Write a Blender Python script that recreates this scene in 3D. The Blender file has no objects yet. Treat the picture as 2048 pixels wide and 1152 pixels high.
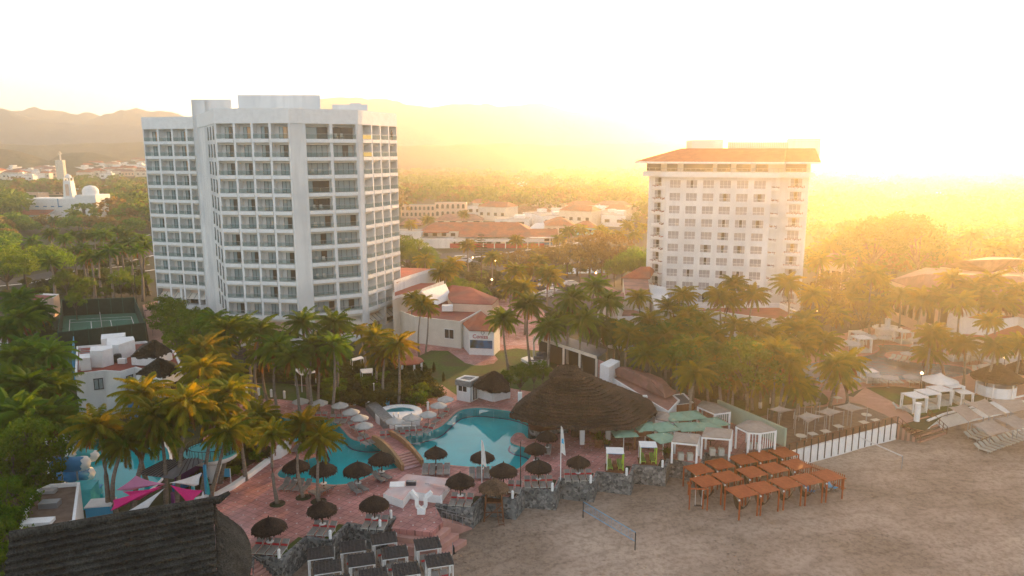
AIR, DUST, OZ, SKY, SSAT = 1.0, 0.8, 3.0, 0.145, 0.40
SUN, SUNC = 4.4, (1, .54, .18)
HC, HD, HG, HTOP = (1, .93, .76), 4.9e-4, .77, 190
EXPO = 1.75
import bpy, math, random
import numpy as np
from mathutils import Vector, Matrix
from mathutils.geometry import tessellate_polygon

random.seed(7)
PI = math.pi
S = bpy.context.scene
COL = S.collection
R = math.radians

# ------------------------------------------------------------------ camera geometry
FPX = 1470.0
PITCH = math.atan(272 / FPX)
CH = 34.0
SUN_EL, SUN_AZ = R(7.9), R(27)

def ray(px, py):
    x = (px - 1024) / FPX; y = (576 - py) / FPX
    return (x, math.cos(PITCH) + y * math.sin(PITCH), -math.sin(PITCH) + y * math.cos(PITCH))
def G(px, py, z=0.0):
    d = ray(px, py); t = (z - CH) / d[2]
    return Vector((d[0] * t, d[1] * t, z))
def GY(px, py, Y):
    d = ray(px, py); t = Y / d[1]
    return Vector((d[0] * t, Y, CH + d[2] * t))
def PX(v):
    y = v[1]; z = v[2] - CH
    f = y * math.cos(PITCH) - z * math.sin(PITCH); u = y * math.sin(PITCH) + z * math.cos(PITCH)
    return (1024 + FPX * v[0] / f, 576 - FPX * u / f)

# ------------------------------------------------------------------ materials
def newmat(name):
    m = bpy.data.materials.new(name); m.use_nodes = True
    nt = m.node_tree; nt.nodes.clear()
    return m, nt, nt.nodes, nt.links
def ramp(ns, stops, interp='LINEAR'):
    r = ns.new('ShaderNodeValToRGB'); cr = r.color_ramp; cr.interpolation = interp
    while len(cr.elements) < len(stops): cr.elements.new(0.5)
    for e, (p, c) in zip(cr.elements, stops):
        e.position = p; e.color = (c[0], c[1], c[2], 1)
    return r
def M(name, c1, c2=None, scale=3.0, rough=0.85, bump=0.0, bscale=None, stretch=(1, 1, 1), lo=0.35, hi=0.65,
      spec=0.3, objvar=0.0, metal=0.0, c3=None, s3=0.3, detail=5, emit=None):
    m, nt, ns, ln = newmat(name)
    out = ns.new('ShaderNodeOutputMaterial'); b = ns.new('ShaderNodeBsdfPrincipled')
    ln.new(b.outputs[0], out.inputs[0])
    b.inputs['Roughness'].default_value = rough; b.inputs['Specular IOR Level'].default_value = spec
    b.inputs['Metallic'].default_value = metal
    tc = ns.new('ShaderNodeTexCoord'); mp = ns.new('ShaderNodeMapping'); mp.inputs['Scale'].default_value = stretch
    ln.new(tc.outputs['Object'], mp.inputs[0])
    col = None
    if c2 is not None:
        n = ns.new('ShaderNodeTexNoise'); n.inputs['Scale'].default_value = scale; n.inputs['Detail'].default_value = detail
        ln.new(mp.outputs[0], n.inputs['Vector'])
        r = ramp(ns, [(lo, c1), (hi, c2)]); ln.new(n.outputs[0], r.inputs[0]); col = r.outputs[0]
        if c3 is not None:
            n3 = ns.new('ShaderNodeTexNoise'); n3.inputs['Scale'].default_value = s3; n3.inputs['Detail'].default_value = 3
            ln.new(tc.outputs['Object'], n3.inputs['Vector'])
            r3 = ramp(ns, [(0.42, (0, 0, 0)), (0.62, (1, 1, 1))]); ln.new(n3.outputs[0], r3.inputs[0])
            mx = ns.new('ShaderNodeMixRGB'); ln.new(r3.outputs[0], mx.inputs[0]); ln.new(col, mx.inputs[1]); mx.inputs[2].default_value = (*c3, 1)
            col = mx.outputs[0]
    else:
        rgb = ns.new('ShaderNodeRGB'); rgb.outputs[0].default_value = (*c1, 1); col = rgb.outputs[0]
    if objvar:
        oi = ns.new('ShaderNodeObjectInfo'); hs = ns.new('ShaderNodeHueSaturation')
        mr = ns.new('ShaderNodeMapRange'); mr.inputs[3].default_value = 1 - objvar; mr.inputs[4].default_value = 1 + objvar
        ln.new(oi.outputs['Random'], mr.inputs[0]); ln.new(mr.outputs[0], hs.inputs['Value'])
        ln.new(col, hs.inputs['Color']); col = hs.outputs[0]
    ln.new(col, b.inputs['Base Color'])
    if bump:
        nb = ns.new('ShaderNodeTexNoise'); nb.inputs['Scale'].default_value = bscale or scale * 4; nb.inputs['Detail'].default_value = 6
        ln.new(mp.outputs[0], nb.inputs['Vector'])
        bp = ns.new('ShaderNodeBump'); bp.inputs['Strength'].default_value = 1.0; bp.inputs['Distance'].default_value = bump
        ln.new(nb.outputs[0], bp.inputs['Height']); ln.new(bp.outputs[0], b.inputs['Normal'])
    if emit:
        b.inputs['Emission Color'].default_value = (*emit[0], 1); b.inputs['Emission Strength'].default_value = emit[1]
    return m

def M_leaf(name, c1, c2, trans=0.45, scale=0.6, tcol=None, var=0.3):
    m, nt, ns, ln = newmat(name)
    out = ns.new('ShaderNodeOutputMaterial'); mix = ns.new('ShaderNodeMixShader'); mix.inputs[0].default_value = trans
    d = ns.new('ShaderNodeBsdfPrincipled'); d.inputs['Roughness'].default_value = 0.65; d.inputs['Specular IOR Level'].default_value = 0.12
    t = ns.new('ShaderNodeBsdfTranslucent')
    tc = ns.new('ShaderNodeTexCoord'); n = ns.new('ShaderNodeTexNoise'); n.inputs['Scale'].default_value = scale; n.inputs['Detail'].default_value = 4
    ln.new(tc.outputs['Object'], n.inputs['Vector'])
    r = ramp(ns, [(0.38, c1), (0.62, c2)]); ln.new(n.outputs[0], r.inputs[0])
    oi = ns.new('ShaderNodeObjectInfo'); hs = ns.new('ShaderNodeHueSaturation')
    mr = ns.new('ShaderNodeMapRange'); mr.inputs[3].default_value = 1 - var; mr.inputs[4].default_value = 1 + var
    mh = ns.new('ShaderNodeMapRange'); mh.inputs[3].default_value = 0.485; mh.inputs[4].default_value = 0.515
    ml = ns.new('ShaderNodeMath'); ml.operation = 'MULTIPLY'; ml.inputs[1].default_value = 7.13
    fr = ns.new('ShaderNodeMath'); fr.operation = 'FRACT'
    ln.new(oi.outputs['Random'], ml.inputs[0]); ln.new(ml.outputs[0], fr.inputs[0]); ln.new(fr.outputs[0], mh.inputs[0])
    ln.new(oi.outputs['Random'], mr.inputs[0]); ln.new(mr.outputs[0], hs.inputs['Value']); ln.new(mh.outputs[0], hs.inputs['Hue'])
    ln.new(r.outputs[0], hs.inputs['Color']); ln.new(hs.outputs[0], d.inputs['Base Color'])
    g = ns.new('ShaderNodeMixRGB'); g.blend_type = 'MULTIPLY'; g.inputs[0].default_value = 1.0
    g.inputs[2].default_value = (*(tcol or (3.2, 2.2, 0.5)), 1); ln.new(hs.outputs[0], g.inputs[1]); ln.new(g.outputs[0], t.inputs[0])
    ln.new(d.outputs[0], mix.inputs[1]); ln.new(t.outputs[0], mix.inputs[2]); ln.new(mix.outputs[0], out.inputs[0])
    return m

MT = {}
def defmats():
    MT['white'] = M('white_render', (.66, .655, .63), (.80, .795, .765), .9, .8, .004, 8, stretch=(1, 1, .12), lo=.28, hi=.55, c3=(.62, .63, .62), s3=.12)
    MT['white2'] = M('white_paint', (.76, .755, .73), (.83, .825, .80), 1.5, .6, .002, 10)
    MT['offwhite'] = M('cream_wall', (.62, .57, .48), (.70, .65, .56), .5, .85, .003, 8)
    MT['peach'] = M('peach_wall', (.66, .48, .36), (.72, .54, .42), .6, .85)
    MT['ochre'] = M('ochre_render', (.30, .165, .08), (.38, .215, .11), 1.5, .8, .004, 12)
    MT['redroof'] = M('red_roof_coat', (.26, .055, .04), (.36, .09, .06), .5, .8, .004, 3, c3=(.22, .07, .055), s3=.2)
    MT['terracotta'] = M('terracotta_tiles', (.36, .10, .05), (.46, .14, .07), .8, .8, .01, 4, c3=(.27, .11, .08), s3=.25)
    MT['oldtile'] = M('weathered_tiles', (.30, .14, .11), (.42, .21, .16), 2.0, .85, .02, 7, c3=(.22, .12, .10), s3=.5)
    MT['frame'] = M('dark_metal_frame', (.015, .02, .02), rough=.4)
    MT['steel'] = M('grey_metal', (.35, .36, .37), rough=.35, metal=.6)
    MT['black'] = M('black_metal', (.02, .02, .02), rough=.5)
    MT['darkglass'] = M('dark_glass', (.02, .025, .03), rough=.08, spec=.8)
    MT['greenglass'] = M('green_tinted_glass', (.11, .17, .155), (.14, .20, .18), 2, .12, spec=.6)
    MT['asphalt'] = M('asphalt', (.045, .045, .048), (.07, .068, .07), 1.2, .9, .003, 20, c3=(.085, .08, .078), s3=.1)
    MT['concrete'] = M('concrete', (.30, .29, .27), (.38, .36, .34), 1.5, .85, .004, 10)
    MT['grass'] = M('lawn_grass', (.045, .085, .010), (.085, .13, .018), 2.0, .95, .03, 14, c3=(.085, .078, .028), s3=.25)
    MT['soil'] = M('garden_soil', (.035, .028, .018), (.07, .055, .035), 2, .95, .03, 6, c3=(.03, .04, .014), s3=.6)
    MT['scrub'] = M('scrub_ground', (.022, .036, .010), (.060, .066, .026), .12, .95, .15, 1.2, c3=(.075, .062, .036), s3=.02)
    MT['wood'] = M('brown_wood', (.13, .05, .022), (.20, .08, .035), 3, .75, .005, 20, stretch=(1, 1, .2))
    MT['orangewood'] = M('orange_stained_wood', (.30, .062, .014), (.40, .09, .022), 2.5, .7, .005, 20)
    MT['darkwood'] = M('dark_wood', (.045, .028, .018), (.08, .05, .032), 3, .8, .005, 20)
    MT['greywood'] = M('dark_grey_battens', (.035, .034, .034), (.06, .057, .055), 4, .8)
    MT['curtain'] = M('white_fabric', (.62, .61, .58), (.70, .69, .66), 3, .9)
    MT['canvas'] = M('grey_beige_canvas', (.30, .25, .205), (.36, .30, .25), 2, .9, .004, 8)
    MT['parasol'] = M('white_parasol_cloth', (.38, .37, .34), (.45, .43, .40), 2, .9)
    MT['green'] = M('sage_green_cloth', (.17, .30, .21), (.22, .36, .26), 1.5, .9)
    MT['sling'] = M('grey_sling_fabric', (.22, .205, .185), (.28, .26, .235), 3, .8)
    MT['whitesling'] = M('white_sling_fabric', (.44, .43, .37), (.52, .51, .45), 3, .8)
    MT['red'] = M('red_fabric', (.42, .03, .035), rough=.8)
    MT['lime'] = M('lime_green_fabric', (.30, .42, .04), (.38, .52, .06), 3, .85)
    MT['olive'] = M('green_cushion', (.12, .17, .035), (.16, .22, .05), 3, .85)
    MT['blue'] = M('blue_paint', (.02, .17, .38), (.03, .22, .45), 1, .4)
    MT['skyblue'] = M('light_blue_paint', (.05, .36, .60), rough=.5)
    MT['turq'] = M('turquoise_paint', (.04, .38, .42), (.06, .46, .50), 1, .5)
    MT['pink'] = M('magenta_shade_cloth', (.62, .02, .16), (.70, .03, .20), 1, .85)
    MT['lightpink'] = M('pale_pink_shade_cloth', (.60, .22, .36), (.66, .26, .40), 1, .85)
    MT['purple'] = M('purple_paint', (.12, .03, .14), rough=.6)
    MT['courtgreen'] = M('tennis_court_green', (.045, .16, .10), (.06, .19, .125), 1, .85, c3=(.05, .15, .10), s3=.4)
    MT['courtdark'] = M('court_surround', (.03, .10, .06), (.04, .125, .075), 1, .85)
    MT['mesh'] = M('dark_green_windscreen', (.012, .028, .02), (.02, .04, .028), 2, .9)
    MT['slate'] = M('grey_corrugated', (.13, .13, .14), (.19, .19, .20), 1.5, .6, .01, 6, stretch=(1, .1, 1))
    MT['bark'] = M('palm_bark', (.16, .13, .10), (.26, .22, .18), 3, .9, .02, 9, stretch=(1, 1, 4), objvar=.2)
    MT['limewash'] = M('whitewashed_bark', (.65, .64, .60), rough=.9)
    MT['branch'] = M('tree_bark', (.08, .06, .045), (.15, .12, .09), 3, .9, .02, 9)
    MT['greenwall'] = M('pale_green_wall', (.30, .40, .30), (.36, .46, .35), .6, .85, .004, 8)
    MT['aqua'] = M('aqua_wall', (.25, .52, .46), (.30, .58, .52), .6, .85)
    MT['yellow'] = M('yellow_glass_panel', (.55, .45, .12), rough=.3)
    MT['stonegrey'] = M('grey_stone_cladding', (.16, .16, .155), (.25, .25, .24), 3, .85, .02, 8)
    MT['whitestep'] = M('pale_pink_render', (.52, .42, .40), (.62, .52, .50), .8, .8, .003, 8, c3=(.60, .38, .34), s3=.35)
    MT['lamp'] = M('lit_lamp_globe', (1, .6, .25), emit=((1, .55, .2), 6))
    MT['lampw'] = M('white_globe', (.8, .8, .78), rough=.3)
    MT['skin'] = M('skin', (.35, .2, .13), rough=.6)
    MT['hair'] = M('dark_hair', (.02, .015, .01), rough=.7)
    MT['flowers'] = M_leaf('red_flower_foliage', (.18, .03, .02), (.10, .06, .02), .3, 8)
    MT['frond'] = M_leaf('palm_frond', (.050, .11, .005), (.12, .16, .008), .5, .5, (5.0, 2.3, .3))
    MT['frond_dk'] = M_leaf('dark_palm_frond', (.028, .085, .005), (.070, .145, .008), .45, .5, (4.2, 2.6, .4))
    MT['frond_dry'] = M_leaf('dry_palm_frond', (.14, .07, .018), (.20, .11, .03), .35, .8, (2.0, 1.3, .5))
    MT['leaf'] = M_leaf('tree_leaf', (.035, .095, .006), (.085, .15, .010), .42, .5)
    MT['leaf_br'] = M_leaf('bright_tree_leaf', (.05, .12, .005), (.10, .19, .010), .45, .4)
    MT['leaf_ol'] = M_leaf('dry_olive_leaf', (.085, .075, .025), (.14, .115, .04), .35, .5)
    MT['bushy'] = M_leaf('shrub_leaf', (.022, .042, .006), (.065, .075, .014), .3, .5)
    # pink paving: brick grid
    m, nt, ns, ln = newmat('pink_paving')
    out = ns.new('ShaderNodeOutputMaterial'); b = ns.new('ShaderNodeBsdfPrincipled'); ln.new(b.outputs[0], out.inputs[0])
    b.inputs['Roughness'].default_value = .75; b.inputs['Specular IOR Level'].default_value = .4
    tc = ns.new('ShaderNodeTexCoord'); mp = ns.new('ShaderNodeMapping'); mp.inputs['Rotation'].default_value = (0, 0, R(30))
    ln.new(tc.outputs['Object'], mp.inputs[0])
    br = ns.new('ShaderNodeTexBrick'); br.offset = 0.0; br.inputs['Scale'].default_value = 1.0
    br.inputs['Brick Width'].default_value = .7; br.inputs['Row Height'].default_value = .7; br.inputs['Mortar Size'].default_value = .028
    br.inputs['Color1'].default_value = (.47, .205, .18, 1); br.inputs['Color2'].default_value = (.56, .265, .235, 1); br.inputs['Mortar'].default_value = (.22, .10, .085, 1)
    ln.new(mp.outputs[0], br.inputs['Vector'])
    n = ns.new('ShaderNodeTexNoise'); n.inputs['Scale'].default_value = .22; n.inputs['Detail'].default_value = 7; ln.new(tc.outputs['Object'], n.inputs['Vector'])
    r1 = ramp(ns, [(.40, (.62, .58, .58)), (.60, (1.08, 1.05, 1.04))]); ln.new(n.outputs[0], r1.inputs[0])
    mu = ns.new('ShaderNodeMixRGB'); mu.blend_type = 'MULTIPLY'; mu.inputs[0].default_value = 1
    ln.new(br.outputs[0], mu.inputs[1]); ln.new(r1.outputs[0], mu.inputs[2])
    # small pale diamond insets
    v = ns.new('ShaderNodeTexVoronoi'); v.inputs['Scale'].default_value = .714; v.inputs['Randomness'].default_value = 0.0; ln.new(mp.outputs[0], v.inputs['Vector'])
    vr = ramp(ns, [(.055, (1, 1, 1)), (.075, (0, 0, 0))], 'LINEAR'); ln.new(v.outputs['Distance'], vr.inputs[0])
    mx = ns.new('ShaderNodeMixRGB'); mx.inputs[2].default_value = (.52, .47, .43, 1); ln.new(vr.outputs[0], mx.inputs[0]); ln.new(mu.outputs[0], mx.inputs[1])
    # worn pale patches
    n2 = ns.new('ShaderNodeTexNoise'); n2.inputs['Scale'].default_value = .06; n2.inputs['Detail'].default_value = 8; ln.new(tc.outputs['Object'], n2.inputs['Vector'])
    r2 = ramp(ns, [(.56, (0, 0, 0)), (.72, (.55, .55, .55))]); ln.new(n2.outputs[0], r2.inputs[0])
    mw = ns.new('ShaderNodeMixRGB'); mw.inputs[2].default_value = (.50, .43, .46, 1); ln.new(r2.outputs[0], mw.inputs[0]); ln.new(mx.outputs[0], mw.inputs[1])
    ln.new(mw.outputs[0], b.inputs['Base Color'])
    n5 = ns.new('ShaderNodeTexNoise'); n5.inputs['Scale'].default_value = .8; ln.new(tc.outputs['Object'], n5.inputs['Vector'])
    rr = ramp(ns, [(.35, (.45,) * 3), (.65, (.9,) * 3)]); ln.new(n5.outputs[0], rr.inputs[0]); ln.new(rr.outputs[0], b.inputs['Roughness'])
    MT['paving'] = m
    # thatch
    def thatch(name, ca, cb, band=0.0):
        m, nt, ns, ln = newmat(name)
        out = ns.new('ShaderNodeOutputMaterial'); b = ns.new('ShaderNodeBsdfPrincipled'); ln.new(b.outputs[0], out.inputs[0])
        b.inputs['Roughness'].default_value = .9; b.inputs['Specular IOR Level'].default_value = .2
        tc = ns.new('ShaderNodeTexCoord')
        n1 = ns.new('ShaderNodeTexNoise'); n1.inputs['Scale'].default_value = 9; n1.inputs['Detail'].default_value = 8
        mp = ns.new('ShaderNodeMapping'); mp.inputs['Scale'].default_value = (1, 1, .3); ln.new(tc.outputs['Object'], mp.inputs[0]); ln.new(mp.outputs[0], n1.inputs['Vector'])
        r = ramp(ns, [(.35, ca), (.66, cb)]); ln.new(n1.outputs[0], r.inputs[0]); col = r.outputs[0]
        n2 = ns.new('ShaderNodeTexNoise'); n2.inputs['Scale'].default_value = .7; ln.new(tc.outputs['Object'], n2.inputs['Vector'])
        r2 = ramp(ns, [(.35, (.6, .6, .6)), (.65, (1.25, 1.2, 1.15))]); ln.new(n2.outputs[0], r2.inputs[0])
        mu = ns.new('ShaderNodeMixRGB'); mu.blend_type = 'MULTIPLY'; mu.inputs[0].default_value = 1; ln.new(col, mu.inputs[1]); ln.new(r2.outputs[0], mu.inputs[2])
        ln.new(mu.outputs[0], b.inputs['Base Color'])
        bp = ns.new('ShaderNodeBump'); bp.inputs['Distance'].default_value = .08; ln.new(n1.outputs[0], bp.inputs['Height']); ln.new(bp.outputs[0], b.inputs['Normal'])
        return m
    MT['thatch'] = thatch('brown_thatch', (.012, .008, .006), (.055, .036, .026))
    MT['thatch_grey'] = thatch('grey_thatch', (.012, .013, .012), (.060, .062, .055))
    MT['thatch_big'] = thatch('weathered_thatch', (.016, .011, .008), (.085, .056, .040))
    MT['thatch_tan'] = thatch('tan_thatch', (.06, .035, .02), (.17, .11, .07))
    # rubble stone wall
    m, nt, ns, ln = newmat('rubble_stone')
    out = ns.new('ShaderNodeOutputMaterial'); b = ns.new('ShaderNodeBsdfPrincipled'); ln.new(b.outputs[0], out.inputs[0]); b.inputs['Roughness'].default_value = .9
    tc = ns.new('ShaderNodeTexCoord'); v = ns.new('ShaderNodeTexVoronoi'); v.inputs['Scale'].default_value = 3.4; v.feature = 'DISTANCE_TO_EDGE'
    nz = ns.new('ShaderNodeTexNoise'); nz.inputs['Scale'].default_value = 3; ln.new(tc.outputs['Object'], nz.inputs['Vector'])
    av = ns.new('ShaderNodeVectorMath'); av.operation = 'MULTIPLY_ADD'; av.inputs[1].default_value = (.35,) * 3
    ln.new(nz.outputs['Color'], av.inputs[0]); ln.new(tc.outputs['Object'], av.inputs[2]); ln.new(av.outputs[0], v.inputs['Vector'])
    v2 = ns.new('ShaderNodeTexVoronoi'); v2.inputs['Scale'].default_value = 3.4; ln.new(av.outputs[0], v2.inputs['Vector'])
    sp = ns.new('ShaderNodeSeparateColor'); ln.new(v2.outputs['Color'], sp.inputs[0])
    r = ramp(ns, [(0, (.045, .05, .05)), (.5, (.13, .14, .14)), (1, (.30, .30, .28))]); ln.new(sp.outputs[0], r.inputs[0])
    re = ramp(ns, [(.02, (0, 0, 0)), (.06, (1, 1, 1))]); ln.new(v.outputs[0], re.inputs[0])
    mx = ns.new('ShaderNodeMixRGB'); mx.inputs[1].default_value = (.22, .21, .19, 1); ln.new(re.outputs[0], mx.inputs[0]); ln.new(r.outputs[0], mx.inputs[2])
    ln.new(mx.outputs[0], b.inputs['Base Color'])
    bp = ns.new('ShaderNodeBump'); bp.inputs['Distance'].default_value = .06; ln.new(re.outputs[0], bp.inputs['Height']); ln.new(bp.outputs[0], b.inputs['Normal'])
    MT['rubble'] = m
    # sand
    m, nt, ns, ln = newmat('beach_sand')
    out = ns.new('ShaderNodeOutputMaterial'); b = ns.new('ShaderNodeBsdfPrincipled'); ln.new(b.outputs[0], out.inputs[0]); b.inputs['Roughness'].default_value = .95; b.inputs['Specular IOR Level'].default_value = .15
    tc = ns.new('ShaderNodeTexCoord')
    n = ns.new('ShaderNodeTexNoise'); n.inputs['Scale'].default_value = .09; n.inputs['Detail'].default_value = 9; n.inputs['Roughness'].default_value = .6; ln.new(tc.outputs['Object'], n.inputs['Vector'])
    r = ramp(ns, [(.36, (.30, .225, .165)), (.5, (.41, .31, .235)), (.66, (.50, .39, .30))]); ln.new(n.outputs[0], r.inputs[0])
    ng = ns.new('ShaderNodeTexNoise'); ng.inputs['Scale'].default_value = 2.2; ng.inputs['Detail'].default_value = 9; ng.inputs['Roughness'].default_value = .75; ln.new(tc.outputs['Object'], ng.inputs['Vector'])
    rg = ramp(ns, [(.40, (.70, .68, .66)), (.54, (1.0, 1.0, 1.0))]); ln.new(ng.outputs[0], rg.inputs[0])
    mu = ns.new('ShaderNodeMixRGB'); mu.blend_type = 'MULTIPLY'; mu.inputs[0].default_value = 1; ln.new(r.outputs[0], mu.inputs[1]); ln.new(rg.outputs[0], mu.inputs[2]); ln.new(mu.outputs[0], b.inputs['Base Color'])
    # churned tyre and rake tracks sweeping across the beach
    mpw = ns.new('ShaderNodeMapping'); mpw.inputs['Location'].default_value = (-60, 40, 0); ln.new(tc.outputs['Object'], mpw.inputs[0])
    wv = ns.new('ShaderNodeTexWave'); wv.wave_type = 'RINGS'; wv.rings_direction = 'Z'; wv.inputs['Scale'].default_value = .11; wv.inputs['Distortion'].default_value = 11; wv.inputs['Detail'].default_value = 5; wv.inputs['Detail Scale'].default_value = .35; wv.inputs['Detail Roughness'].default_value = .7; ln.new(mpw.outputs[0], wv.inputs['Vector'])
    rw = ramp(ns, [(.0, (.62, .60, .58)), (.14, (1, 1, 1))]); ln.new(wv.outputs[0], rw.inputs[0])
    mt_ = ns.new('ShaderNodeMixRGB'); mt_.blend_type = 'MULTIPLY'; mt_.inputs[0].default_value = .33; ln.new(mu.outputs[0], mt_.inputs[1]); ln.new(rw.outputs[0], mt_.inputs[2]); ln.new(mt_.outputs[0], b.inputs['Base Color'])
    v = ns.new('ShaderNodeTexVoronoi'); v.inputs['Scale'].default_value = 1.9; v.inputs['Randomness'].default_value = 1; ln.new(tc.outputs['Object'], v.inputs['Vector'])
    vr = ramp(ns, [(.0, (0, 0, 0)), (.30, (1, 1, 1))]); ln.new(v.outputs['Distance'], vr.inputs[0])
    nm = ns.new('ShaderNodeTexNoise'); nm.inputs['Scale'].default_value = .13; nm.inputs['Detail'].default_value = 5; ln.new(tc.outputs['Object'], nm.inputs['Vector'])
    rm = ramp(ns, [(.44, (1, 1, 1)), (.56, (0, 0, 0))]); ln.new(nm.outputs[0], rm.inputs[0])
    mxh = ns.new('ShaderNodeMixRGB'); ln.new(rm.outputs[0], mxh.inputs[0]); mxh.inputs[1].default_value = (1, 1, 1, 1); ln.new(vr.outputs[0], mxh.inputs[2])
    ad = ns.new('ShaderNodeMixRGB'); ad.blend_type = 'ADD'; ad.inputs[0].default_value = .8; ln.new(mxh.outputs[0], ad.inputs[1]); ln.new(ng.outputs[0], ad.inputs[2])
    rd = ramp(ns, [(.0, (.52, .50, .48)), (.55, (1, 1, 1))]); ln.new(mxh.outputs[0], rd.inputs[0])
    md = ns.new('ShaderNodeMixRGB'); md.blend_type = 'MULTIPLY'; md.inputs[0].default_value = .8; ln.new(mt_.outputs[0], md.inputs[1]); ln.new(rd.outputs[0], md.inputs[2]); ln.new(md.outputs[0], b.inputs['Base Color'])
    bp = ns.new('ShaderNodeBump'); bp.inputs['Distance'].default_value = .20; bp.inputs['Strength'].default_value = 1.0; ln.new(ad.outputs[0], bp.inputs['Height']); ln.new(bp.outputs[0], b.inputs['Normal'])
    MT['sand'] = m
    # pool tile and water
    MT['pooltile'] = M('turquoise_pool_tile', (.004, .62, .60), (.010, .70, .68), .4, .5)
    MT['pooledge'] = M('dark_blue_tile_line', (.01, .07, .16), rough=.4)
    MT['poolgrey'] = M('grey_pool_tile', (.10, .30, .42), (.16, .38, .48), .6, .5)
    def water(name, bump, bs, dist, tint, ior=1.33):
        m, nt, ns, ln = newmat(name)
        out = ns.new('ShaderNodeOutputMaterial'); mix = ns.new('ShaderNodeMixShader')
        tr = ns.new('ShaderNodeBsdfTransparent'); tr.inputs[0].default_value = (*tint, 1)
        gl = ns.new('ShaderNodeBsdfGlossy'); gl.inputs['Roughness'].default_value = .02
        fr = ns.new('ShaderNodeFresnel'); fr.inputs[0].default_value = ior
        tc = ns.new('ShaderNodeTexCoord'); n = ns.new('ShaderNodeTexNoise'); n.inputs['Scale'].default_value = bs; n.inputs['Detail'].default_value = 3
        ln.new(tc.outputs['Object'], n.inputs['Vector'])
        bp = ns.new('ShaderNodeBump'); bp.inputs['Strength'].default_value = bump; bp.inputs['Distance'].default_value = dist; ln.new(n.outputs[0], bp.inputs['Height'])
        ln.new(bp.outputs[0], fr.inputs['Normal']); ln.new(bp.outputs[0], gl.inputs['Normal'])
        ln.new(fr.outputs[0], mix.inputs[0]); ln.new(tr.outputs[0], mix.inputs[1]); ln.new(gl.outputs[0], mix.inputs[2]); ln.new(mix.outputs[0], out.inputs[0])
        return m
    MT['water'] = water('calm_pool_water', 1, .8, .004, (.45, .93, .97), 1.30)
    MT['water2'] = water('rippled_pool_water', 1, 1.0, .34, (.75, .88, .92), 1.6)
    # curtained windows
    def win(name, ca, cb, dark=None, rough=.15):
        m, nt, ns, ln = newmat(name)
        out = ns.new('ShaderNodeOutputMaterial'); b = ns.new('ShaderNodeBsdfPrincipled'); ln.new(b.outputs[0], out.inputs[0])
        b.inputs['Roughness'].default_value = rough; b.inputs['Specular IOR Level'].default_value = .6
        tc = ns.new('ShaderNodeTexCoord'); w = ns.new('ShaderNodeTexWave'); w.inputs['Scale'].default_value = 2.6; w.inputs['Distortion'].default_value = 1.5; w.inputs['Detail'].default_value = 2
        ln.new(tc.outputs['Object'], w.inputs['Vector']); r = ramp(ns, [(.1, ca), (.8, cb)]); ln.new(w.outputs[0], r.inputs[0]); ln.new(r.outputs[0], b.inputs['Base Color'])
        return m
    MT['win_curtain'] = win('curtained_glass', (.13, .21, .225), (.42, .50, .51))
    MT['win_dark'] = win('dark_room_glass', (.03, .03, .028), (.05, .045, .04))
    MT['win_warm'] = win('lit_room_curtained_glass', (.50, .25, .11), (.70, .42, .22))  # orange curtains, the warm light of lit rooms put into their colour
    MT['win_net'] = win('net_curtained_glass', (.30, .28, .28), (.48, .44, .44))
defmats()
def clear_glass(name, col, alpha):
    m, nt, ns, ln = newmat(name); out = ns.new('ShaderNodeOutputMaterial'); mix = ns.new('ShaderNodeMixShader'); mix.inputs[0].default_value = alpha
    tr = ns.new('ShaderNodeBsdfTransparent'); tr.inputs[0].default_value = (.90, .95, .94, 1); b = ns.new('ShaderNodeBsdfPrincipled'); b.inputs['Base Color'].default_value = (*col, 1); b.inputs['Roughness'].default_value = .1
    ln.new(tr.outputs[0], mix.inputs[1]); ln.new(b.outputs[0], mix.inputs[2]); ln.new(mix.outputs[0], out.inputs[0]); return m
MT['greenglass'] = clear_glass('tinted_glass_panel', (.16, .26, .25), .13)

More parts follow.
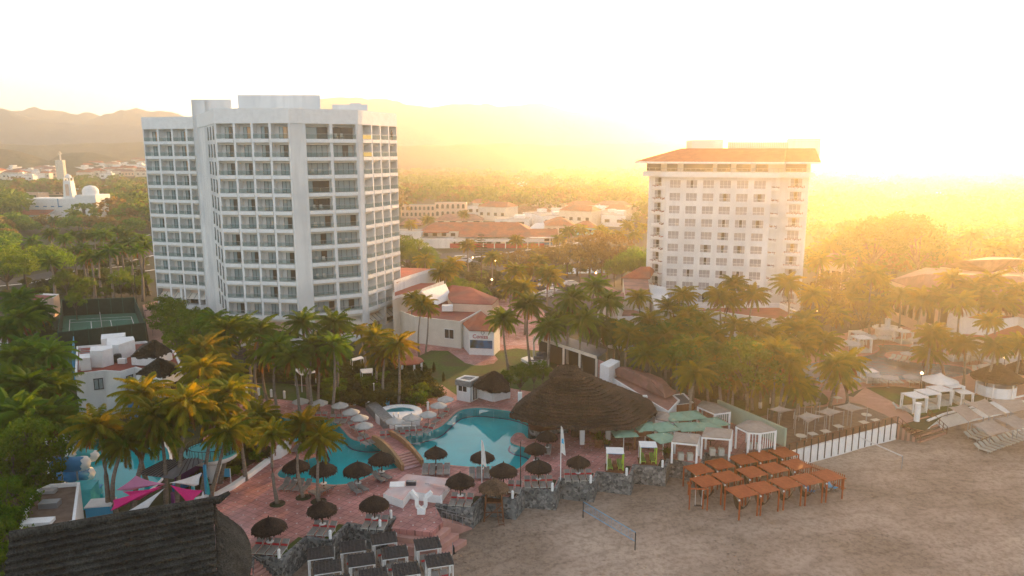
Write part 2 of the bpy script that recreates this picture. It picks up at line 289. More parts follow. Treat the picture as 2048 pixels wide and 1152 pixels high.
# ------------------------------------------------------------------ mesh builder
class MB:
    def __init__(s): s.v = []; s.f = []; s.m = []; s.mats = []
    def mi(s, mat):
        if mat not in s.mats: s.mats.append(mat)
        return s.mats.index(mat)
    def add(s, verts, faces, mat):
        o = len(s.v); k = s.mi(mat)
        s.v.extend([tuple(v) for v in verts]); s.f.extend([tuple(i + o for i in f) for f in faces]); s.m.extend([k] * len(faces))
    def box(s, c, size, mat, rz=0.0, M4=None):
        hx, hy, hz = size[0] / 2, size[1] / 2, size[2] / 2
        pts = [Vector((x, y, z)) for z in (-hz, hz) for x, y in ((-hx, -hy), (hx, -hy), (hx, hy), (-hx, hy))]
        if M4 is not None: pts = [M4 @ p + Vector(c) for p in pts]
        else:
            cc, ss = math.cos(rz), math.sin(rz)
            pts = [Vector((p.x * cc - p.y * ss + c[0], p.x * ss + p.y * cc + c[1], p.z + c[2])) for p in pts]
        s.add(pts, [(3, 2, 1, 0), (4, 5, 6, 7), (0, 1, 5, 4), (1, 2, 6, 5), (2, 3, 7, 6), (3, 0, 4, 7)], mat)
        return s
    def bar(s, a, b, w, h, mat):
        a = Vector(a); b = Vector(b); d = b - a; L = d.length
        if L < 1e-6: return s
        q = d.to_track_quat('X', 'Z').to_matrix()
        return s.box((a + b) / 2, (L, w, h), mat, M4=q)
    def prism(s, poly, z0, z1, mat, top=None):
        n = len(poly); P = [(p[0], p[1]) for p in poly]
        area = sum(P[i][0] * P[(i + 1) % n][1] - P[(i + 1) % n][0] * P[i][1] for i in range(n))
        if area < 0: P = P[::-1]
        z0s = z0 if hasattr(z0, '__len__') else [z0] * n
        v = [(p[0], p[1], z0) for p in P] + [(p[0], p[1], z1) for p in P]
        s.add(v, [(i, (i + 1) % n, n + (i + 1) % n, n + i) for i in range(n)], mat)
        s.add(v, [tuple(range(n, 2 * n))], top or mat); s.add(v, [tuple(range(n - 1, -1, -1))], mat)
        return s
    def tube(s, pts, radii, mat, n=8, caps=True):
        pts = [Vector(p) for p in pts]
        if not hasattr(radii, '__len__'): radii = [radii] * len(pts)
        vs = []; fs = []
        for i, p in enumerate(pts):
            t = (pts[min(i + 1, len(pts) - 1)] - pts[max(i - 1, 0)]).normalized()
            a = t.cross(Vector((0, 0, 1)));
            if a.length < 1e-3: a = Vector((1, 0, 0))
            a.normalize(); b = t.cross(a)
            for k in range(n):
                g = 2 * PI * k / n; vs.append(p + (a * math.cos(g) + b * math.sin(g)) * radii[i])
        for i in range(len(pts) - 1):
            for k in range(n): fs.append((i * n + k, i * n + (k + 1) % n, (i + 1) * n + (k + 1) % n, (i + 1) * n + k))
        if caps: fs.append(tuple(range(n - 1, -1, -1))); fs.append(tuple(range((len(pts) - 1) * n, len(pts) * n)))
        s.add(vs, fs, mat); return s
    def lathe(s, prof, mat, n=16, c=(0, 0, 0), jit=0.0):
        vs = []; fs = []
        for r, z in prof:
            for k in range(n):
                g = 2 * PI * k / n; rr = r * (1 + random.uniform(-jit, jit)); vs.append((c[0] + rr * math.cos(g), c[1] + rr * math.sin(g), c[2] + z + (random.uniform(-jit, jit) * .6 if r > .05 else 0)))
        for i in range(len(prof) - 1):
            for k in range(n): fs.append((i * n + k, i * n + (k + 1) % n, (i + 1) * n + (k + 1) % n, (i + 1) * n + k))
        s.add(vs, fs, mat); return s
    def quad(s, a, b, c, d, mat): s.add([a, b, c, d], [(0, 1, 2, 3)], mat); return s
    def mesh(s, name, smooth=False):
        me = bpy.data.meshes.new(name); me.from_pydata(s.v, [], s.f)
        for m in s.mats: me.materials.append(MT[m] if isinstance(m, str) else m)
        if len(s.mats) > 1: me.polygons.foreach_set('material_index', s.m)
        if smooth: me.polygons.foreach_set('use_smooth', [True] * len(s.f))
        me.update(); return me
    def build(s, name, parent=None, loc=None, smooth=False):
        o = bpy.data.objects.new(name, s.mesh(name, smooth)); COL.objects.link(o)
        if parent is not None: o.parent = parent
        if loc is not None: o.location = loc
        return o

def tag(o, label=None, cat=None, group=None, kind=None):
    if label: o['label'] = label
    if cat: o['category'] = cat
    if group: o['group'] = group
    if kind: o['kind'] = kind
    return o
def thing(name, label, cat, loc=(0, 0, 0), rz=0.0, group=None):
    o = bpy.data.objects.new(name, None); COL.objects.link(o); o.empty_display_size = .3
    o.location = loc; o.rotation_euler = (0, 0, rz)
    return tag(o, label, cat, group)
def struct(name, mb, smooth=False): return tag(mb.build(name, smooth=smooth), kind='structure')
def part(name, me, parent, loc=None, rot=None, scale=None, label=None):
    o = bpy.data.objects.new(name, me); COL.objects.link(o); o.parent = parent
    if loc is not None: o.location = loc
    if rot is not None: o.rotation_euler = rot
    if scale is not None: o.scale = scale
    if label: o['label'] = label
    return o
def dup(root, loc, rz=None, scale=None, label=None, group=None):
    r = root.copy(); COL.objects.link(r); r.location = loc
    if rz is not None: r.rotation_euler = (0, 0, rz)
    if scale is not None: r.scale = scale if hasattr(scale, '__len__') else (scale,) * 3
    if label: r['label'] = label
    if group: r['group'] = group
    for ch in list(root.children):
        c = ch.copy(); COL.objects.link(c); c.parent = r
        for g in list(ch.children):
            d = g.copy(); COL.objects.link(d); d.parent = c
    return r
ORD = ['first', 'second', 'third', 'fourth', 'fifth', 'sixth', 'seventh', 'eighth', 'ninth', 'tenth', 'eleventh', 'twelfth', 'thirteenth', 'fourteenth', 'fifteenth', 'sixteenth', 'seventeenth', 'eighteenth', 'nineteenth', 'twentieth']
NUMW = ['no', 'one', 'two', 'three', 'four', 'five', 'six', 'seven', 'eight', 'nine', 'ten', 'eleven', 'twelve', 'thirteen', 'fourteen', 'fifteen', 'sixteen', 'seventeen', 'eighteen', 'nineteen', 'twenty']
def ordinals(objs, desc, where, group=None, key=None):
    """labels a cluster from left to right: '<desc>, leftmost of the five <where>'"""
    objs = sorted(objs, key=key or (lambda o: PX(o.location)[0])); n = len(objs)
    for i, o in enumerate(objs):
        if n == 1: o['label'] = f'{desc} {where}'; continue
        w = 'leftmost' if i == 0 else 'rightmost' if i == n - 1 else f'{ORD[i]} from left' if i <= n // 2 else f'{ORD[n - 1 - i]} from right'
        o['label'] = f'{desc}, {w} {where}'
        if group: o['group'] = group
def poly_holes(outer, holes, z, mat, name):
    loops = [[Vector((p[0], p[1], 0)) for p in l] for l in [outer] + holes]
    flat = [v for l in loops for v in l]; tris = tessellate_polygon(loops)
    fs = []
    for t in tris:
        a, b, c = (flat[i] for i in t)
        fs.append(t if (b - a).cross(c - a).z > 0 else (t[0], t[2], t[1]))
    mb = MB(); mb.add([(v.x, v.y, z) for v in flat], fs, mat); return mb
def smooth_loop(pts, it=2):
    P = [Vector((p[0], p[1], 0)) for p in pts]
    for _ in range(it):
        Q = []
        for i in range(len(P)):
            a, b = P[i], P[(i + 1) % len(P)]; Q += [a * .75 + b * .25, a * .25 + b * .75]
        P = Q
    return P
def px_loop(pts, z=0.0): return [G(x, y, z) for x, y in pts]
def offset_loop(P, d):
    """moves a closed loop outwards by d"""
    n = len(P); area = sum(P[i].x * P[(i + 1) % n].y - P[(i + 1) % n].x * P[i].y for i in range(n)); sg = 1 if area > 0 else -1
    out = []
    for i in range(n):
        t = (P[(i + 1) % n] - P[i - 1]); t.z = 0; t.normalize(); out.append(P[i] + Vector((t.y, -t.x, 0)) * d * sg)
    return out
# ------------------------------------------------------------------ terrain
from mathutils import noise as NZ
def fbm(x, y, o=5, s=1.0):
    return NZ.fractal(Vector((x * s, y * s, 3.1)), 1.0, 2.0, o)
def ridge(name, prof, Y, depth, mat, rough=.10, nx=260, ny=26, base=-6.0, sharp=1.25):
    xs = np.linspace(prof[0][0], prof[-1][0], nx); ps = np.interp(xs, [p[0] for p in prof], [p[1] for p in prof])
    v = []; f = []
    for i, (px, py) in enumerate(zip(xs, ps)):
        top = GY(px, py, Y)
        for j in range(ny):
            t = j / (ny - 1); s = t * 2 - 1
            h = max(0.0, 1 - abs(s) ** sharp) if s < 0 else max(0.0, 1 - s ** 1.6)
            yy = Y + (s * depth if s < 0 else s * depth * .5); k = yy / Y
            x = top.x * (1 + (k - 1) * .5)
            n = fbm(x, yy, 6, 1 / (depth * .45)) * .5
            hh = h * (1 + (rough * 3.2 * n * (1 - h)) + rough * .5 * fbm(x, yy, 5, 1 / 40))
            if s > -.04 and s < .04: hh = 1 + .012 * fbm(x, yy, 5, 1 / 16)
            v.append((x, yy, base + (top.z - base) * hh))
    for i in range(nx - 1):
        for j in range(ny - 1): f.append((i * ny + j, (i + 1) * ny + j, (i + 1) * ny + j + 1, i * ny + j + 1))
    mb = MB(); mb.add(v, f, mat); return struct(name, mb, True)
MT['hillscrub'] = M('hill_scrub', (.05, .055, .025), (.12, .10, .06), .02, .95, 2.0, .12, c3=(.08, .07, .045), s3=.006)
MT['mountain'] = M('hazy_forested_mountain', (.12, .13, .14), (.17, .17, .17), .01, .95, 3.0, .05)  # part of the distance haze put into the colour: forest paled to grey
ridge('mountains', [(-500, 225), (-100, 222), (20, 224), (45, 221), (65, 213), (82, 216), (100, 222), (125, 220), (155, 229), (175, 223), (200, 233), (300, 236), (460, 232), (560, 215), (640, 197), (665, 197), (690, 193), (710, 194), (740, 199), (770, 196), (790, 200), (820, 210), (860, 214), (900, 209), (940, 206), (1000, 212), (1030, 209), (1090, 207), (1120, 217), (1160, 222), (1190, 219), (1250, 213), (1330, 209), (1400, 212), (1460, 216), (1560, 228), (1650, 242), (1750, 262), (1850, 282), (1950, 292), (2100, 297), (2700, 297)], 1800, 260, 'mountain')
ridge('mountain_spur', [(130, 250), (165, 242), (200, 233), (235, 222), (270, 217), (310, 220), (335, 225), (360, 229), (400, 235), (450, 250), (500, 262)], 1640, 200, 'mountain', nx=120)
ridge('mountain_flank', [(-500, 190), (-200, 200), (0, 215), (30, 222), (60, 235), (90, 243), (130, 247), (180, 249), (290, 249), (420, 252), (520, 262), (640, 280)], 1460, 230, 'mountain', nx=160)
ridge('low_ridge', [(-500, 275), (-100, 280), (20, 289), (120, 290), (200, 286), (300, 284), (420, 290), (560, 297), (800, 292), (1000, 287), (1160, 290), (1300, 285), (1500, 293), (1800, 298), (2300, 298)], 1230, 200, 'hillscrub', nx=300)
ridge('hill', [(-420, 285), (-200, 288), (-60, 292), (0, 297), (30, 300), (60, 309), (95, 321), (120, 330)], 800, 170, 'hillscrub', nx=130, rough=.07)
ridge('hill', [(90, 330), (110, 318), (125, 308), (150, 305), (180, 304), (215, 311), (250, 319), (300, 323), (380, 328), (460, 334)], 850, 180, 'hillscrub', nx=130, rough=.07)

# seawall top line, seen left to right
WALL = px_loop([(505, 1135), (510, 1116), (563, 1124), (616, 1078), (663, 1086), (697, 1051), (759, 1062), (792, 1036)])
WALL2 = px_loop([(870, 1013), (945, 1020), (969, 995), (1032, 1003), (1050, 980), (1112, 985), (1122, 961), (1188, 969), (1196, 948), (1263, 955), (1270, 934), (1332, 939), (1340, 921)])
WALL3 = px_loop([(1340, 921), (1404, 932), (1414, 908), (1485, 914), (1560, 892), (1576, 905)])
WALL4 = px_loop([(1576, 905), (1792, 848)])
SANDZ = -2.0
# ground: everything inland, one sheet bounded by the seawall line, reaching past the mountains
inl = [Vector((-60, 20, 0)), Vector((-30, 40, 0))] + [G(505, 1150)] + list(WALL) + [G(835, 1040), G(880, 1045)] + list(WALL2) + list(WALL3[1:]) + [WALL4[1], G(1850, 860), G(1885, 832), G(2048, 790), G(2400, 700), Vector((2400, 300, 0)), Vector((2400, 2060, 0)), Vector((-2400, 2060, 0)), Vector((-2400, 20, 0))]
mb = poly_holes(inl, [], -.08, 'scrub', 'g')
gpoly_outer = inl
ground_obj = struct('ground', mb)
# sand: gently uneven sheet below the wall, sloping to the sea behind the camera
v = []; f = []; nx, ny = 150, 110
for j in range(ny):
    for i in range(nx):
        x = -90 + 260 * i / (nx - 1); y = -40 + 165 * j / (ny - 1)
        z = SANDZ + .10 * fbm(x, y, 4, .12) + .05 * fbm(x, y, 3, .6) - max(0, 45 - y) * .03
        v.append((x, y, z))
for j in range(ny - 1):
    for i in range(nx - 1): f.append((j * nx + i, j * nx + i + 1, (j + 1) * nx + i + 1, (j + 1) * nx + i))
ms = MB(); ms.add(v, f, 'sand'); struct('beach_sand', ms, True)
# ------------------------------------------------------------------ towers
def facade_frame(P, Q):
    P = Vector((P[0], P[1], 0)); Q = Vector((Q[0], Q[1], 0)); u = (Q - P); L = u.length; u.normalize(); n = Vector((u.y, -u.x, 0))
    return P, u, n, L
class Local:
    """boxes given in facade coordinates: along u, outwards v, up z"""
    def __init__(s, mb, P, Q): s.mb = mb; s.P, s.u, s.n, s.L = facade_frame(P, Q)
    def pt(s, u, v, z): p = s.P + s.u * u + s.n * v; return Vector((p.x, p.y, z))
    def box(s, u0, u1, v0, v1, z0, z1, mat):
        c = s.pt((u0 + u1) / 2, (v0 + v1) / 2, (z0 + z1) / 2)
        s.mb.box(c, (abs(u1 - u0), abs(v1 - v0), abs(z1 - z0)), mat, rz=math.atan2(s.u.y, s.u.x))
    def quad(s, pts, mat): s.mb.quad(*[s.pt(*p) for p in pts], mat)
class Reps:
    """repeated parts of one thing: the 100 that show largest become parts, the rest one part"""
    def __init__(s, root, name): s.root = root; s.name = name; s.items = []
    def add(s, me, loc, rz, scale=(1, 1, 1)): s.items.append((me, Vector(loc), rz, scale))
    def finish(s, limit=100):
        it = sorted(s.items, key=lambda i: (i[1] - Vector((0, 0, CH))).length - (i[3][0] * 3))
        for me, l, rz, sc in it[:limit]: part(s.name, me, s.root, l, (0, 0, rz), sc)
        if it[limit:]:
            mb = MB()
            for me, l, rz, sc in it[limit:]:
                T = Matrix.Translation(l) @ Matrix.Rotation(rz, 4, 'Z') @ Matrix.Diagonal((*sc, 1))
                mats = [m for m in me.materials]
                for p in me.polygons:
                    mb.add([T @ me.vertices[i].co for i in p.vertices], [tuple(range(len(p.vertices)))], mats[p.material_index])
            o = mb.build(s.name, s.root); o['kind'] = 'stuff'

def window_mesh(kind, w=1.0, h=2.1, panes=3):
    """a glazed sliding door: dark frame, panes, curtains behind; front faces -y, origin bottom left"""
    mb = MB(); t = .06
    mb.box((w / 2, 0, t / 2), (w, .08, t), 'frame'); mb.box((w / 2, 0, h - t / 2), (w, .08, t), 'frame')
    for i in range(panes + 1):
        x = i * w / panes; x = min(max(x, t / 2), w - t / 2)
        mb.box((x, 0, h / 2), (t, .078, h - 2 * t), 'frame')
    for i in range(panes):
        x0 = i * w / panes; x1 = (i + 1) * w / panes
        m = 'win_curtain'
        if kind == 'open' and i == panes // 2: m = 'win_dark'
        if kind == 'open2' and i == panes - 1: m = 'win_dark'
        if kind == 'dark': m = 'win_dark' if i else 'win_curtain'
        if kind == 'warm': m = 'win_warm' if i >= 1 else 'win_curtain'
        mb.quad((x0, .015, t), (x1, .015, t), (x1, .015, h - t), (x0, .015, h - t), m)
    return mb.mesh('window')
WIN = {}
def wmesh(kind, w, h, panes):
    k = (kind, round(w, 2), round(h, 2), panes)
    if k not in WIN: WIN[k] = window_mesh(kind, w, h, panes)
    return WIN[k]
def rail_mesh(w, mat='greenglass', d=0.0):
    k = ('rail', round(w, 2), mat, d)
    if k not in WIN:
        mb = MB(); mb.box((w / 2, 0, .42), (w, .02, .66), mat); mb.box((w / 2, 0, .86), (w, .05, .05), 'steel')
        for i in range(3): mb.box((.03 + i * (w - .06) / 2, .03, .43), (.04, .04, .86), 'steel')
        if d: mb.box((w, d / 2, .42), (.02, d, .66), mat); mb.box((w, d / 2, .86), (.05, d, .05), 'steel')
        WIN[k] = mb.mesh('railing')
    return WIN[k]

T1 = thing('hotel_tower', 'tall white curved hotel tower with rows of recessed balconies behind the palms', 'hotel', (-45, 140, 0))
off = -T1.location
def place(mb):
    mb.v = [(v[0] + off.x, v[1] + off.y, v[2]) for v in mb.v]; return mb
ZP, ZB, FH = 41.2, 38.75, 3.05
ZS = [36.2 - FH * k for k in range(11)]           # balcony slab tops, row 11 at 5.7
pA, pB, pS, pM0, pM1, pF0, pF1, pR0, pR1 = [G(x, y, ZP) for x, y in ((283, 234.5), (385, 233), (408, 226), (427, 217), (577, 216), (603, 217), (715, 220), (722, 220.6), (792, 227))]
REC = 1.5
facets = [('W', pA, pB, [1, 1, 1, .5], 'win'), ('M', pM0, pM1, [1, 1, 1, 1], 'win'), ('F', pF0, pF1, [1, 1], 'wide'), ('R', pR0, pR1, [1, 1, 1, 1], 'win')]
def inset(P, Q, d):
    P, u, n, L = facade_frame(P, Q); return [P, P - n * d, P + u * L - n * d, P + u * L]
back = [pR1 + (pR1 - pR0).normalized() * 1 + Vector((-14, 9, 0)), Vector((-50, 160, 0)), Vector((-68, 172, 0)), pA + Vector((3, 15, 0))]
core = inset(pA, pB, REC) + [pS] + inset(pM0, pM1, REC) + inset(pF0, pF1, REC) + inset(pR0, pR1, REC) + back
mb = MB(); mb.prism(core, -.5, ZB - .01, 'white'); place(mb).build('wall', T1)
# parapet band
out = []
for P, Q in ((pA, pB),): pass
band = [pA, pB, pS, pM0, pM1, pF0, pF1, pR0, pR1] + back
bo = [Vector((p.x, p.y, 0)) for p in band]
bo = offset_loop(bo, .12)
mb = MB(); mb.prism(bo, ZB, ZP, 'white2'); place(mb).build('parapet', T1)
# roof blocks
def blk(name, pts, Y, zb, zt_px, depth, mat='white'):
    P = [GY(x, y, Y) for x, y in pts]
    z = P[0].z if zt_px is None else zt_px
    mb = MB(); poly = [P[0], P[-1], P[-1] + Vector((P[-1].x / Y * depth, depth, 0)), P[0] + Vector((P[0].x / Y * depth, depth, 0))]
    mb.prism(poly, zb, z, mat); return place(mb).build(name, T1)
blk('stair_block', [(382, 199), (462, 201)], 151.0, ZP - 8, None, 9)
blk('stair_block', [(385, 199), (409, 199)], 150.2, 0, None, 1.5)
blk('lift_block', [(475, 190), (640, 192)], 139.0, ZP - 1, None, 10)
blk('plant_room', [(664, 209), (735, 209)], 140.0, ZP - 1, None, 6)
blk('plant_room', [(700, 206), (722, 206)], 141.0, ZP - 1, None, 4)
wins = Reps(T1, 'window'); rails = Reps(T1, 'railing')
rnd = random.Random(5)
for name, P, Q, bays, typ in facets:
    frame = MB(); L = Local(frame, P, Q); tot = sum(bays); W = L.L; c0 = 0; ang = math.atan2(L.u.y, L.u.x)
    margin0 = {'W': .25, 'M': .25, 'F': .5, 'R': .12}[name]; margin1 = {'W': .0, 'M': .3, 'F': .5, 'R': .12}[name]
    bw = (W - margin0 - margin1) / tot; fin = {'W': .42, 'M': .40, 'F': .5, 'R': .34}[name]
    # end margins
    L.box(0, margin0, -REC - .02, .04, 1.2, ZB - .003, 'white')
    if margin1: L.box(W - margin1, W, -REC - .02, .04, 1.2, ZB - .003, 'white')
    x = margin0
    for b, wgt in enumerate(bays):
        bx0, bx1 = x, x + bw * wgt; x = bx1
        if b: L.box(bx0 - fin / 2, bx0 + fin / 2, -REC - .02, .10, 5.0 if name != 'W' else 1.0, ZB - .003, 'white2')
        i0 = bx0 + (fin / 2 if b else 0); i1 = bx1 - (fin / 2 if b < len(bays) - 1 else 0)
        for k, zs in enumerate(ZS):
            if name == 'F' and k == 0 and b == 1: continue
            j0, j1 = i0, i1
            if name == 'F' and k == 0: j1 = W - margin1
            # balcony slab with upstand, and the shadowed lintel below
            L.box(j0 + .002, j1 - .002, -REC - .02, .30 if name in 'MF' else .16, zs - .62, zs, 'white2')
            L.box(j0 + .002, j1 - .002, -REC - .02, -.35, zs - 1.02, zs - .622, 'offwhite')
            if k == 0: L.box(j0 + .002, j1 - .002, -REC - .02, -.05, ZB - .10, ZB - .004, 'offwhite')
            w = j1 - j0; h = 2.03
            r = rnd.random(); kind = 'open' if r < .16 else 'open2' if r < .28 else 'dark' if r < .36 else 'curtain'
            if k == 0 and name in 'WM' and r > .3: kind = 'warm'
            if k in (1, 2) and name == 'W' and b == 2: kind = 'warm'
            if typ == 'wide': wo_, ww, pn = .12, w - .25, 4
            elif name == 'R': wo_, ww, pn = .1, w * .42, 1
            else: wo_, ww, pn = w * .26, w * .74 - .05, 3
            if wgt < 1: wo_, ww, pn = w * .35, w * .6, 1
            wins.add(wmesh(kind, ww, h, pn), L.pt(j0 + wo_, -REC + .06, zs) + off, ang)
            rmat = 'greenglass'
            if name == 'R' and b == 0 and k < 2: rmat = 'yellow'
            rails.add(rail_mesh(w - .06, rmat), L.pt(j0 + .03, .24 if name in 'MF' else .10, zs) + off, ang)
    # ground arcade
    zt = ZS[-1] - .62
    L.box(0, W, -REC - .3, .05, -.4, 1.35 if name != 'M' else .6, 'white')
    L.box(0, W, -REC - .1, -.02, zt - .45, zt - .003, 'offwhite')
    na = {'W': 2, 'M': 2, 'F': 1, 'R': 2}[name]
    for i in range(na + 1):
        xx = i * W / na; L.box(max(0, xx - .25), min(W, xx + .25), -REC, .08, 1.0, zt, 'white')
    L.box(.2, W - .2, -REC - .1, -REC + .04, 1.35, zt - .4, 'peach' if name != 'F' else 'offwhite')
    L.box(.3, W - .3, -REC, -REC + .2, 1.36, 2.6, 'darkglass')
    place(frame).build('balcony_grid', T1)
wins.finish(); rails.finish()
# awnings over the arcade
for name, P, Q, bays, typ in facets:
    if name == 'M': continue
    mbA = MB(); L = Local(mbA, P, Q); W = L.L; na = {'W': 2, 'F': 1, 'R': 2}[name]; seg = 4
    for i in range(na):
        a0 = i * W / na + .35; a1 = (i + 1) * W / na - .35
        for j in range(seg):
            s0 = a0 + (a1 - a0) * j / seg + .04; s1 = a0 + (a1 - a0) * (j + 1) / seg - .04
            L.quad([(s0, -REC + .25, 3.7), (s1, -REC + .25, 3.7), (s1, .15, 2.65), (s0, .15, 2.65)], 'offwhite')
            mbA.bar(L.pt(s0 - .03, -REC + .25, 3.72), L.pt(s0 - .03, .15, 2.66), .07, .07, 'frame')
    place(mbA).build('awning', T1)
# slot windows on the flank between the stair block and the middle facet
mbS = MB(); L = Local(mbS, pS, pM0); W = L.L; sl_r = Reps(T1, 'slot_window')
ang = math.atan2(L.u.y, L.u.x)
m1 = MB(); m1.box((0, 0, 1.15), (.9, .06, 2.3), 'frame'); m1.box((0, -.04, 1.3), (.7, .02, 1.9), 'win_curtain'); m1.box((0, -.06, .3), (.8, .03, .7), 'greenglass'); slot = m1.mesh('slot_window')
for k, zs in enumerate(ZS):
    for i in range(3): sl_r.add(slot, L.pt(W * (.30 + .27 * i), .06, zs - .1) + off, ang, (1.6, 1, 1))
sl_r.finish()
# a few chairs and tables on the wide balconies, one person on the top right balcony
Lf = Local(MB(), pF0, pF1)
def chair_mesh():
    mb = MB(); mb.box((0, 0, .42), (.5, .5, .06), 'whitesling'); mb.box((0, .24, .70), (.5, .06, .55), 'whitesling')
    for a, b in ((-.2, -.2), (.2, -.2), (-.2, .2), (.2, .2)): mb.box((a, b, .2), (.05, .05, .4), 'steel')
    return mb.mesh('balcony_chair')
bch = chair_mesh(); nch = 0
for k, zs in enumerate(ZS):
    if k % 2 == 0 and k < 10 or k in (5, 7, 10):
        for u in ((1.6, 2.7) if k % 3 else (5.8, 6.9)):
            p = Lf.pt(u, -.6, zs + .002); o = bpy.data.objects.new('balcony_chair', bch); COL.objects.link(o); o.location = p; o.rotation_euler = (0, 0, rnd.uniform(-.5, .5) + math.atan2(Lf.u.y, Lf.u.x))
            tag(o, 'small pale chair standing on a wide balcony of the white curved tower', 'chair', 'chairs on the wide tower balconies'); nch += 1

# ------------------------------------------------------------------ second tower
D2 = 150.0
T2 = thing('hotel_tower', 'white square hotel tower under an overhanging terracotta roof, glowing before the sun', 'hotel', (GY(1445, 360, D2).x, D2, 0), R(-16))
T2.scale = (.975, 1, 1)
off2 = T2.location.copy()
T2.location.x -= 1.0
def X2(px, py=450): return GY(px, py, D2).x
def pl2(mb): mb.v = [(v[0] - off2.x, v[1] - off2.y, v[2]) for v in mb.v]; return mb
xl, xr = GY(1340, 360, D2).x, GY(1551, 360, D2).x          # main face
xl0, xr1 = GY(1301, 360, D2 + 1).x, GY(1613, 360, D2 + 3).x
zc = [27.55 - 2.63 * k for k in range(11)]                   # window centre heights
body = MB(); w2 = Reps(T2, 'window')
depth2 = 19
# core: recessed corners carry the balcony stacks
corep = [(xl0, D2 + 3.2), (xl - .9, D2 + 3.2), (xl - .9, D2 + 1.4), (xl, D2 + 1.4), (xl, D2), (xr, D2), (xr, D2 + 1.6), (xr + 1.6, D2 + 1.6), (xr + 1.6, D2 + 3.6), (xr1, D2 + 3.6), (xr1, D2 + depth2), (xl0, D2 + depth2)]
# main wall as a grid round the window openings
cols = []
for i in range(6):
    a = GY(1260 + (284 + i * 107.2) / 3.2, 368, D2).x; b = GY(1260 + (356 + i * 107.6) / 3.2, 368, D2).x; cols.append((a, b))
ztop = 29.0
core_in = [(xl0, D2 + 3.2), (xl - .9, D2 + 3.2), (xl - .9, D2 + 1.4), (xl, D2 + 1.4), (xl, D2 + .35), (xr, D2 + .35), (xr, D2 + 1.6), (xr + 1.6, D2 + 1.6), (xr + 1.6, D2 + 3.6), (xr1, D2 + 3.6), (xr1, D2 + depth2), (xl0, D2 + depth2)]
body.prism(core_in, -.5, ztop, 'white')
zbot = zc[-1] - 1.4
edges = [xl] + [e for c in cols for e in c] + [xr]
for i in range(0, len(edges), 2): body.box(((edges[i] + edges[i + 1]) / 2, D2 + .17, (ztop - .5) / 2), (edges[i + 1] - edges[i], .355, ztop + .5), 'white')
for a, b in cols:
    zz = [ztop] + [z for c in zc for z in (c + .78, c - .78)] + [-.3]
    for i in range(0, len(zz), 2): body.box(((a + b) / 2, D2 + .175, (zz[i] + zz[i + 1]) / 2), (b - a - .004, .345, zz[i] - zz[i + 1]), 'white')
pl2(body).build('wall', T2)
def w2mesh(kind, w):
    k = ('t2', kind, round(w, 2))
    if k in WIN: return WIN[k]
    mb = MB(); h = 1.56
    mb.quad((0, 0, 0), (w, 0, 0), (w, 0, h), (0, 0, h), 'win_dark' if kind == 1 else 'win_net')
    if kind == 2: mb.quad((w * .4, -.01, .05), (w * .62, -.01, .05), (w * .62, -.01, h), (w * .4, -.01, h), 'win_dark')
    if kind == 1: mb.quad((0, -.01, .05), (w * .3, -.01, .05), (w * .3, -.01, h), (0, -.01, h), 'win_net'); mb.quad((w * .72, -.01, .05), (w, -.01, .05), (w, -.01, h), (w * .72, -.01, h), 'win_net')
    for i in range(4): mb.box((i * (w - .05) / 3 + .025, -.03, h / 2), (.05, .05, h), 'white2')
    mb.box((w / 2, -.031, .55), (w, .045, .05), 'white2')
    for i in range(12): mb.box((.1 + i * (w - .2) / 11, -.10, .28), (.025, .025, .52), 'white2')
    mb.box((w / 2, -.10, .55), (w, .03, .03), 'white2')
    WIN[k] = mb.mesh('window'); return WIN[k]
for a, b in cols:
    for z in zc:
        r = rnd.random(); w2.add(w2mesh(1 if r < .12 else 2 if r < .3 else 0, b - a), (a - off2.x, D2 + .30 - off2.y, z - .78), 0)
w2.finish()
# corner balcony stacks with flower boxes
br2 = Reps(T2, 'balcony'); BB = {}
def flowerbox(w):
    mb = MB(); rr = random.Random(int(w * 10))
    for i in range(int(w * 60)):
        x = rr.uniform(0, w); z = rr.gauss(0, .12); y = rr.uniform(-.25, .1); s = rr.uniform(.08, .18); a = rr.uniform(0, 6)
        mb.quad((x, y, z), (x + s * math.cos(a), y + s * .5, z + s * .6), (x + s * .3, y - s * .5, z + s), (x - s * .5, y, z + s * .4), 'flowers')
    return mb.mesh('flower_box')
stacks = [(GY(1307, 368, D2 + 3).x, GY(1332, 368, D2 + 3).x, D2 + 3.2), (xl - .85, xl - .1, D2 + 1.4), (xr + .1, xr + 1.5, D2 + 1.6), (GY(1572, 368, D2 + 3.6).x, GY(1600, 368, D2 + 3.6).x, D2 + 3.6)]
fr_ = Reps(T2, 'flower_box'); bw_ = Reps(T2, 'balcony_window'); FB = {}
for si, (a, b, y) in enumerate(stacks):
    for z in zc:
        w = b - a
        if w not in BB: mq = MB(); mq.box((w / 2, 0, 0), (w + .3, .9, .62), 'white2'); BB[w] = mq.mesh('balcony')
        br2.add(BB[w], (a - off2.x, y - .45 - off2.y, z - .86), 0)
        if w > 1.6:
            bw_.add(w2mesh(1 if si == 0 or rnd.random() < .5 else 0, w * .8), (a + w * .1 - off2.x, y - .05 - off2.y, z - .4), 0)
        if rnd.random() < .93 or si > 1:
            if w not in FB: FB[w] = flowerbox(w + .3)
            fr_.add(FB[w], (a - .15 - off2.x, y - .85 - off2.y, z - .52), 0, (1, 1, rnd.uniform(.5, 1.1)))
br2.finish(); fr_.finish(); bw_.finish()
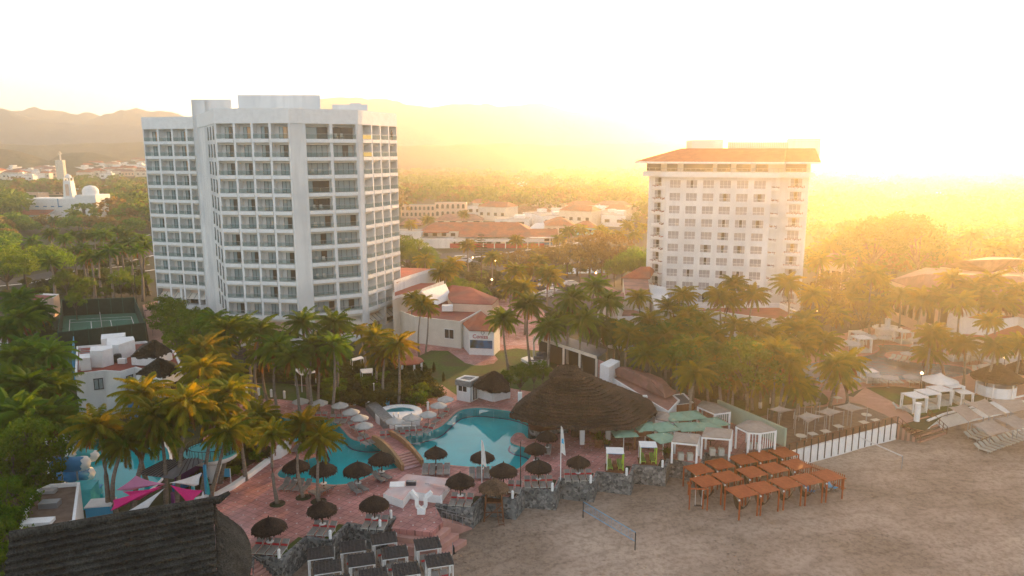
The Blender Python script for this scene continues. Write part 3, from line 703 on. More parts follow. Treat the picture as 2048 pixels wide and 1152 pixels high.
# restaurant storey, terrace band and hipped roof
ze = 31.7
tb = MB()
tp = [(xl0 - 1.2, D2 + 1.6), (xl - 1.0, D2 + 1.6), (xl - 1.0, D2 - 1.2), (xr + 1.2, D2 - 1.2), (xr + 1.2, D2 + 1.6), (xr1 + .8, D2 + 1.6), (xr1 + .8, D2 + depth2 + 1), (xl0 - 1.2, D2 + depth2 + 1)]
tb.prism(tp, 29.0, 30.0, 'white2'); pl2(tb).build('terrace_band', T2)
rs = MB(); rs.prism([(p[0] * 1 + (.8 if p[0] < 43 else -.8), p[1] + (1.2 if p[1] < 160 else -1)) for p in tp], 30.0, ze, 'offwhite'); pl2(rs).build('restaurant_wall', T2)
gx = MB()
x = xl - .2
ws = [(0.2, 2.4), (3.6, 9.6), (10.4, 13.1), (14.2, 17.0), (18.0, 20.4)]
for a, b in ws: gx.box((xl + (a + b) / 2, D2 - .02, 30.9), (b - a, .08, 1.5), 'win_dark')
gx.box(((xl0 + xl) / 2 - .9, D2 + 2.75, 30.9), (3.0, .08, 1.5), 'win_dark'); gx.box(((xr1 + xr) / 2 + .9, D2 + 2.75, 30.9), (4, .08, 1.5), 'win_dark')
pl2(gx).build('restaurant_window', T2)
rl = MB()
for a, b, y in ((xl - .9, xr + 1.1, D2 - 1.1), (xl0 - 1.1, xl - 1.0, D2 + 1.7), (xr + 1.2, xr1 + .7, D2 + 1.7)):
    rl.box(((a + b) / 2, y, 30.75), (b - a, .05, .06), 'steel')
    n = int((b - a) / 1.0)
    for i in range(n + 1): rl.box((a + (b - a) * i / n, y, 30.38), (.05, .05, .75), 'steel')
pl2(rl).build('terrace_railing', T2)
ev = [GY(1275, 327, D2 + .5), GY(1298, 328, D2 - 2.4), GY(1583, 328, D2 - 3.2), GY(1640, 325, D2 + .8)]
ex0, ex1 = ev[0].x, ev[3].x
eave = [(ex0, D2 + .5), (ex0 + 2.6, D2 + .5), (ex0 + 3.2, D2 - 2.6), (ev[2].x, D2 - 2.6), (ev[2].x + .4, D2 + .5), (ex1, D2 + .5), (ex1, D2 + depth2 + 3), (ex0, D2 + depth2 + 3)]
MT['towerroof'] = M('brick_red_tower_tiles', (.34, .055, .025), (.44, .085, .04), .8, .8, .01, 4)
rf = MB(); rf.prism(eave, ze, ze + .38, 'white2'); pl2(rf).build('eaves', T2)
hz = 34.75; rx0, rx1 = GY(1362, 300, D2 + 7).x, GY(1560, 300, D2 + 7).x
ridge_ = [(rx0 - 1, D2 + 7), (rx0, D2 + 7), (rx0 + .5, D2 + 6), (rx1 - .5, D2 + 6), (rx1, D2 + 7), (rx1 + 5.5, D2 + 7), (rx1 + 5.5, D2 + depth2 - 4), (rx0 - 1, D2 + depth2 - 4)]
rm = MB(); n = len(eave); v = [(p[0], p[1], ze + .383) for p in eave] + [(p[0], p[1], hz) for p in ridge_]
rm.add(v, [(i, (i + 1) % n, n + (i + 1) % n, n + i) for i in range(n)] + [tuple(range(n, 2 * n))], 'towerroof'); pl2(rm).build('roof', T2)
for a, b, y0, y1, Y, m in ((1362, 1374, 281, 300, D2 + 7.6, 'offwhite'), (1374, 1436, 280, 300, D2 + 7.2, 'white'), (1562, 1620, 278, 312, D2 + 8, 'white')):
    p = GY(a, y0, Y); q = GY(b, y0, Y); bb = MB(); bb.prism([(p.x, Y), (q.x, Y), (q.x, Y + 6), (p.x, Y + 6)], 33.0, p.z, m); pl2(bb).build('roof_block', T2)
p = GY(1444, 281, D2 + 8); q = GY(1560, 279, D2 + 8); bb = MB()
bb.box(((p.x + q.x) / 2, D2 + 8, p.z - .1), (q.x - p.x, .1, .12), 'white2')
for i in range(34): bb.box((p.x + (q.x - p.x) * i / 33, D2 + 8, p.z - 1), (.10, .1, 2), 'white2')
bb.box(((p.x + q.x) / 2, D2 + 8.6, p.z - 1.2), (q.x - p.x, .1, 1.6), 'offwhite')
pl2(bb).build('roof_screen', T2)
an = MB()
for px_, h in ((1433, 1.2), (1443, 1.0), (1565, 1.1), (1618, 1.3)):
    p = GY(px_, 281, D2 + 8); an.box((p.x, D2 + 8, p.z + h / 2), (.06, .06, h), 'steel')
pl2(an).build('mast', T2)
# ------------------------------------------------------------------ decks, pools, seawall
TW = 1.0
pool_px = [(550, 835), (559, 831), (600, 831), (627, 834), (656, 838), (674, 846), (688, 861), (699, 875), (713, 881), (740, 884), (762, 882), (790, 875), (820, 869), (853, 863), (878, 855), (896, 840), (914, 822), (932, 816), (962, 814), (998, 818), (1021, 821), (1050, 828), (1072, 842), (1078, 858), (1080, 874), (1066, 880), (1051, 876), (1048, 867), (1031, 865), (1018, 881), (1030, 889), (1056, 894), (1066, 905), (1060, 917), (1051, 926), (1041, 936), (1023, 942), (998, 942), (947, 935), (896, 930), (845, 926), (820, 931), (794, 937), (769, 941), (738, 952), (713, 965), (677, 971), (640, 968), (600, 962), (573, 958), (557, 955), (553, 945), (568, 933), (586, 925), (618, 916), (641, 911), (655, 903), (652, 894), (638, 887), (612, 882), (588, 885), (570, 880), (556, 862), (548, 845)]
pool1 = smooth_loop(px_loop(pool_px), 2)
deck_px = [(800, 1040)]
deck_out = [G(300, 1152), G(505, 1150)] + list(WALL) + [G(795, 1037), G(871, 1012)] + list(WALL2[1:]) + list(WALL3[1:]) + [G(1500, 850), G(1400, 800), G(1300, 760), G(1150, 700), G(1060, 590), G(1035, 560), G(960, 640), G(800, 645), G(782, 760), G(620, 770), G(480, 765), G(430, 800), G(400, 900), G(370, 1000), G(330, 1080)]
struct('paved_deck', poly_holes(deck_out, [pool1], 0, 'paving', 'd'))
# re-cut the inland ground so that the pool basins are open
pool2_px = [(1590, 742), (1612, 728), (1640, 722), (1668, 718), (1700, 712), (1728, 712), (1750, 706), (1762, 697), (1750, 690), (1775, 688), (1810, 690), (1836, 698), (1822, 704), (1790, 702), (1770, 706), (1768, 713), (1790, 720), (1830, 724), (1880, 727), (1915, 731), (1938, 736), (1947, 743), (1935, 750), (1900, 756), (1850, 759), (1800, 760), (1750, 760), (1710, 768), (1650, 768), (1612, 760)]
pool2 = smooth_loop(px_loop(pool2_px), 2)
bpy.data.objects.remove(ground_obj)
jac = G(798, 826); 
slide_px = [(150, 880), (250, 872), (330, 880), (345, 930), (300, 985), (230, 1005), (150, 990), (120, 940)]
pool3 = smooth_loop(px_loop(slide_px, 0), 2)
struct('ground', poly_holes(gpoly_outer, [pool1, pool2, pool3], -.08, 'scrub', 'g'))
def basin(loop, name, depth, tile, wat, level=-.14, line=True, cope='whitestep', lab=None):
    mb = MB(); n = len(loop)
    v = [(p.x, p.y, .0) for p in loop] + [(p.x, p.y, -depth) for p in loop]
    mb.add(v, [(i, (i + 1) % n, n + (i + 1) % n, n + i) for i in range(n)], tile)
    b = poly_holes(loop, [], -depth, tile, 'b'); mb.add(b.v, b.f, tile)
    if line:
        for d0, d1, z in ((-.05, -.32, -depth + .02),):
            A = offset_loop(loop, d0); B = offset_loop(loop, d1)
            mb.add([(p.x, p.y, z) for p in A] + [(p.x, p.y, z) for p in B], [(i, (i + 1) % n, n + (i + 1) % n, n + i) for i in range(n)], 'pooledge')
    root = thing(name, lab, 'pool', (loop[0].x, loop[0].y, 0)); o = Vector(root.location)
    mb.v = [(x - o.x, y - o.y, z) for x, y, z in mb.v]; mb.build('basin', root)
    w = poly_holes(loop, [], level, wat, 'w'); w.v = [(x - o.x, y - o.y, z) for x, y, z in w.v]; w.build('pool_water', root)
    A = offset_loop(loop, -.02); B = offset_loop(loop, .32); c = MB()
    c.add([(p.x - o.x, p.y - o.y, .035) for p in A] + [(p.x - o.x, p.y - o.y, .035) for p in B] + [(p.x - o.x, p.y - o.y, -.1) for p in A],
          [(i, (i + 1) % n, n + (i + 1) % n, n + i) for i in range(n)] + [(i, (i + 1) % n, 2 * n + (i + 1) % n, 2 * n + i) for i in range(n)], cope); c.build('coping', root)
    return root
MT['coping'] = M('pink_coping', (.42, .22, .18), (.50, .28, .23), 1.2, .7)
P1 = basin(pool1, 'swimming_pool', 1.25, 'pooltile', 'water', cope='coping', lab='large winding turquoise swimming pool with a footbridge in the pink deck')
# curved entry steps at the shallow end
for k in range(4):
    mb = MB(); c = G(585, 838); pts = [c + Vector((math.cos(a) * (3.6 - k * .75), -math.sin(a) * (3.2 - k * .7), 0)) for a in np.linspace(0, PI, 20)]
    mb.prism([(p.x, p.y) for p in pts], -1.2, -.95 + k * .22, 'pooltile'); o = mb.build('pool_step', P1); o.location = -Vector(P1.location)
P2 = basin(pool2, 'swimming_pool', 1.1, 'poolgrey', 'water2', cope='coping', lab='free-form pool with sun glitter on rippled grey water, before the second tower', line=False)
P3 = basin(pool3, 'splash_pool', .5, 'pooltile', 'water', cope='white2', lab='shallow pale blue splash pool under the foreground palms at left', line=False)

# second deck round the right-hand pool
deck2 = px_loop([(1560, 770), (1600, 700), (1680, 668), (1760, 650), (1850, 655), (1960, 690), (2100, 700), (2200, 760), (2048, 800), (1960, 790), (1900, 778), (1850, 778), (1790, 772), (1730, 775), (1690, 790), (1740, 800), (1800, 842), (1792, 848), (1576, 905), (1500, 850)])
MT['paving2'] = M('salmon_paving', (.40, .21, .15), (.50, .28, .21), 1.2, .85, .003, 10, c3=(.36, .20, .15), s3=.15)
struct('pool_terrace', poly_holes(deck2, [pool2], -.03, 'paving2', 'd'))
def sheet(name, pxs, z, mat, smooth=1, kind='structure', label=None):
    L = px_loop(pxs); L = smooth_loop(L, smooth) if smooth else L
    mb = poly_holes(L, [], z, mat, name); return struct(name, mb) if kind == 'structure' else tag(mb.build(name), kind=kind)
MT['brownpave'] = M('brown_terrace', (.13, .085, .06), (.19, .13, .095), 1.5, .85, .004, 10)
sheet('dining_terrace', [(1577, 903), (1560, 872), (1500, 840), (1560, 815), (1640, 815), (1700, 805), (1740, 812), (1798, 846)], .02, 'brownpave', 0)
sheet('lawn', [(1590, 815), (1480, 845), (1440, 800), (1480, 775), (1560, 775), (1640, 782), (1660, 800), (1650, 812)], .06, 'grass', 1)
sheet('lawn', [(1728, 777), (1790, 776), (1850, 782), (1920, 800), (1925, 815), (1850, 830), (1815, 834), (1790, 820), (1740, 806), (1705, 795)], .02, 'grass', 1)
sheet('lawn', [(834, 714), (862, 701), (896, 702), (915, 715), (930, 726), (950, 731), (968, 731), (988, 727), (996, 719), (989, 710), (974, 705), (1033, 697), (1080, 702), (1115, 730), (1100, 790), (1010, 775), (950, 765), (920, 790), (892, 790), (874, 772), (850, 748)], .02, 'grass', 0)
sheet('lawn', [(478, 795), (455, 775), (540, 765), (640, 775), (700, 800), (690, 812), (640, 808), (560, 799)], .02, 'grass', 0)
sheet('planting_bed', [(640, 775), (700, 805), (745, 822), (790, 805), (830, 800), (875, 795), (885, 780), (850, 745), (800, 720), (700, 735), (560, 745)], .025, 'soil', 1)
sheet('planting_bed', [(380, 985), (440, 965), (500, 930), (542, 906), (540, 890), (500, 880), (450, 880), (400, 920), (380, 950)], .03, 'soil', 1)
sheet('ground_court', [(40, 880), (100, 860), (420, 860), (480, 880), (400, 985), (330, 1050), (180, 1090), (40, 1080)], -.04, 'concrete', 0) if False else None
# asphalt road and car park behind the hotel
MT['roadline'] = M('road_paint', (.6, .6, .56), rough=.8)
def roadstrip(name, pxs, w, z, mat):
    P = [G(x, y) for x, y in pxs]; mb = MB(); v = []
    for i, p in enumerate(P):
        t = (P[min(i + 1, len(P) - 1)] - P[max(i - 1, 0)]).normalized(); n = Vector((-t.y, t.x, 0)) * w / 2; v += [(p.x + n.x, p.y + n.y, z), (p.x - n.x, p.y - n.y, z)]
    mb.add(v, [(2 * i, 2 * i + 1, 2 * i + 3, 2 * i + 2) for i in range(len(P) - 1)], mat); return mb
struct('car_park', poly_holes(px_loop([(960, 575), (1080, 560), (1180, 545), (1290, 540), (1290, 585), (1150, 625), (1060, 640), (980, 600)]), [], -.02, 'asphalt', 'p'))
struct('road', roadstrip('r', [(-200, 585), (60, 560), (200, 530), (320, 500), (420, 480), (800, 505), (1000, 535), (1200, 520), (1400, 500)], 13, -.05, 'asphalt'))
struct('road', roadstrip('r', [(250, 470), (420, 470), (800, 520), (900, 560)], 9, -.03, 'asphalt'))
struct('road', roadstrip('r', [(860, 520), (1000, 500), (1150, 480), (1300, 452), (1500, 430)], 16, -.035, 'asphalt'))
for pts in ([(-200, 592), (60, 567), (200, 537), (320, 508)], [(150, 565), (250, 548), (310, 540)], [(255, 478), (300, 470), (330, 473)], [(900, 527), (1000, 508), (1150, 487), (1300, 457)], [(130, 545), (200, 537), (300, 530)]):
    struct('kerb', roadstrip('k', pts, .9, .10, 'white2'))
struct('garden_path', poly_holes(px_loop([(285, 610), (320, 600), (345, 680), (380, 760), (330, 760), (300, 690)]), [], -.01, 'paving2', 'p'))
struct('garden_path', poly_holes(px_loop([(874, 772), (884, 770), (912, 790), (905, 797), (893, 800)]), [], .035, 'paving2', 'p'))
struct('walkway', poly_holes(px_loop([(1730, 775), (1745, 783), (1800, 812), (1830, 838), (1800, 848), (1770, 830), (1700, 800)]), [], .04, 'paving2', 'p'))

# seawall of dark rubble, built in its zigzag bays
def wall_run(name, P, z0, z1, th, mat, label, group=None, cap=None):
    root = thing(name, label, 'wall', P[0], 0, group); o = Vector(root.location); mb = MB(); n = len(P)
    L = offset_open(P, th); poly = [p - o for p in P] + [q - o for q in L[::-1]]
    b = poly_holes([Vector((p.x, p.y, 0)) for p in poly], [], z1, mat, 'c'); mb.add(b.v, b.f, cap or mat)
    m = len(poly); v = [(p.x, p.y, z0) for p in poly] + [(p.x, p.y, z1) for p in poly]
    mb.add(v, [(i, (i + 1) % m, m + (i + 1) % m, m + i) for i in range(m)], mat); mb.build('masonry', root); return root
def offset_open(P, d):
    out = []
    for i in range(len(P)):
        t = P[min(i + 1, len(P) - 1)] - P[max(i - 1, 0)]; t.z = 0; t.normalize(); out.append(P[i] + Vector((-t.y, t.x, 0)) * d)
    return out
wall_run('sea_wall', [G(488, 1148)] + list(WALL), SANDZ - .6, .18, .42, 'rubble', 'zigzag dark rubble sea wall behind the black slatted cabanas')
wall_run('sea_wall', list(WALL2), SANDZ - .6, .18, .42, 'rubble', 'zigzag dark rubble sea wall between the beach steps and the white restaurant cabanas')
wall_run('sea_wall', list(WALL3[:-1]), SANDZ - .6, .05, .42, 'rubble', 'low rubble sea wall carrying the white framed restaurant cabanas')
# green strip planted on the wall's inner side
for W in (WALL, WALL2):
    for i in range(1 if W is WALL2 else 2, len(W) - 1, 2):
        a, b = W[i], W[i + 1]; t = (b - a).normalized(); nn = Vector((-t.y, t.x, 0))
        mb = MB(); mb.add([a + nn * .45 + Vector((0, 0, .03)), b + nn * .45 + Vector((0, 0, .03)), b + nn * 1.0 + Vector((0, 0, .03)), a + nn * 1.0 + Vector((0, 0, .03))], [(0, 1, 2, 3)], 'grass' if W is WALL else 'soil')
        struct('grass_strip', mb)

# white balustrade wall with posts before the dining terrace
def dirz(a, b): return math.atan2(b.y - a.y, b.x - a.x)
a, b = WALL4[0], WALL4[1]
root = thing('retaining_wall', 'pale blue-white retaining wall with dark posts and railing below the dining terrace', 'wall', a); o = -a
mb = MB(); d = (b - a).normalized(); L4 = (b - a).length; ang = dirz(a, b)
mb.box(a + o + d * L4 / 2 + Vector((0, 0, (SANDZ - .3) / 2 + .05)), (L4, .3, -SANDZ + .3), 'white2', rz=ang); mb.build('masonry', root)
pm = MB(); nP = 16
for i in range(nP + 1):
    p = d * (L4 * i / nP); pm.box(p + Vector((d.y * .18, -d.x * .18, -.4)), (.1, .1, 2.9), 'black', rz=ang)
pm.build('post', root)['kind'] = 'stuff'
rm_ = MB(); rm_.bar(Vector((0, 0, 1.05)), d * L4 + Vector((0, 0, 1.05)), .05, .06, 'wood'); rm_.bar(Vector((0, 0, .2)), d * L4 + Vector((0, 0, .2)), .04, .04, 'wood')
for i in range(110): p = d * (L4 * (i + .5) / 110); rm_.box(p + Vector((0, 0, .62)), (.035, .035, .85), 'wood')
rm_.build('railing', root)

# steps down to the sand beside the retaining wall
st = thing('beach_stairs', 'broad brown stairs with dark handrails running down to the sand at right', 'stairs', G(1830, 850)); o = -st.location
A, B, C_, D_ = G(1795, 848), G(1855, 832), G(1893, 868, SANDZ), G(1840, 886, SANDZ)
for k in range(9):
    t0, t1 = k / 9, (k + 1) / 9
    f = lambda t: (A.lerp(D_, t), B.lerp(C_, t))
    (l0, r0), (l1, r1) = f(t0), f(t1); z = -k * (-SANDZ) / 9
    mb = MB(); mb.prism([(l0 + o)[:2], (r0 + o)[:2], (r1 + o)[:2], (l1 + o)[:2]], SANDZ - .3, z, 'brownpave' if k % 2 else 'paving2'); mb.build('step', st)
for e0, e1, nm in ((A, D_, 0), (B, C_, 1)):
    mb = MB(); mb.bar(e0 + o + Vector((0, 0, 1.0)), e1 + o + Vector((0, 0, 1.0)), .06, .06, 'wood'); mb.bar(e0 + o + Vector((0, 0, .5)), e1 + o + Vector((0, 0, .5)), .05, .05, 'wood')
    for k in range(6): p = e0.lerp(e1, k / 5) + o; mb.box(p + Vector((0, 0, .5)), (.07, .07, 1.0), 'wood')
    mb.build('handrail', st)
# white wall to the right of the stairs
P = px_loop([(1858, 842), (1890, 829), (1960, 812), (2060, 790)])
wall_run('retaining_wall', P, SANDZ - .3, .1, .3, 'white2', 'cream retaining wall of the lawn with the white canopy beds')

# landing and steps below the white platform
land = px_loop([(792, 1037), (783, 1056), (864, 1065), (886, 1043), (871, 1013)])
lt = thing('beach_stairs', 'pink tiled landing and steps running down to the sand before the white platform', 'stairs', land[1]); o = -lt.location
mb = MB(); mb.prism([(p.x + o.x, p.y + o.y) for p in land], SANDZ - .2, .006, 'paving'); mb.build('landing', lt)
for k in range(1, 4):
    q = [land[1] + Vector((-.55 * k * .2, -.55 * k, 0)), land[2] + Vector((.62 * k * .35, -.62 * k, 0)), land[3] + Vector((.75 * k, -.2 * k, 0))]
    mb = MB(); mb.prism([(p.x + o.x, p.y + o.y) for p in [land[1], q[0], q[1], q[2], land[3] + Vector((0, .0, 0)), land[2] + Vector((-.5, .8, 0))]], SANDZ - .3 - k * .01, -.5 * k, 'coping'); mb.build('step', lt)
rp = thing('beach_ramp', 'pink ramp with thin metal rails beside the beach steps', 'ramp', G(900, 1045)); o = -rp.location
a, b = G(884, 1041), G(945, 1056, SANDZ + .1)
mb = MB(); t = (b - a); t.z = 0; t.normalize(); nn = Vector((-t.y, t.x, 0))
v = [a + o, b + o, b + o + nn * 1.1, a + o + nn * 1.1]; v = v + [p - Vector((0, 0, .5 if i in (1, 2) else 1.6)) for i, p in enumerate(v)]
mb.add(v, [(0, 1, 2, 3), (0, 4, 5, 1), (1, 5, 6, 2), (2, 6, 7, 3), (3, 7, 4, 0)], 'coping'); mb.build('ramp_slab', rp)
mb = MB()
for q in (0, 1.05):
    mb.bar(a + o + nn * q + Vector((0, 0, .9)), b + o + nn * q + Vector((0, 0, .9)), .05, .05, 'steel')
    for k in range(4): p = a.lerp(b, k / 3) + o + nn * q; mb.box(p + Vector((0, 0, .45)), (.05, .05, .9), 'steel')
mb.build('handrail', rp)
ls = thing('beach_stairs', 'narrow pink stairs with a thin rail at the foot of the long thatched roof', 'stairs', G(500, 1135)); o = -ls.location
for k in range(7):
    p = G(490 + k * 8, 1128 + k * 5, -k * .25); mb = MB(); mb.box(p + o + Vector((0, 0, -.9)), (.42, 1.9, 1.8), 'coping', rz=-.5); mb.build('step', ls)
mb = MB(); mb.bar(G(492, 1122, 0) + o + Vector((0, 0, .9)), G(540, 1150, -1.6) + o + Vector((0, 0, .9)), .05, .05, 'steel'); mb.build('handrail', ls)

# white platform with the forked sculpture
plp = px_loop([(767, 1003), (813, 963), (905, 973), (882, 1008), (850, 1003), (820, 998), (806, 1017)])
pf = thing('bar_platform', 'low white-walled platform with a pale pink top beside the forked white sculpture', 'platform', plp[0]); o = -pf.location
def sink(P, h): return [(Vector((p.x, p.y, 0)) - Vector((p.x, p.y, 0)) * (h / CH)) for p in P]   # same outline seen on top of a block h high
top = [(p + o) for p in plp]
mb = MB(); mb.prism([(p.x, p.y) for p in top], .0, .85, 'white2', top='whitestep'); mb.build('base', pf)
c = G(795, 985); mb = MB(); mb.box(c + o + Vector((0, 0, .90)), (1.5, 1.1, .1), 'white2', rz=.1); mb.build('hatch', pf)
c = G(823, 985); mb = MB(); mb.box(c + o + Vector((0, 0, 1.05)), (1.0, .5, .4), 'darkglass'); mb.build('opening', pf)
for k in range(3):
    c = G(868 + k * 8, 984 + k * 4); mb = MB(); mb.box(c + o + Vector((0, 0, .88 + .05 * k)), (1.8, .35, .12 + .08 * k), 'whitestep', rz=-.35); mb.build('seat_step', pf)
sc = thing('sculpture', 'white forked abstract sculpture standing before the low white platform', 'sculpture', G(843, 1026))
mb = MB(); mb.box((0, 0, .22), (.75, .7, .5), 'white2')
for s_, tip in ((-1, Vector((-.95, .1, 2.25))), (1, Vector((1.0, .15, 2.1)))):
    pts = [Vector((s_ * .1, 0, .45)), Vector((s_ * .42, 0, .75)), Vector((s_ * .42, 0, 1.65)), tip]
    for i in range(3): mb.bar(pts[i], pts[i + 1], .34, .34, 'white2')
mb.build('fork', sc)

# footbridge with ochre parapets
br = thing('footbridge', 'stepped pink footbridge with ochre parapets crossing the turquoise pool', 'bridge', G(795, 905)); o = -br.location
Lq, Rq = (G(746, 882), G(806, 942)), (G(778, 872), G(845, 932))
mb = MB(); N = 14; v = []
prof = lambda t: .10 + .62 * math.sin(PI * min(1, max(0, t))) ** .8
for k in range(N + 1):
    t = k / N; l = Lq[0].lerp(Lq[1], t) + o; r = Rq[0].lerp(Rq[1], t) + o; z = prof(t)
    v += [(l.x, l.y, z), (r.x, r.y, z), (l.x, l.y, z - .3), (r.x, r.y, z - .3)]
f = []
for k in range(N):
    i = 4 * k; j = i + 4; f += [(i, i + 1, j + 1, j), (i + 2, j + 2, j + 3, i + 3)]
mb.add(v, f, 'paving'); mb.build('walkway_slab', br)
for q in (Lq, Rq):
    mb = MB(); n = (Rq[0] - Lq[0]).normalized() * .17
    v = []
    for k in range(N + 1):
        t = k / N; p = q[0].lerp(q[1], t) + o; z = prof(t); zt = z + .62
        v += [(p.x - n.x, p.y - n.y, min(z - .45, 0)), (p.x + n.x, p.y + n.y, min(z - .45, 0)), (p.x + n.x, p.y + n.y, zt), (p.x - n.x, p.y - n.y, zt)]
    f = []
    for k in range(N):
        i = 4 * k; j = i + 4
        for a_, b_ in ((0, 1), (1, 2), (2, 3), (3, 0)): f.append((i + a_, i + b_, j + b_, j + a_))
    f += [(0, 3, 2, 1), (4 * N, 4 * N + 1, 4 * N + 2, 4 * N + 3)]
    mb.add(v, f, 'ochre'); mb.build('parapet', br)
for k in range(5):
    t = .72 + k * .055; l = Lq[0].lerp(Lq[1], t) + o; r = Rq[0].lerp(Rq[1], t) + o; m_ = (l + r) / 2
    mb = MB(); mb.box((m_.x, m_.y, prof(t) + .05), ((r - l).length - .4, .3, .12), 'coping', rz=dirz(l, r)); mb.build('step', br)

# raised whirlpool
jz = thing('whirlpool', 'round raised whirlpool with a white rim and turquoise water behind the sunbeds', 'pool', G(798, 838)); o = -jz.location
mb = MB(); mb.lathe([(3.0, 0), (3.0, .95), (2.1, .97), (2.0, .9), (2.0, .3)], 'white', 40); mb.build('rim', jz, smooth=False)
mb = MB(); mb.lathe([(2.0, .78), (1.0, .78), (.01, .78)], 'turq', 40); mb.build('seat_ring', jz)
mb = MB(); mb.lathe([(2.0, .86), (.01, .86)], 'water', 40); mb.build('water_surface', jz)
mb = MB()
for s_ in (-.3, .3): mb.tube([(s_, -1.9, .9), (s_, -2.0, 1.6), (s_, -2.4, 1.6), (s_, -2.6, .9)], .03, 'steel', 6)
mb.build('handrail', jz)
a, b = G(742, 818), G(779, 856)
mb = MB(); mid = (a + b) / 2 + o; mb.box((mid.x, mid.y, .5), ((b - a).length, 1.5, 1.0), 'stonegrey', rz=dirz(a, b)); mb.build('side_wall', jz)
mb = MB(); mb.prism([((G(x, y) + o).x, (G(x, y) + o).y) for x, y in ((780, 858), (840, 852), (832, 836), (768, 838))], 0, .93, 'white2'); mb.build('front_wall', jz)
for k in range(4): mb = MB(); p = G(806, 860 + k * 0) + o; mb.box((p.x + .4, p.y - .3 - k * .3, .35 - k * .1), (2.6, .3, .7 - .2 * k), 'white2'); mb.build('step', jz)

# low white kerb wall curving beside the planted bed
P = smooth_open = px_loop([(378, 1012), (410, 1003), (440, 994), (470, 977), (505, 953), (535, 930), (545, 922)])
wall_run('kerb_wall', [p for p in P], -.05, .45, .55, 'white2', 'low white kerb wall curving round the planted bed beside the pink deck')
P = px_loop([(545, 921), (560, 917), (575, 908), (583, 895)]); wall_run('kerb_wall', P, -.05, 1.5, .3, 'white', 'short curved white wall beside the peninsula of the turquoise pool')

# ------------------------------------------------------------------ loungers, umbrellas, cabanas
def lounger_meshes(fab, frame, pillow):
    mb = MB()
    for y in (-.29, .29):
        mb.bar((-.95, y, .30), (.35, y, .30), .045, .045, frame); mb.bar((.35, y, .30), (.95, y, .72), .045, .045, frame)
    mb.box((-.95, 0, .30), (.05, .6, .05), frame)
    fr = mb.mesh('frame')
    legs = MB(); legs.box((0, 0, .14), (.05, .05, .29), frame); lg = legs.mesh('leg')
    s = MB(); s.box((-.30, 0, .335), (1.30, .56, .035), fab); seat = s.mesh('seat')
    b = MB(); b.bar((.34, 0, .345), (.94, 0, .765), .56, .035, fab); back = b.mesh('backrest')
    pm = None
    if pillow: p = MB(); p.bar((.36, 0, .40), (.50, 0, .50), .57, .09, pillow); pm = p.mesh('pillow')
    return fr, lg, seat, back, pm
def make_lounger(name, fab, frame, pillow):
    fr, lg, seat, back, pm = lounger_meshes(fab, frame, pillow)
    t = thing(name, None, 'sun lounger')
    part('frame', fr, t)
    for x in (-.8, .3):
        for y in (-.29, .29): part('leg', lg, t, (x, y, 0))
    part('seat', seat, t); part('backrest', back, t)
    if pm: part('pillow', pm, t)
    return t
L_grey = make_lounger('sun_lounger', 'sling', 'whitesling', 'red')
L_plain = make_lounger('sun_lounger', 'sling', 'steel', None)
L_white = make_lounger('sun_lounger', 'whitesling', 'whitesling', None)
L_green = make_lounger('sun_lounger', 'olive', 'lime', None)
protos = [L_grey, L_plain, L_white, L_green]
def lounge(kind, loc, rz, label, group):
    return dup(kind, loc, rz, None, label, group)
loungers = []
def lounger_row(kind, p, rz, n, desc, group, gap=.72, names=None):
    """n loungers side by side, feet towards rz; the labels go from left to right"""
    d = Vector((-math.sin(rz), math.cos(rz), 0)); os_ = []
    for i in range(n):
        q = p + d * (i - (n - 1) / 2) * gap; os_.append(lounge(kind, q, rz + random.uniform(-.04, .04), None, group))
    os_.sort(key=lambda o: PX(o.location)[0])
    w = {1: ['lone'], 2: ['left', 'right'], 3: ['left', 'middle', 'right'], 4: ['leftmost', 'second', 'third', 'rightmost']}.get(n)
    for i, o in enumerate(os_):
        q = w[i] if w else 'leftmost' if i == 0 else 'rightmost' if i == n - 1 else ORD[i] + ' from left'
        o['label'] = f'{desc[0]}, {q} of {NUMW[n]} {desc[1]}' if n > 1 else f'{desc[0]} {desc[1]}'
    loungers.extend(os_); return os_

# thatched parasol
def canopy_mesh(seed, r, rim, top, mat, seg=22):
    random.seed(seed); mb = MB()
    prof = [(.05, top), (r * .30, top - .22), (r * .58, rim + (top - rim) * .50), (r * .84, rim + (top - rim) * .22), (r * 1.0, rim - .02), (r * .97, rim - .22), (r * .90, rim - .18), (r * .6, rim + .1), (.05, rim + .45)]
    mb.lathe(prof, mat, seg, jit=.035)
    for i in range(170):                                            # ragged fringe and loose leaves
        a = random.uniform(0, 2 * PI); rr = r * random.choice((1, .99, .97, .7, .5)); w = random.uniform(.05, .12); z = rim - .1 if rr > .9 * r else rim + (top - rim) * (1 - rr / r) + .05
        c, s = math.cos(a), math.sin(a); l = random.uniform(.12, .32)
        p = Vector((c * rr, s * rr, z)); q = p + Vector((c * l * .45, s * l * .45, -l)); t = Vector((-s, c, 0)) * w
        mb.add([p - t, p + t, q], [(0, 1, 2)], mat)
    mb.tube([(0, 0, top - .1), (0, 0, top + .16)], [.09, .03], mat, 6)
    return mb.mesh('thatch_canopy')
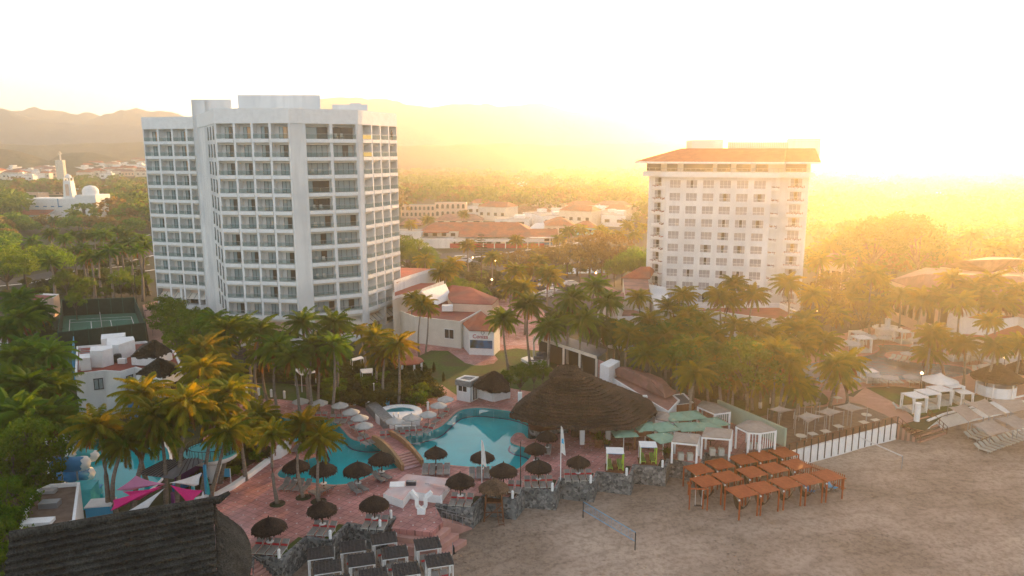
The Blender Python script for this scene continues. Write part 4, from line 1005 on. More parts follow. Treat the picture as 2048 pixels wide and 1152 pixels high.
def parasol_thatch(seed, r=1.45, mat='thatch'):
    t = thing('thatched_umbrella', None, 'umbrella')
    part('canopy', canopy_mesh(seed, r, 2.05, 2.95, mat), t)
    p = MB(); p.tube([(0, 0, 0), (0, 0, 2.6)], .075, 'darkwood', 8); part('pole', p.mesh('pole'), t)
    for k in range(6):
        a = k * PI / 3; s = MB(); s.bar((0, 0, 1.7), (math.cos(a) * r * .85, math.sin(a) * r * .85, 2.12), .05, .05, 'darkwood'); part('strut', s.mesh('strut'), t)
    s = MB(); s.lathe([(.02, .66), (.32, .66), (.32, .62), (.02, .62)], 'white2', 14); part('side_table', s.mesh('side_table'), t)
    return t
TH = [parasol_thatch(i, r) for i, r in ((1, 1.42), (2, 1.38), (3, 1.5))]
thl = [((594, 969), 'leftmost at the near edge of the turquoise pool', 4, 2.0),
       ((648, 978), 'at the near pool edge behind two slender palm trunks', 3, 1.1),
       ((717, 977), 'between the near pool edge and the white platform', 2, .9),
       ((764, 954), 'beside the lower end of the footbridge, over the pool edge', 2, .9),
       ((872, 939), 'just right of the footbridge at the near pool edge', 4, 1.9),
       ((965, 946), 'at the near pool edge behind the left white flag', 4, 1.9),
       ((1094, 903), 'beside the pink pool peninsula, farthest back of all', 1, .6),
       ((1071, 930), 'at the right-hand corner of the pool before the black pole', 1, .6),
       ((1077, 968), 'on the wall bay between the black pole and the right flag', 4, 1.3),
       ((1007, 980), 'half hidden behind the lifeguard tower', 2, 1.2),
       ((921, 1003), 'on the wall bay right of the white platform', 3, 1.3),
       ((1156, 955), 'right of the tall right flag, near the green cushioned cabana', 4, 1.4),
       ((750, 1048), 'on the wall bay left of the beach steps', 3, 1.3),
       ((646, 1060), 'on the wide paving above the black slatted cabanas', 3, 1.3),
       ((541, 1096), 'beside the end of the long thatched roof', 4, 1.3),
       ((600, 898), 'on the paved peninsula behind the deck palms, left one', 2, .9),
       ((637, 902), 'on the paved peninsula behind the deck palms, right one', 2, .9)]
G_TH = 'thatched umbrellas round the main pool'
for i, (b, where, n, dy) in enumerate(thl):
    p = G(*b); o = dup(TH[i % 3], p, random.uniform(0, 6), random.uniform(.95, 1.05) * (.88 if b[1] < 980 and b[0] > 850 else 1), 'dark brown thatched umbrella ' + where, G_TH)
    short = {0: 'under the leftmost poolside thatched umbrella', 1: 'under the thatched umbrella behind two palm trunks', 2: 'under the thatched umbrella left of the white platform', 3: 'under the thatched umbrella at the footbridge foot', 4: 'under the thatched umbrella right of the footbridge', 5: 'under the thatched umbrella behind the left flag', 6: 'under the thatched umbrella by the pink peninsula', 7: 'under the thatched umbrella at the right pool corner', 8: 'under the thatched umbrella between pole and right flag', 9: 'behind the lifeguard tower', 10: 'under the thatched umbrella right of the white platform', 11: 'under the thatched umbrella right of the tall flag', 12: 'under the thatched umbrella left of the beach steps', 13: 'under the thatched umbrella above the slatted cabanas', 14: 'under the thatched umbrella by the long thatched roof', 15: 'under the left umbrella on the peninsula', 16: 'under the right umbrella on the peninsula'}[i]
    back = i in (0, 1, 4, 5)
    kind = L_plain if back or i in (2, 3, 6, 7, 15, 16) else L_grey
    q = p + Vector((.1, -.95 if back else -.55, 0)); rz = {0: PI / 2 - .15, 1: -PI / 2 + .9, 2: PI / 2 + .75, 3: PI / 2 + .8}.get(i, PI / 2 + (.05 if back else -.12))
    if i in (8, 11): rz = PI / 2 + .05; q = p + Vector((0, -.5, 0))
    if i == 9: q = p + Vector((1.1, -.3, 0))
    lounger_row(kind, q, rz, n, (('red-pillowed grey lounger' if kind is L_grey else 'plain grey lounger'), short), 'grey loungers on the pink deck', .78)

# white market parasols by the pool
def parasol_white(col='parasol', r=1.35, h=2.45, seg=8):
    t = thing('parasol', None, 'parasol')
    mb = MB(); vs = [(0, 0, h)]; n = seg * 2
    for k in range(n):
        a = 2 * PI * k / n; rr = r * (1 if k % 2 == 0 else .93); vs.append((rr * math.cos(a), rr * math.sin(a), h - .55 - (0 if k % 2 == 0 else -.05)))
    for k in range(n):
        a = 2 * PI * k / n; rr = r * (1 if k % 2 == 0 else .93); vs.append((rr * math.cos(a), rr * math.sin(a), h - .68 - (0 if k % 2 == 0 else -.05)))
    mb.add(vs, [(0, 1 + k, 1 + (k + 1) % n) for k in range(n)] + [(1 + k, 1 + n + k, 1 + n + (k + 1) % n, 1 + (k + 1) % n) for k in range(n)], col)
    part('canopy', mb.mesh('canopy'), t)
    p = MB(); p.tube([(0, 0, 0), (0, 0, h + .08)], .035, 'wood', 6); part('pole', p.mesh('pole'), t)
    p = MB(); p.lathe([(.01, .08), (.26, .07), (.28, 0)], 'concrete', 12); part('foot', p.mesh('foot'), t)
    return t
PW = parasol_white(r=1.12, h=2.4); PW2 = parasol_white(r=1.6, h=2.5)
wl = [(497, 829, 'half hidden by the palms at the left end of the deck', 0), (508, 813, 'small and farthest left behind the deck palm', 0),
      (601, 797, 'leftmost of three along the hedge', 2), (639, 800, 'middle one of three along the hedge', 3), (680, 805, 'right one of three along the hedge', 3),
      (702, 818, 'highest of the diagonal three left of the whirlpool', 1), (719, 830, 'middle of the diagonal three left of the whirlpool', 1), (728, 845, 'nearest of the diagonal three left of the whirlpool', 2),
      (789, 836, 'left one in front of the whirlpool', 4), (823, 829, 'right one in front of the whirlpool', 4), (856, 823, 'just right of the whirlpool', 2), (877, 805, 'second in the line from whirlpool to kiosk', 1), (891, 793, 'nearest to the white kiosk', 1)]
for i, (x, y, wh, n) in enumerate(wl):
    p = G(x, y + 1, 2.2); p.z = 0; dup(PW, p, .2 * i, 1.0 if i != 1 else .7, 'white market parasol ' + wh, 'white parasols on the pink deck')
    if n:
        rz = PI / 2 + (0 if i in (2, 3, 4) else .5 if i in (5, 6, 7) else .2 if i in (8, 9) else -.45)
        if i in (5, 6, 7): rz = PI + PI / 2 + .9 if False else PI / 2 + .75
        sh = ['', '', 'under the leftmost hedge parasol', 'under the middle hedge parasol', 'under the right hedge parasol', 'under the highest diagonal parasol', 'under the middle diagonal parasol', 'under the nearest diagonal parasol', 'left in front of the whirlpool', 'right in front of the whirlpool', 'right of the whirlpool', 'under the second parasol before the kiosk', 'under the parasol nearest the white kiosk'][i]
        lounger_row(L_grey, p + Vector((.5 if i in (5, 6, 7) else -.1, -1.1, 0)), rz, n, ('beige red-striped lounger', sh), 'beige loungers along the back of the main pool', .8)

# bollard lamps at the wall corners
bl = MB(); bl.lathe([(.13, 0), (.13, .62), (.02, .64)], 'white2', 10); bs = MB(); bs.lathe([(.10, .64), (.15, .74), (.10, .86), (.01, .9)], 'lampw', 10)
bp_ = thing('bollard_lamp', None, 'lamp'); part('post', bl.mesh('post'), bp_); part('globe', bs.mesh('globe'), bp_)
bo_ = []
for x, y in ((556, 1124), (659, 1085), (759, 1063), (781, 1043), (882, 1013), (1025, 1003), (1105, 987), (1182, 971), (1254, 956), (1326, 940)):
    bo_.append(dup(bp_, G(x, y) + Vector((0, .35, .12)), 0, 1.0, None, 'bollard lamps on the sea wall'))
ordinals(bo_, 'short white bollard lamp', 'set at the corners of the rubble sea wall')
bo_ = [dup(bp_, G(x, y), 0, 1.3, None, 'bollard lamps along the hedge') for x, y in ((494, 789), (518, 791), (543, 794), (569, 797), (709, 810), (738, 819), (856, 819))]
ordinals(bo_, 'white bollard lamp', 'set along the path by the hedge')

# dark slatted beach cabanas
def box_cabana(name, w, d, h, roof, post, curtain=None, deckm=None):
    t = thing(name, None, 'cabana')
    if roof == 'slat':
        mb = MB()
        for i in range(9): mb.box((0, -d / 2 + d * i / 8, h + .04), (w + .2, d / 8 * .72, .04), 'greywood')
        for i in range(8): mb.box((-w / 2 + w * i / 7, 0, h + .10), (.07, d + .3, .05), 'greywood')
        part('slatted_roof', mb.mesh('slatted_roof'), t)
    for x in (-w / 2, w / 2):
        for y in (-d / 2, d / 2): p = MB(); p.box((0, 0, h / 2), (.07, .07, h), post); part('post', p.mesh('post'), t, (x, y, 0))
    for y in (-d / 2, d / 2): p = MB(); p.box((0, 0, h - .06), (w, .05, .08), post); part('beam', p.mesh('beam'), t, (0, y, 0))
    if curtain:
        for x, y in ((-w / 2, -d / 2), (-w / 2, d / 2), (w / 2, d / 2)):
            c = MB()
            for k in range(4): c.tube([(.05 * k - .08, .04 * (k % 2), h - .12), (.03 * k - .03, .02, h * .5), (.05 * k - .1, .05 * (k % 2), .35)], [.07, .035, .08], curtain, 5)
            part('curtain', c.mesh('curtain'), t, (x + .08, y, 0))
    return t
CB = box_cabana('slatted_cabana', 2.05, 1.75, 2.2, 'slat', 'white2', 'curtain')
pA_, pB_ = G(630, 1129, .2), G(684, 1121.5, .2); cang = dirz(pA_, pB_)
cc_ = [(641, 1106), (705, 1093), (768, 1077), (655, 1134), (723, 1120), (789, 1105), (855, 1088), (747, 1150), (812, 1139), (878, 1121), (672, 1166)]
cw = ['farthest left, close under the rubble wall', 'in the back row, second along the rubble wall', 'in the back row, close to the beach steps', 'below the leftmost one, second row', 'in the middle of the second row', 'in the second row below the beach steps', 'nearest to the pink beach steps', 'cut by the lower photo edge', 'in the front row, near the lower photo edge', 'with a black flag beside it, rightmost', 'lowest left, mostly out of the photo']
for i, (x, y) in enumerate(cc_):
    p = G(x, y, .2); p.z = SANDZ; dup(CB, p, cang, 1, 'dark slatted beach cabana with white curtains, ' + cw[i], 'slatted cabanas on the sand')
    if i < 10: lounger_row(L_grey, p + Vector((.2, -.1, .05)), cang + PI / 2 + .1, 2, ('grey lounger', 'in the slatted cabana ' + ['farthest left', 'second along the wall', 'back row by the steps', 'second row left', 'second row middle', 'second row below the steps', 'nearest the pink steps', 'at the lower photo edge', 'front row', 'beside the black flag'][i]), 'grey loungers in the slatted cabanas', .8)
fl_ = thing('beach_flag', 'small black flag on a short pole beside the rightmost slatted cabana', 'flag', G(906, 1135, SANDZ))
mb = MB(); mb.tube([(0, 0, 0), (0, 0, 2.4)], .03, 'steel', 6); mb.build('pole', fl_)
mb = MB(); mb.add([(0, 0, 2.3), (.16, .05, 1.9), (.2, 0, 1.3), (.02, 0, 1.2)], [(0, 1, 2, 3)], 'black'); mb.build('flag_cloth', fl_)

# orange cabanas with hammocks
def orange_cabana():
    w = 2.4; h = 2.35; t = thing('hammock_cabana', None, 'cabana'); r = MB()
    for i in range(26): r.box((-w / 2 + w * (i + .5) / 26, 0, h + .02), (w / 26 * .84, w, .04), 'orangewood')
    for y in (-w / 2 + .1, 0, w / 2 - .1): r.box((0, y, h - .045), (w, .08, .08), 'orangewood')
    part('slatted_roof', r.mesh('slatted_roof'), t)
    for x in (-1, 1):
        for y in (-1, 1): p = MB(); p.box((0, 0, (h - .1) / 2), (.12, .12, h - .1), 'orangewood'); part('post', p.mesh('post'), t, (x * (w / 2 - .08), y * (w / 2 - .08), 0))
    l = MB(); l.lathe([(.01, .1), (.07, .07), (.1, 0), (.07, -.07), (.01, -.1)], 'lampw', 10); part('globe_lamp', l.mesh('globe_lamp'), t, (w / 2 - .05, -w / 2 - .02, h - .2))
    return t
def hammock():
    t = thing('hammock', None, 'hammock'); mb = MB(); v = []; n = 14
    for k in range(n + 1):
        a = k / n; x = -1.0 + 2.0 * a; z = .45 + 1.5 * (2 * a - 1) ** 2; wd = .42 * (1 - abs(2 * a - 1) ** 3) + .03
        v += [(x, -wd, z + .08), (x, 0, z), (x, wd, z + .08)]
    f = []
    for k in range(n): i = 3 * k; f += [(i, i + 1, i + 4, i + 3), (i + 1, i + 2, i + 5, i + 4)]
    mb.add(v, f, 'darkwood'); part('cloth', mb.mesh('cloth'), t)
    for s in (-1, 1): r = MB(); r.tube([(s * 1.0, 0, 1.95), (s * 1.02, 0, 2.3)], .02, 'curtain', 5); part('rope', r.mesh('rope'), t)
    return t
OC = orange_cabana(); HM = hammock()
q0, q1 = G(1340 + 550 / 5.12, 860 + 590 / 5.12, .35), G(1340 + 720 / 5.12, 860 + 700 / 5.12, .35); oang = dirz(q0, q1)
orow = [[(1397.6, 938), (1440.6, 928), (1485.5, 918.6), (1524.6, 911.8), (1567.5, 905)], [(1412, 962.5), (1455, 953.8), (1504, 944), (1547, 936), (1592, 929)], [(1483.5, 983), (1525.5, 975), (1570.5, 965.5), (1613.4, 958.6), (1654.5, 951)]]
for r, row in enumerate(orow):
    for k, (x, y) in enumerate(row):
        p = G(x, y, .35); p.z = SANDZ; wh = f"{['leftmost', 'second', 'middle', 'fourth', 'rightmost'][k]} of the {['back row by the restaurant', 'middle row', 'front row towards the sea'][r]}"
        dup(OC, p, oang, 1, 'orange slatted hammock cabana, ' + wh, 'orange hammock cabanas on the sand')
        dup(HM, p + Vector((0, 0, 0)), oang + .35, .95, 'dark hammock hung in the orange cabana, ' + wh, 'hammocks in the orange cabanas')
cl = [(1618, 985, 'blue', 'blue folding beach chair under the fourth orange cabana of the front row'), (1646, 982, 'whitesling', 'white folding beach chair under the rightmost orange cabanas'), (1662, 978, 'skyblue', 'sky blue folding beach chair by the end of the orange fence')]
for x, y, m_, lb in cl:
    t = thing('beach_chair', lb, 'chair', G(x, y, SANDZ), 2.2); s = MB(); s.bar((-.6, 0, .35), (.1, 0, .22), .6, .04, m_); s.bar((.1, 0, .22), (.7, 0, .95), .6, .04, m_); s.build('seat', t); s = MB()
    for q in (-.28, .28): s.bar((-.6, q, 0), (.4, q, .6), .04, .04, 'steel'); s.bar((.6, q, 0), (-.3, q, .32), .04, .04, 'steel')
    s.build('frame', t)
gt = thing('swing_frame', 'narrow orange swing frame with white ropes in front of the hammock cabanas', 'swing', G(1396, 1020, SANDZ), -.1)
mb = MB()
for x in (-.9, .9): mb.tube([(x, 0, 0), (x, 0, 2.3)], .07, 'orangewood', 7)
mb.bar((-1, 0, 2.3), (1, 0, 2.3), .12, .12, 'orangewood'); mb.build('frame', gt)
mb = MB()
for x in (-.35, .35): mb.tube([(x, 0, 2.25), (x * .9, 0, .5)], .025, 'curtain', 5)
mb.build('rope', gt); mb = MB(); mb.box((0, 0, .48), (.8, .3, .05), 'darkwood'); mb.build('seat', gt)
bn = thing('wooden_post', 'short thick orange post left of the hammock cabanas', 'post', G(1378, 990, SANDZ)); mb = MB(); mb.tube([(0, 0, 0), (0, 0, 1.3)], .16, 'orangewood', 8); mb.tube([(0, 0, 1.3), (0, 0, 1.45)], [.3, .25], 'orangewood', 8); mb.build('trunk', bn)
# orange picket fence
fp = [G(1568.5, 903, -.1), G(1613, 922, -.1), G(1693.5, 949, -.1)]
of = thing('picket_fence', 'tall orange picket fence closing the right side of the hammock cabanas', 'fence', fp[0]); o = -fp[0]
for p in fp: p.z = SANDZ
mb = MB(); n = 0
for a, b in zip(fp, fp[1:]):
    L_ = (b - a).length; m_ = int(L_ / .22)
    for k in range(m_): p = a.lerp(b, k / m_) + o; p.z = 0; mb.box((p.x, p.y, SANDZ + .95), (.10, .04, 1.9), 'orangewood', rz=dirz(a, b))
mb.build('pickets', of); mb = MB()
for a, b in zip(fp, fp[1:]):
    for z in (.4, 1.5): a_ = a + o; b_ = b + o; a_.z = b_.z = SANDZ + z; mb.bar(a_, b_, .06, .1, 'orangewood')
mb.build('rail', of)

# green cushioned cabanas on the deck
def green_cabana():
    t = thing('cushioned_cabana', None, 'cabana'); w = 1.75; h = 2.15
    b = MB(); b.box((0, 0, .1), (w + .3, w + .2, .2), 'wood'); part('platform', b.mesh('platform'), t)
    r = MB()
    for i in range(11): r.box((0, -w / 2 + w * (i + .5) / 11, h), (w + .15, w / 11 * .62, .04), 'white2')
    r.box((0, 0, h - .06), (w, w, .02), 'blue'); part('striped_roof', r.mesh('striped_roof'), t)
    for x in (-1, 1):
        for y in (-1, 1): p = MB(); p.box((0, 0, h / 2 + .1), (.06, .06, h - .2), 'lime' if x > 0 else 'white2'); part('post', p.mesh('post'), t, (x * w / 2, y * w / 2, 0))
    for x, y in ((1, -1), (1, 1), (-1, -1)):
        c = MB(); c.tube([(0, 0, h - .1), (.02, 0, 1.1), (0, 0, .3)], [.12, .05, .12], 'lime', 6); part('curtain', c.mesh('curtain'), t, (x * w / 2 * .98, y * w / 2 * .9, 0))
    s = MB(); s.box((0, .1, .45), (.4, 1.0, .5), 'wood'); part('table', s.mesh('table'), t)
    return t
GC = green_cabana()
for i, (x, y) in enumerate(((1229, 938), (1294.5, 925))):
    p = G(x, y); dup(GC, p, -.08, 1, ['left', 'right'][i] + ' one of two striped-roof cabanas with lime green curtains on the deck', 'green cabanas on the deck')
    for s in (-1, 1): lounge(L_green, p + Vector((s * .55, -.05, .2)), PI / 2, f"{'left' if s < 0 else 'right'} green cushioned lounger in the {['left', 'right'][i]} lime curtained cabana", 'green loungers in the deck cabanas').scale = (.82, .8, .9)

# lifeguard tower
lg = thing('lifeguard_tower', 'brown wooden lifeguard tower with a thatched roof standing against the sea wall', 'tower', G(988, 1036, SANDZ)); mb = MB()
for x in (-.95, .95):
    for y in (-.8, .8): l = MB(); l.bar((x, y, 0), (x * .75, y * .75, 3.6), .12, .12, 'wood'); l.build('leg', lg)
f_ = MB(); f_.box((0, 0, 2.0), (1.7, 1.5, .12), 'wood'); f_.build('platform', lg)
f_ = MB(); f_.box((0, .6, 2.5), (1.5, .08, .9), 'darkwood'); f_.box((-.72, 0, 2.4), (.08, 1.2, .7), 'darkwood'); f_.box((.72, 0, 2.4), (.08, 1.2, .7), 'darkwood'); f_.build('side_wall', lg)
f_ = MB()
for a in ((-.9, -.75, 1.0, .9, -.75, 1.0), (-.9, -.75, .3, .9, -.75, 1.9), (-.9, .75, 1.0, .9, .75, 1.0), (-.9, -.75, 1.0, -.9, .75, 1.0), (.9, -.75, 1.0, .9, .75, 1.0)): f_.bar(a[:3], a[3:], .08, .08, 'wood')
f_.build('brace', lg)
f_ = MB(); f_.bar((.55, -1.7, 0), (.25, -.8, 2.0), .06, .06, 'wood'); f_.bar((1.05, -1.7, 0), (.75, -.8, 2.0), .06, .06, 'wood')
for k in range(6): t_ = (k + .5) / 6; f_.bar(Vector((.55, -1.7, 0)).lerp(Vector((.25, -.8, 2)), t_), Vector((1.05, -1.7, 0)).lerp(Vector((.75, -.8, 2)), t_), .05, .05, 'wood')
f_.build('ladder', lg)
part('thatched_roof', canopy_mesh(77, 1.5, 3.3, 4.25, 'thatch_tan'), lg)
# flags and pole
for x, y, top_, lb, m_, fh in ((964, 980, 880, 'left white flag on a tall white pole at the near pool edge', 'white2', 1), (1121, 962, 852, 'right white and blue flag on a tall white pole by the sea wall', 'white2', 1), (1041, 980, 883, 'bare black pole between the two white flags', 'black', 0)):
    b = G(x, y); tp_ = GY(x, top_, b.y).z; t = thing('flagpole', lb, 'flagpole', b); mb = MB(); mb.tube([(0, 0, 0), (0, 0, tp_)], [.06, .035], m_, 8); mb.build('pole', t)
    if fh:
        mb = MB(); v = []; H_ = tp_ * .46
        for k in range(7):
            z = tp_ - .1 - H_ * k / 6; wd = .12 + .38 * (k / 6) ** .7
            for j in range(4): v.append((j / 3 * wd, .10 * math.sin(j * 2 + k), z - .12 * j * (k / 6)))
        mb.add(v, [(k * 4 + j, k * 4 + j + 1, k * 4 + j + 5, k * 4 + j + 4) for k in range(6) for j in range(3)], 'curtain'); mb.build('flag_cloth', t)
        if x > 1000: mb = MB(); mb.add([(.06, -.12, tp_ - 1.3), (.26, -.02, tp_ - 1.4), (.30, -.0, tp_ - 2.0), (.06, -.13, tp_ - 1.8)], [(0, 1, 2, 3)], 'skyblue'); mb.build('flag_band', t)
# volleyball net
def net(a, b, h, lb, mnet, low=.9, mp='black'):
    t = thing('volleyball_net', lb, 'net', a); d = b - a; d.z = 0; o_ = Vector((0, 0, 0))
    for p in (o_, d): mb = MB(); mb.tube([p, p + Vector((0, 0, h))], .05, mp, 6); mb.build('post', t)
    mb = MB()
    for z in (h, h - low): mb.bar(o_ + Vector((0, 0, z)), d + Vector((0, 0, z)), .03, .045, mnet)
    mb.bar(Vector((0, 0, h - low)), Vector((0, 0, h)), .03, .06, mnet); mb.bar(d + Vector((0, 0, h - low)), d + Vector((0, 0, h)), .03, .06, mnet)
    n = 16
    for k in range(1, n): q = d * k / n; mb.bar(q + Vector((0, 0, h - low)), q + Vector((0, 0, h)), .008, .008, mnet)
    for k in range(1, 5): mb.bar(Vector((0, 0, h - low * k / 5)), d + Vector((0, 0, h - low * k / 5)), .008, .008, mnet)
    mb.build('netting', t)
net(G(1166, 1036, SANDZ), G(1270, 1100, SANDZ), 1.75, 'blue edged volleyball net strung between black posts on the open sand', 'skyblue')
net(G(1712, 896, SANDZ), G(1803, 938, SANDZ), 1.6, 'thin white net line strung over the sand right of the picket fence', 'curtain', .1, 'steel')
for p in protos + TH + [PW, bp_, CB, OC, HM, GC]: pass
PROTO = protos + TH + [PW, bp_, CB, OC, HM, GC]
# ------------------------------------------------------------------ low buildings, roofs and thatch
def rel(P, o): return [Vector((p.x - o.x, p.y - o.y, 0)) for p in P]
def bldg(name, label, cat, roof_px, h, wall='white', roof='redroof', z0=-.3, par=.35, parw=.25, group=None, world=None):
    P = world or px_loop(roof_px, h); c = sum(P, Vector()) / len(P); c.z = 0
    t = thing(name, label, cat, c, 0, group); Q = rel(P, c)
    mb = MB(); mb.prism([(p.x, p.y) for p in Q], z0, h - par - .02, wall); mb.build('wall', t)
    mb = MB(); I = offset_loop(Q, -parw); n = len(Q)
    b = poly_holes(I, [], h - par + .01, roof, 'r'); mb.add(b.v, b.f, roof); mb.build('roof', t)
    mb = MB(); rg = poly_holes(Q, [I], h, 'white2', 'r'); mb.add(rg.v, rg.f, 'white2')
    for L, s in ((Q, 1), (I, -1)):
        v = [(p.x, p.y, h - par - .018) for p in L] + [(p.x, p.y, h) for p in L]
        mb.add(v, [(i, (i + 1) % n, n + (i + 1) % n, n + i) for i in range(n)], wall if s > 0 else 'white2')
    mb.build('parapet', t); return t, c
def hiproof(t, c, px, h, apex_px, ha, mat='terracotta', name='roof', th=.15):
    P = rel(px_loop(px, h), c); A = [rel([G(x, y, ha)], c)[0] for x, y in apex_px]; mb = MB(); n = len(P)
    for a in A: a.z = ha
    v = [Vector((p.x, p.y, h)) for p in P] + A + [Vector((p.x, p.y, h - th)) for p in P]; k = n + len(A)
    near = [min(range(len(A)), key=lambda j: (A[j] - v[i]).length) for i in range(n)]
    f = []
    for i in range(n):
        j = (i + 1) % n
        if near[i] == near[j]: f.append((i, j, n + near[i]))
        else: f.append((i, j, n + near[j], n + near[i]))
        f.append((k + i, k + j, j, i))
    mb.add(v, f, mat); mb.add([v[k + i] for i in range(n)], [tuple(range(n))], 'offwhite'); return mb.build(name, t)
def wallquad(t, c, pts, mat, name, d=.06, frame=None):
    """a panel on a wall, given by two ground points (world) and two heights"""
    a, b, z0, z1 = pts; a = a - c; b = b - c; L = (b - a).length; ang = dirz(a, b); m = (a + b) / 2; n = Vector((math.sin(ang), -math.cos(ang), 0)) * d
    mb = MB(); mb.box((m.x + n.x, m.y + n.y, (z0 + z1) / 2), (L, .08, z1 - z0), mat, rz=ang)
    if frame:
        for z in (z0, z1): mb.box((m.x + n.x * 1.6, m.y + n.y * 1.6, z), (L + .12, .09, .1), frame, rz=ang)
        for u in (-L / 2, 0, L / 2): mb.box((m.x + n.x * 1.6 + u * math.cos(ang), m.y + n.y * 1.6 + u * math.sin(ang), (z0 + z1) / 2), (.08, .09, z1 - z0), frame, rz=ang)
    return mb.build(name, t)
def along(P, i, u0, u1):
    a = P[i]; b = P[(i + 1) % len(P)]; return a.lerp(b, u0).copy(), a.lerp(b, u1).copy()
def text_mesh(s, size, mat, depth=.03):
    cu = bpy.data.curves.new('txt', 'FONT'); cu.body = s; cu.size = size; cu.extrude = depth; cu.align_x = 'CENTER'
    o = bpy.data.objects.new('txt', cu); COL.objects.link(o); dg = bpy.context.evaluated_depsgraph_get(); dg.update()
    me = bpy.data.meshes.new_from_object(o.evaluated_get(dg)); bpy.data.objects.remove(o); me.materials.clear(); me.materials.append(MT[mat]); return me
def thatched(top, bot, courses, mat, name, parent, step=.14, sub=6, seed=1, sag=0.0):
    """layered thatch between an upper and a lower line: each course overhangs the next"""
    rr = random.Random(seed); mb = MB(); n = len(top); v = []
    rows = []
    for k in range(courses):
        t0 = k / courses; t1 = (k + 1) / courses
        for t, lift in ((t0 - (.30 / courses if k else 0), -.03), (t1, step)): rows.append((t, lift))
    def P(t, i, lift):
        p = top[i].lerp(bot[i], t); p.z -= sag * math.sin(PI * t); return Vector((p.x + rr.uniform(-.05, .05), p.y + rr.uniform(-.05, .05), p.z + lift + rr.uniform(-.04, .04)))
    for t, lift in rows: v += [P(t, i, lift) for i in range(n)]
    f = []
    for r in range(len(rows) - 1):
        for i in range(n - 1): f.append((r * n + i, r * n + i + 1, (r + 1) * n + i + 1, (r + 1) * n + i))
    # hanging lower edge
    last = (len(rows) - 1) * n; o = len(v); v += [v[last + i] - Vector((0, 0, rr.uniform(.25, .45))) for i in range(n)]
    for i in range(n - 1): f.append((last + i, last + i + 1, o + i + 1, o + i))
    mb.add(v, f, mat); return mb.build(name, parent)
def dense(P, m):
    out = []
    for i in range(len(P) - 1):
        for k in range(m): out.append(P[i].lerp(P[i + 1], k / m))
    return out + [P[-1]]

# white house with red roof and two thatched pavilions
hp = [(149.5, 747), (208, 741), (240.6, 743), (269, 734), (324, 752), (365.6, 737), (350, 701.6), (291, 682), (153, 692.5)]
HW, hc = bldg('beach_house', 'white two-storey house with dark red roof and two grey thatched caps', 'house', hp, 6.0)
HP = px_loop(hp, 6.0)
for P in HP: P.z = 0
wallquad(HW, hc, (*along(HP, 0, .62, .92), 3.6, 5.0), 'win_curtain', 'window', frame='frame')
wallquad(HW, hc, (*along(HP, 2, .35, .78), 2.4, 5.1), 'win_curtain', 'balcony_door', frame='frame')
wallquad(HW, hc, (*along(HP, 4, .35, .85), 3.2, 5.2), 'win_dark', 'window', frame='frame')
for px, z0, z1, nm in (([(203, 692), (250, 686), (252, 678), (204, 682)], 5.7, 7.6, 'roof_block'), ([(215, 708), (238, 708), (271, 697), (268, 690), (216, 694)], 5.7, 7.9, 'roof_block'), ([(160, 729), (182, 727), (181, 718), (160, 720)], 5.7, 7.4, 'roof_block'), ([(182, 722), (205, 722), (227, 716), (226, 710), (183, 713)], 5.7, 8.0, 'roof_block')):
    mb = MB(); mb.prism([(p.x, p.y) for p in rel(px_loop(px, 6.6), hc)], z0, z1, 'white2'); mb.build(nm, HW)
for ap, base, ht in (((308, 679), [(262, 713), (312, 715), (344, 702), (330, 692), (282, 692)], 7.0), ((317.5, 716), [(272, 748), (324, 754), (365, 740), (352, 727), (300, 727)], 6.2)):
    B_ = px_loop(base, ht); A_ = G(*ap, ht + 2.7); A_.z = ht + 2.7
    mb = MB(); mb.prism([(p.x, p.y) for p in rel(B_, hc)], ht - 1.2, ht - .1, 'white2'); mb.build('pavilion_wall', HW)
    ring = [p - hc for p in B_] ; cl_ = ring + [ring[0]]
    for p in cl_: p.z = ht
    bot = dense(cl_, 8); top = [(A_ - hc).lerp(b, .03) for b in bot]
    thatched(top, bot, 9, 'thatch_grey', 'thatched_roof', HW, .10)
for x, y, nm in ((236, 722, 'water_tank'), (245, 726, 'air_conditioner')):
    p = G(x, y, 5.8) - hc; mb = MB()
    if nm == 'water_tank': mb.lathe([(.01, 1.1), (.45, 1.05), (.5, .9), (.5, 0)], 'black', 16, (p.x, p.y, 5.7))
    else: mb.box((p.x, p.y, 6.1), (1.0, .6, .7), 'white2')
    mb.build(nm, HW)
mb = MB()
for a, b in (((160, 700), (215, 703)), ((160, 704), (200, 706)), ((160, 696), (158, 740))): mb.bar(G(*a, 5.8) - hc, G(*b, 5.8) - hc, .08, .08, 'steel')
mb.build('roof_pipe', HW)
mb = MB(); p0 = G(150, 700, 5) - hc; mb.bar(G(147, 740, 3) - hc, G(150, 700, 3) - hc, .1, 4.5, 'skyblue'); mb.build('blue_screen', HW)

# tennis court
cq = [G(127, 632), G(271, 626), G(293, 681), G(120, 703)]
TC = thing('tennis_court', 'green tennis court with white lines inside dark windscreen fences left of the tower', 'tennis court', cq[0]); o = -TC.location
mb = MB(); mb.add([p + o + Vector((0, 0, .03)) for p in cq], [(0, 3, 2, 1)], 'courtgreen'); mb.build('court_surface', TC)
def bil(u, v): return cq[0].lerp(cq[1], u).lerp(cq[3].lerp(cq[2], u), v)
mb = MB()
def cl(u0, v0, u1, v1): mb.bar(bil(u0, v0) + o + Vector((0, 0, .034)), bil(u1, v1) + o + Vector((0, 0, .034)), .12, .01, 'white2')
u_ = [.09, .37, .63, .92]; v0_, v1_ = .14, .80
for u in u_: cl(u, v0_ if u in (u_[0], u_[3]) else .24, u, v1_ if u in (u_[0], u_[3]) else .70)
for v in (v0_, .24, .70, v1_): cl(u_[0], v, u_[3], v)
cl(u_[1], .47, u_[2], .47); mb.build('court_lines', TC)
